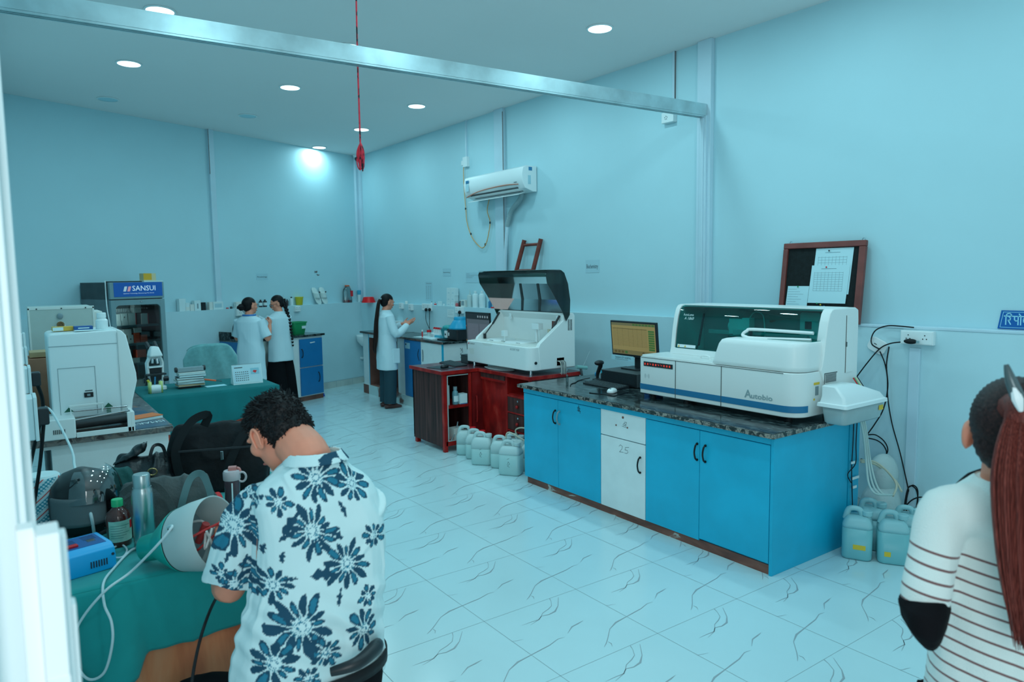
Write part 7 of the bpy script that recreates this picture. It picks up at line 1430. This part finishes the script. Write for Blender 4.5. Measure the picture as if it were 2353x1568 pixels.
def mth(op, a, b=None):
    n = N.new('ShaderNodeMath'); n.operation = op
    for i, v in enumerate((a, b)):
        if v is None: continue
        if isinstance(v, (int, float)): n.inputs[i].default_value = v
        else: nt.links.new(v, n.inputs[i])
    return n.outputs[0]
zz = mth('ADD', sx.outputs[2], mth('ADD', mth('MULTIPLY', sx.outputs[0], .17), mth('MULTIPLY', sx.outputs[1], -.12))); ph_ = mth('FRACT', mth('DIVIDE', zz, .0275)); line = mth('MULTIPLY', mth('GREATER_THAN', ph_, .82), mth('LESS_THAN', zz, 1.155))
mxn = N.new('ShaderNodeMix'); mxn.data_type = 'RGBA'; mxn.inputs[6].default_value = (.76, .85, .83, 1); mxn.inputs[7].default_value = (.20, .10, .10, 1); nt.links.new(line, mxn.inputs[0]); nt.links.new(mxn.outputs[2], bs_.inputs['Base Color'])
obj('sweater', me, M_sw, wo)
nk = MB(); nk.rings([ering(nbw+V3(0, 0, z)-V3(0, 0, .0), axw, fy, w_, w_*.95, 24) for z, w_ in ((-.03, .078), (.005, .066), (.012, .060), (-.01, .058))]); nk.build('neckband', M_sw, wo, smooth=True)
trw = MB(); trw.rings([ering(V3(0, 0, z), axw, fy, .14, .12, 24) for z in (.78, .86)])
for q in (-1, 1): trw.tube([axw*(q*.09)+V3(0, 0, .82), axw*(q*.09)+V3(0, 0, .45), axw*(q*.09)+V3(0, 0, .08)], [.085, .09, .085, .082], 16, smooth=4)
me, a_, b_ = fuse(trw, .009, 3, 'trousers'); obj('trousers', me, M_blk, wo)
for q in (-1, 1): MB().rings([ering(axw*(q*.09)+fy*y+V3(0, 0, z), axw, V3(0, 0, 1), w_, hh, 14) for y, z, w_, hh in ((-.07, .03, .028, .024), (-.03, .036, .036, .032), (.06, .034, .042, .028), (.165, .018, .024, .013))]).build('shoe', M_black, wo, smooth=2)
# hair: swept back cap, gathered ponytail, claw clip
r, f, u = frame(hdw); hm = MB(); hm.ell(P(0, -.022, .030), (.080, .096, .092), M3, 28, 18); hm.ell(P(0, -.050, -.012), (.070, .052, .072), M3, 20, 12)
me, co4, no4 = fuse(hm, .0045, 2, 'hair', lambda c: .0010*np.sin(np.arctan2((c-np.array(P(0, -.09, .05)))@np.array(r), (c-np.array(P(0, -.09, .05)))@np.array(u))*46))
l_ = (co4-np.array(hcw))@np.array([r, f, u]).T; kill = ((l_[:, 1] > -.026) & (l_[:, 2] < .022)) | ((l_[:, 1] > .05) & (l_[:, 2] < .07)) | (l_[:, 2] < -.072)
bm = bmesh.new(); bm.from_mesh(me); bm.verts.ensure_lookup_table(); bmesh.ops.delete(bm, geom=[bm.verts[i] for i in np.where(kill)[0]], context='VERTS'); bm.to_mesh(me); bm.free()
M_hred = mat_stops('reddish_hair', [(.3, (.05, .010, .008)), (.55, (.17, .035, .027)), (.8, (.32, .085, .065))], 55, .45, 5, 0, (10, 10, .35), spec=.2)
M_hdk = mat_stops('dark_swept_hair', [(.3, (.012, .007, .008)), (.6, (.035, .018, .018)), (.8, (.08, .035, .03))], 35, .5, 5, 0, (5, 5, 5), spec=.2)
obj('hair', me, M_hdk, wo)
kn = BD(2350, 940, 1.36); mb = MB(); mb.tube([P(0, -.085, .055), kn, kn-V3(0, 0, .05)], [.035, .030, .034], 12, smooth=3)
rs = random.Random(9)
for i in range(300):
    a = rs.uniform(0, 2*PI); q = math.sqrt(rs.random()); ox, oy_ = q*math.cos(a), q*math.sin(a)
    def pt(px, py, d, w_): return BD(px, py, d)+axw*(ox*w_)+fy*(oy_*w_*.45)
    e = rs.uniform(-60, 30)
    mb.tube([pt(2358, 935, 1.37, .016), pt(2354, 985, 1.34, .036), pt(2350, 1100, 1.33, .050), pt(2352, 1250, 1.335, .046), pt(2356, 1370, 1.34, .036), pt(2362, 1470+e, 1.345, .024)], [.0028, .0032, .003, .0026, .0006], 4, smooth=4)
mb.build('ponytail', M_hred, wo, smooth=True)
MB().tube([BD(2343, 935, 1.32), BD(2335, 905, 1.32), BD(2323, 875, 1.325), BD(2312, 838, 1.33)], [.008, .012, .010, .004], 10, smooth=4).build('hair_clip', mat('clip_grey', (.10, .14, .15), .2, .3), wo, smooth=True)
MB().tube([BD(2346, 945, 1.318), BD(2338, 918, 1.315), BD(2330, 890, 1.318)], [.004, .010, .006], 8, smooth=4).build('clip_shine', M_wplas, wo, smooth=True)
# jacket over her arm and dark strap behind the shoulder
jk = MB(); jk.rings([ering(BD(x, y, 1.46), axw, fy, w_, dd, 20, 2.2) for x, y, w_, dd in ((2130, 1366, .034, .05), (2122, 1390, .044, .07), (2122, 1430, .036, .07), (2130, 1462, .020, .05), (2136, 1482, .006, .02))])
me, a_, b_ = fuse(jk, .005, 3, 'black_jacket', folds(.010, (12, 12, 6), 51)); jo = obj('black_jacket', me, M_blk, None, O2); jo.parent = None; tag(jo, 'black jacket draped over the sweater woman’s bent arm', 'jacket')
bgw = MB(); bgw.tube([BD(2196, 1122, 1.58), BD(2235, 1104, 1.60), BD(2280, 1092, 1.60), BD(2310, 1095, 1.58)], [.006, .018, .020, .015], 10, smooth=4); so_ = bgw.build('black_scarf', M_blk, wo, smooth=True)
# ---------------------------------------------------------------- the work table in the foreground
TZ = .80
wk = thing('work_table', 'wood-fronted work table under a green cloth, in the left foreground', 'table', (.04, 2.54, 0))
tw, td = .98, 1.36
MB().box(.02, tw, .03, td, .03, TZ-.012).build('table_body', mat_stops('orange_grain', [(.3, (.70, .17, .07)), (.5, (.95, .32, .14)), (.65, (.98, .40, .20)), (.8, (.80, .22, .10))], 7, .45, 6, .8, (1.5, 1.5, .18)), wk, bevel=.002)
MB().box(.585, .589, .027, .031, .03, TZ-.02).build('panel_joint', M_dgrey, wk)
def hz(x): return float(np.interp(x, [0, .12, .19, .24, .55, .8, 1.0], [.50, .49, .50, .555, .565, .60, .62]))
cm = MB(); g = lambda u, v: .002*math.sin(u*9+v*5)
cm.sheet(lambda u, v: (-.005+u*(tw+.01), v*td, TZ-.003+.0015*math.sin(u*14+3*v)*math.sin(v*9)), 40, 30)
def fr_(u, v):
    x = -.005+u*(tw+.01); q = v**.8; fold = .018*v*math.sin(x*26+.6)+.010*v*math.sin(x*57)
    ext = .05*v*math.exp(-((x-.13)/.07)**2)
    return (x+.03*v*math.exp(-((x-.16)/.08)**2), -.001-.035*q-ext+fold*.7*(1 if x < .4 else .4), TZ-.003-(TZ-.003-hz(x))*v)
cm.sheet(fr_, 70, 24)
cm.sheet(lambda u, v: (tw+.005+.02*v, u*td, TZ-.003-.20*v), 20, 6)
cm.build('green_cloth', M_cloth, wk, smooth=2, solid=.004)
def T(px, py): return on_z(px, py, TZ)
# steel bottle
p = Vector((.348, 2.834, TZ)); sb = thing('steel_bottle', 'tall brushed steel water bottle standing among the bags', 'bottle', p)
MB().lathe([(0, 0), (.034, 0), (.037, .004), (.037, .205), (.034, .218), (.031, .224), (.031, .228)], n=32).build('bottle_body', M_steel, sb, smooth=True)
MB().lathe([(.029, .226), (.0295, .232), (.029, .272), (.026, .276), (.0, .276)], n=32).build('screw_cap', M_steel, sb, smooth=True)
# brown syrup bottle
p = Vector((.275, 2.93, TZ)); syp = thing('syrup_bottle', 'brown glass syrup bottle with a green cap and pale label', 'bottle', p, .2)
MB().lathe([(0, 0), (.038, 0), (.041, .004), (.041, .105), (.036, .122), (.020, .138), (.016, .145), (.016, .15)], n=32).build('glass_body', mat('amber_glass', (.09, .016, .010), .08, coat=.5), syp, smooth=True)
MB().lathe([(.0195, .146), (.0195, .170), (.018, .172), (0, .172)], n=24).build('green_cap', mat('cap_green', (.02, .50, .20), .4), syp, smooth=True)
MB().sheet(lambda u, v: (.0418*math.cos(-2.75+2.5*u), .0418*math.sin(-2.75+2.5*u), .020+.078*v), 24, 1).build('label', mat_stops('syrup_label', [(.4, (.30, .62, .50)), (.6, (.42, .72, .60))], 30, .6), syp, smooth=True)
MB().sheet(lambda u, v: (.0422*math.cos(-.85+.4*u), .0422*math.sin(-.85+.4*u), .062+.03*v), 8, 1).build('label_mark', M_red, syp, smooth=True)
mb = MB()
for k in range(6): mb.sheet(lambda u, v, k=k: (.0423*math.cos(-2.55+(1.0+.3*(k % 3))*u), .0423*math.sin(-2.55+(1.0+.3*(k % 3))*u), .035+.009*k+.0015*v), 8, 1)
mb.build('label_print', mat('label_ink', (.05, .22, .18), .7), syp)
# patterned roll
p = Vector((.055, 3.25, TZ)); rl = thing('patterned_roll', 'paper-wrapped roll with diagonal teal and red stripes at the left of the table', 'roll', p)
M_roll = mat('roll_paper', (.62, .80, .84), .7); nt = M_roll.node_tree; N = nt.nodes; tc = N.new('ShaderNodeTexCoord'); sx = N.new('ShaderNodeSeparateXYZ'); nt.links.new(tc.outputs['Object'], sx.inputs[0])
an_ = N.new('ShaderNodeMath'); an_.operation = 'ARCTAN2'; nt.links.new(sx.outputs[1], an_.inputs[0]); nt.links.new(sx.outputs[0], an_.inputs[1])
def m2(op, a, b=None, c=None):
    n = N.new('ShaderNodeMath'); n.operation = op
    for i, v in enumerate((a, b, c)):
        if v is None: continue
        if isinstance(v, (int, float)): n.inputs[i].default_value = v
        else: nt.links.new(v, n.inputs[i])
    return n.outputs[0]
q = m2('FRACT', m2('SUBTRACT', m2('MULTIPLY', sx.outputs[2], 16), m2('MULTIPLY', an_.outputs[0], 6/(2*PI))))
rd = m2('LESS_THAN', q, .10); chk = m2('GREATER_THAN', m2('MULTIPLY', m2('SINE', m2('MULTIPLY', sx.outputs[2], 420)), m2('SINE', m2('MULTIPLY', an_.outputs[0], 26))), -.1)
tl = m2('MULTIPLY', m2('MULTIPLY', m2('GREATER_THAN', q, .30), m2('LESS_THAN', q, .82)), chk)
mA = N.new('ShaderNodeMix'); mA.data_type = 'RGBA'; mA.inputs[6].default_value = (.62, .80, .84, 1); mA.inputs[7].default_value = (.04, .33, .45, 1); nt.links.new(tl, mA.inputs[0])
mB = N.new('ShaderNodeMix'); mB.data_type = 'RGBA'; nt.links.new(mA.outputs[2], mB.inputs[6]); mB.inputs[7].default_value = (.70, .14, .13, 1); nt.links.new(rd, mB.inputs[0]); nt.links.new(mB.outputs[2], N['Principled BSDF'].inputs['Base Color'])
MB().lathe([(.062, 0), (.066, .004), (.067, .215), (.063, .225)], n=40).build('wrapped_side', M_roll, rl, smooth=True); MB().lathe([(.062, .224), (.055, .232), (.02, .230), (.0, .226)], n=28).build('wrapped_top', M_paper, rl, smooth=True)
# blue power unit
a, b = T(145, 1348), T(258, 1312); pu = thing('power_supply', 'bright blue power supply box with red switches, at the left edge of the table', 'power supply', (a.x+.0, a.y+.03, TZ), math.atan2((b-a).y, (b-a).x)-.05)
M_pu = mat('bright_blue_metal', (.004, .42, .85), .35)
W2, D2, H2 = .165, .17, .085
MB().prism([(0, 0), (D2, 0), (D2, H2), (.03, H2), (.008, H2-.014), (0, H2-.04)], 0, W2, 'x').build('case', M_pu, pu, bevel=.004)
MB().box(.025, W2-.015, .04, D2-.012, H2, H2+.0012).build('top_panel', mat('deep_blue_panel', (.004, .11, .36), .4), pu)
mb = MB()
for k in range(5): mb.box(.03, .075, .13-k*.012, .133-k*.012, H2+.0012, H2+.0018)
for k in range(4): mb.box(.10, .14, .14-k*.012, .143-k*.012, H2+.0012, H2+.0018)
mb.build('panel_print', M_ink, pu)
MB().box(.035, .07, .055, .075, H2+.001, H2+.009).build('red_switch', M_red, pu, bevel=.002); MB().box(.105, .13, .075, .10, H2+.001, H2+.0025).build('rating_plate', M_chrome, pu)
MB().box(-.004, 0, .01, D2-.01, .005, H2-.01).build('side_plate', M_crmp, pu); MB().cyl((-.008, .05, .03), (-.02, .05, .03), .009).build('red_terminal', M_red, pu, smooth=True)
mb = MB()
for k in range(7): mb.box(.085+k*.008, .0885+k*.008, -.002, .0, .02, .042)
mb.build('vent', M_ink, pu)
for x in (.015, W2-.01): MB().cyl((x, -.0015, .05 if x > .1 else .02), (x, .001, .05 if x > .1 else .02), .0045).build('screw', M_ink, pu)
# green and white cone lamp lying on its side
def LP(px, py, d): return at_depth(px, py, d)
mouth = LP(488, 1212, 2.38); narrow = LP(332, 1262, 2.44); narrow.z = max(narrow.z, TZ+.052)
mouth.z = TZ+.125
lp = thing('cone_lamp', 'green and white cone-shaped lamp lying open on its side on the table', 'lamp', (mouth.x, mouth.y, TZ)); LO = lp.location.copy()
ax_ = (mouth-narrow); Ln = ax_.length; ax_.normalize(); s1 = ax_.cross(V3(0, 0, 1)).normalized(); s2 = s1.cross(ax_)
def LR_(t, r, n=40): c = narrow+ax_*(Ln*t)-LO; return [c+s1*(r*math.cos(2*PI*k/n))+s2*(r*math.sin(2*PI*k/n)) for k in range(n)]
M_mint = mat('mint_plastic', (.01, .42, .34), .35); M_pale = mat('pale_grey_plastic', (.50, .60, .60), .45)
mb = MB(); mb.rings([LR_(t, r) for t, r in ((0, .036), (.02, .044), (.22, .048), (.27, .058), (.50, .098), (.56, .106), (.585, .108))]); mb.build('green_shell', M_mint, lp, smooth=2)
mb = MB(); mb.rings([LR_(t, r) for t, r in ((.585, .1075), (.592, .1075), (.592, .104), (.585, .104))], cap=False, close=True); mb.build('dark_gasket', M_black, lp, smooth=True)
mb = MB(); mb.rings([LR_(t, r) for t, r in ((.595, .1065), (.80, .117), (1.06, .122), (1.065, .120), (1.05, .117), (.80, .112), (.60, .10))], cap=False); mb.build('pale_shade', M_pale, lp, smooth=2)
mb = MB(); mb.rings([LR_(t, r) for t, r in ((.62, .101), (.615, .02))], cap=True); mb.build('inner_plate', M_grey, lp, smooth=True)
hole = narrow+ax_*(Ln*.74)-LO
top_ = (V3(0, 0, .55)-ax_*.0-V3(.1, 1, 0)*.75); top_ = (top_-ax_*top_.dot(ax_)).normalized(); hp = hole+top_*.1155
MB().cyl(hp, hp+top_*.002, .010).build('cord_hole', M_black, lp, smooth=True)
for k, (c_, o_) in enumerate((((.6, .04, .04), (.05, .02)), ((.7, .7, .68), (-.02, .05)), ((.6, .04, .04), (.02, -.05)), ((.65, .65, .62), (-.05, .0)))):
    cI = narrow+ax_*(Ln*.85)-LO; MB().tube([cI-ax_*.05+s1*o_[0]*.4+s2*o_[1], cI+s1*o_[0]*1.4+s2*o_[1]*.7, cI+ax_*.035+s1*o_[1]+s2*o_[0]*.8-s2*.02, cI+ax_*.06-s1*o_[0]+s2*.02], .0042, 6, smooth=5).build('inner_wire', mat('iw%d' % (k % 2), c_, .5), lp, smooth=True)
cI = narrow+ax_*(Ln*.95)-LO; MB().tube([cI-ax_*.05-s2*.02, cI+s2*.035], [.012, .013], 12).build('red_part', mat('dull_red', (.42, .04, .04), .45), lp, smooth=True)
# white cords
M_wc = mat('white_cord', (.72, .84, .86), .4)
g0 = LO+hp
tag(MB().tube([g0, g0+top_*.012, LP(395, 1212, 2.24), LP(360, 1255, 2.24), LP(300, 1315, 2.28), T(243, 1365)+V3(0, 0, .01), LP(190, 1420, 2.20), LP(170, 1470, 2.19), LP(178, 1530, 2.19), LP(205, 1562, 2.19), LP(240, 1545, 2.19), LP(258, 1480, 2.19), LP(256, 1430, 2.20), LP(240, 1390, 2.22), T(238, 1345)+V3(0, 0, .006), T(262, 1310)+V3(0, 0, .006), T(300, 1270)+V3(0, 0, .006), T(325, 1263)+V3(0, 0, .006), T(336, 1275)+V3(0, 0, .012)], .0042, 8, smooth=8).build('cable', M_wc, smooth=True), 'white cord from the cone lamp looping over the table edge to its plug', 'cable')
pl = thing('cord_plug', 'white three-pin plug lying on the green cloth by the cone lamp', 'plug', T(336, 1290)+V3(0, 0, .016), .5); MB().ell((0, 0, 0), (.018, .026, .015)).build('plug_body', M_wplas, pl, smooth=True)
for k in range(3): MB().cyl((.012, -.008+k*.008, 0), (.034, -.006+k*.010, .002), .0022, n=8).build('pin', M_chrome, pl)
tag(MB().tube([T(262, 1262)+V3(0, 0, .006), T(280, 1256)+V3(0, 0, .006), T(292, 1268)+V3(0, 0, .006), T(282, 1284)+V3(0, 0, .006), T(262, 1286)+V3(0, 0, .006)], .0032, 6, smooth=6).build('cable', M_wc, smooth=True), 'short thin white cord beside the blue power supply', 'cable')
tag(MB().tube([(.105, 4.60, 1.10), (.15, 4.60, 1.06), LP(163, 1030, 3.6), LP(172, 1075, 3.1), LP(190, 1130, 2.80), LP(208, 1180, 2.68), T(217, 1232)+V3(0, 0, .005)], .006, 8, smooth=8).build('cable', M_wc, smooth=True), 'white cord falling past the roller machine down to the table', 'cable')
tag(MB().tube([LP(498, 1372, 2.36), LP(480, 1410, 2.12), LP(460, 1470, 2.05), LP(445, 1540, 2.0), LP(438, 1600, 1.95)], .0048, 8, smooth=6).build('cable', M_rubber, smooth=True), 'black cord hanging down in front of the table beside the seated man', 'cable')
# helmet
hl = thing('motorcycle_helmet', 'black motorcycle helmet with raised clear visor, behind the paper roll', 'helmet', (.185, 3.20, TZ)); 
mb = MB(); mb.ell((0, 0, .125), (.118, .135, .125), None, 32, 20); hmx = MB()
R = []
for z, rx, ry in ((.0, .085, .10), (.02, .105, .12), (.08, .117, .135), (.14, .118, .137), (.19, .105, .12), (.225, .07, .085), (.245, .02, .03)): R.append([Vector((rx*math.cos(t), ry*math.sin(t), z)) for t in [2*PI*k/36 for k in range(36)]])
sh_ = MB(); sh_.rings(R); sh_.build('helmet_shell', mat('helmet_black', (.012, .014, .016), .35), hl, smooth=2)
MB().sheet(lambda u, v: (.120*math.cos(-2.7+1.7*u), .139*math.sin(-2.7+1.7*u), .05+.11*v), 24, 8).build('grey_liner', mat('liner_grey', (.16, .19, .20), .9), hl, solid=.008, smooth=2)
def vis(u, v):
    a = -2.1+2.4*u; el = .15+1.15*v; return (.132*math.cos(a)*math.cos(el*.75)+.01, .150*math.sin(a)*math.cos(el*.75), .115+.140*math.sin(el))
MB().sheet(vis, 28, 16).build('visor', mat_tint('visor_clear', (.70, .76, .78), .5), hl, smooth=2)
MB().cyl((.095, -.085, .105), (.108, -.100, .105), .030, n=24).build('visor_pivot', M_black, hl, smooth=True); MB().cyl((.060, -.118, .03), (.064, -.124, .03), .006).build('snap', M_chrome, hl, smooth=True)
# bags
M_bagblk = mat('black_nylon', (.006, .007, .009), .7, var=.4, vs=8, bump=.4, bs=35, spec=.25); M_baggry = mat('grey_canvas', (.10, .115, .115), .9, var=.25, vs=6, bump=.3, bs=90); M_leather = mat('black_leather', (.008, .012, .015), .35, bump=.5, bs=30); M_baggrn = mat('dark_green_fabric', (.008, .09, .085), .8, bump=.4, bs=40)
def softbag(name, label, c, rz, w_, d_, h_, m, top=.55, sag=0, lean=0, seed=1, cat='bag'):
    t = thing(name, label, cat, (c[0], c[1], TZ), rz)
    mb = MB(); X, Y = V3(1, 0, 0), V3(0, 1, 0)
    mb.rings([ering(V3(0, lean*q*h_, q*h_+0), X, Y, w_*.5*(kx), d_*.5*ky, 32, 3.2) for q, kx, ky in ((0, .93, .95), (.06, 1, 1), (.35, 1.02, 1.0), (.65, .97, .82), (.85, .90, top), (.97, .84, top*.5), (1.0, .78, top*.3))])
    me, co, no = fuse(mb, .006, 6, 'bag_body', folds(.011, (11, 11, 7), seed)); co[:, 2] -= sag*h_*np.exp(-(co[:, 0]/(w_*.25))**2)*(co[:, 2] > h_*.6)*(co[:, 2]/h_-.6)*2
    me.vertices.foreach_set('co', co.ravel()); me.update(); obj('bag_body', me, m, t); return t
def strap(t, pts, w_, m, name='handle', th=.004):
    pts = spline([Vector(p) for p in pts], 6); R = []
    for i, p in enumerate(pts):
        d = (pts[min(i+1, len(pts)-1)]-pts[max(i-1, 0)]).normalized(); s_ = d.cross(V3(0, 1, 0)); s_ = s_.normalized() if s_.length > .1 else V3(1, 0, 0); n_ = d.cross(s_).normalized()
        R.append([p+s_*w_/2+n_*th/2, p-s_*w_/2+n_*th/2, p-s_*w_/2-n_*th/2, p+s_*w_/2-n_*th/2])
    return MB().rings(R).build(name, m, t, smooth=True)
tb1 = softbag('tote_bag', 'large black tote bag with a silver zip, at the back of the table', (.75, 3.46), -.33, .44, .20, .30, M_bagblk, .6, .0, .15, 3)
strap(tb1, [(-.15, -.115, .10), (-.16, -.11, .22), (-.10, -.06, .33), (-.03, -.03, .355), (-.05, -.02, .30)], .036, mat('webbing', (.012, .015, .017), .8, spec=.2)); strap(tb1, [(.04, -.12, .08), (.07, -.115, .16), (.11, -.08, .24), (.15, -.04, .295), (.12, -.02, .30)], .036, MATS['webbing'])
MB().box(-.15, .17, -.118, -.112, .205, .213).build('zip', mat('zip_black', (.02, .025, .03), .4), tb1); MB().box(.025, .038, -.128, -.120, .16, .20).build('zip_pull', M_chrome, tb1, bevel=.002); MB().box(.19, .20, -.09, -.08, .20, .212).build('side_ring', mat('gold', (.7, .45, .2), .25, .8), tb1)
hb1 = softbag('handbag', 'black leather handbag with a gold ring, behind the steel bottle', (.44, 3.50), -.30, .24, .14, .205, M_leather, .5, .1, .1, 8, 'handbag')
mb = MB(); mb.rings([ering(V3(-.06+.03*k, .01*k, .185+.03*k), V3(.8, 0, .3), V3(0, 1, 0), w_, .03, 16) for k, w_ in ((0, .08), (1, .065), (2, .03))]); me, a_, b_ = fuse(mb, .005, 3, 'folded_top', folds(.008, (16, 16, 10), 9)); obj('folded_top', me, M_leather, hb1)
strap(hb1, [(.03, -.03, .17), (.05, -.02, .235), (.085, -.01, .23), (.10, -.01, .16)], .014, M_leather); strap(hb1, [(-.08, .0, .12), (-.12, .0, .10), (-.14, -.0, .12), (-.12, .01, .15)], .010, M_leather)
MB().tube([(.05+.018*math.cos(a), -.083, .135+.015*math.sin(a)) for a in [2*PI*j/16 for j in range(17)]], .0035, 6).build('gold_ring', MATS['gold'], hb1, smooth=True)
gb1 = softbag('grey_bag', 'grey canvas bag with crumpled straps, behind the cone lamp', (.455, 3.02), -.18, .36, .15, .20, M_baggry, .5, .0, .05, 5)
strap(gb1, [(-.15, -.05, .17), (-.10, -.07, .20), (-.03, -.075, .19), (.01, -.09, .13), (.03, -.09, .06)], .024, M_baggry); strap(gb1, [(.04, -.085, .05), (.06, -.09, .13), (.09, -.06, .20), (.13, -.05, .21), (.155, -.07, .15), (.16, -.08, .10)], .026, mat('grey_strap', (.11, .20, .21), .8)); strap(gb1, [(-.14, -.08, .15), (-.11, -.085, .165), (-.145, -.085, .12)], .010, M_baggry)
grb = softbag('green_bag', 'dark green cloth bag behind the helmet', (.285, 3.42), -.1, .22, .15, .17, M_baggrn, .55, .0, .0, 13)
tag(MB().box(-.04, .04, -.02, .02, 0, .006).build('red_tag', M_red, loc=(.18, 3.60, TZ), rz=.3), 'small red tag behind the green cloth bag', 'tag') if False else None
rdp = softbag('red_pouch', 'red pouch squeezed between the grey bag and pink bottle', (.66, 3.17), .2, .07, .05, .06, mat('pouch_red', (.75, .015, .02), .6), .5, 0, 0, 17, 'pouch')
# pink bottle
p = Vector((.695, 2.98, TZ)); pk = thing('pink_bottle', 'translucent dark pink water bottle with flip lid, beside the man’s shoulder', 'bottle', p, -.3)
MB().lathe([(0, 0), (.028, 0), (.031, .005), (.031, .07), (.0295, .11), (.032, .15), (.031, .160)], n=28).build('bottle_body', mat('smoky_pink', (.14, .08, .10), .12, trans=.35), pk, smooth=True)
MB().lathe([(.033, .158), (.034, .162), (.034, .188), (.030, .196), (.022, .198)], n=28).build('lid', mat('pale_pink', (.60, .50, .52), .35), pk, smooth=True)
mb = MB(); mb.box(-.012, .02, -.014, .014, .196, .212); mb.tube([(.02, 0, .205), (.03, 0, .20), (.034, 0, .186)], .006, smooth=3); mb.build('flip_spout', mat('rose_plastic', (.60, .22, .20), .35), pk, bevel=.003)
MB().tube([(.034+.017*math.cos(a)*.9+.006, -.012, .168+.020*math.sin(a)) for a in [2*PI*j/18 for j in range(19)]], .0045, 8).build('carry_loop', MATS['pale_pink'], pk, smooth=True); MB().cyl((.0, -.033, .02), (.002, -.033, .15), .003).build('straw', M_wplas, pk)
# scissors-like dark handle behind the syrup bottle
tag(MB().tube([T(228, 1240)+V3(0, 0, .02), T(250, 1232)+V3(0, 0, .022), T(268, 1228)+V3(0, 0, .03)], [.008, .009, .006], 8, smooth=3).build('pliers', M_black, smooth=True), 'small black tool handle between the blue power supply and the syrup bottle', 'tool')
# pale aluminium latch frame standing just inside the door jamb
dfm = thing('aluminium_frame', 'blurred pale aluminium frame end at the lower left edge', 'frame', (.0, .98, 0)); 
for x0, x1, y0, y1, z0, z1 in ((-.012, .006, .0, .03, 0, 1.49), (.006, .030, -.02, .03, 0, 1.485), (.030, .037, .0, .03, 0, 1.475), (.037, .042, .005, .03, 0, 1.385)): MB().box(x0, x1, y0, y1, z0, z1).build('frame_profile', M_frontw, dfm, bevel=.002)
MB().box(.006, .030, -.022, -.02, 1.30, 1.31).build('cross_rail', M_frontw, dfm)
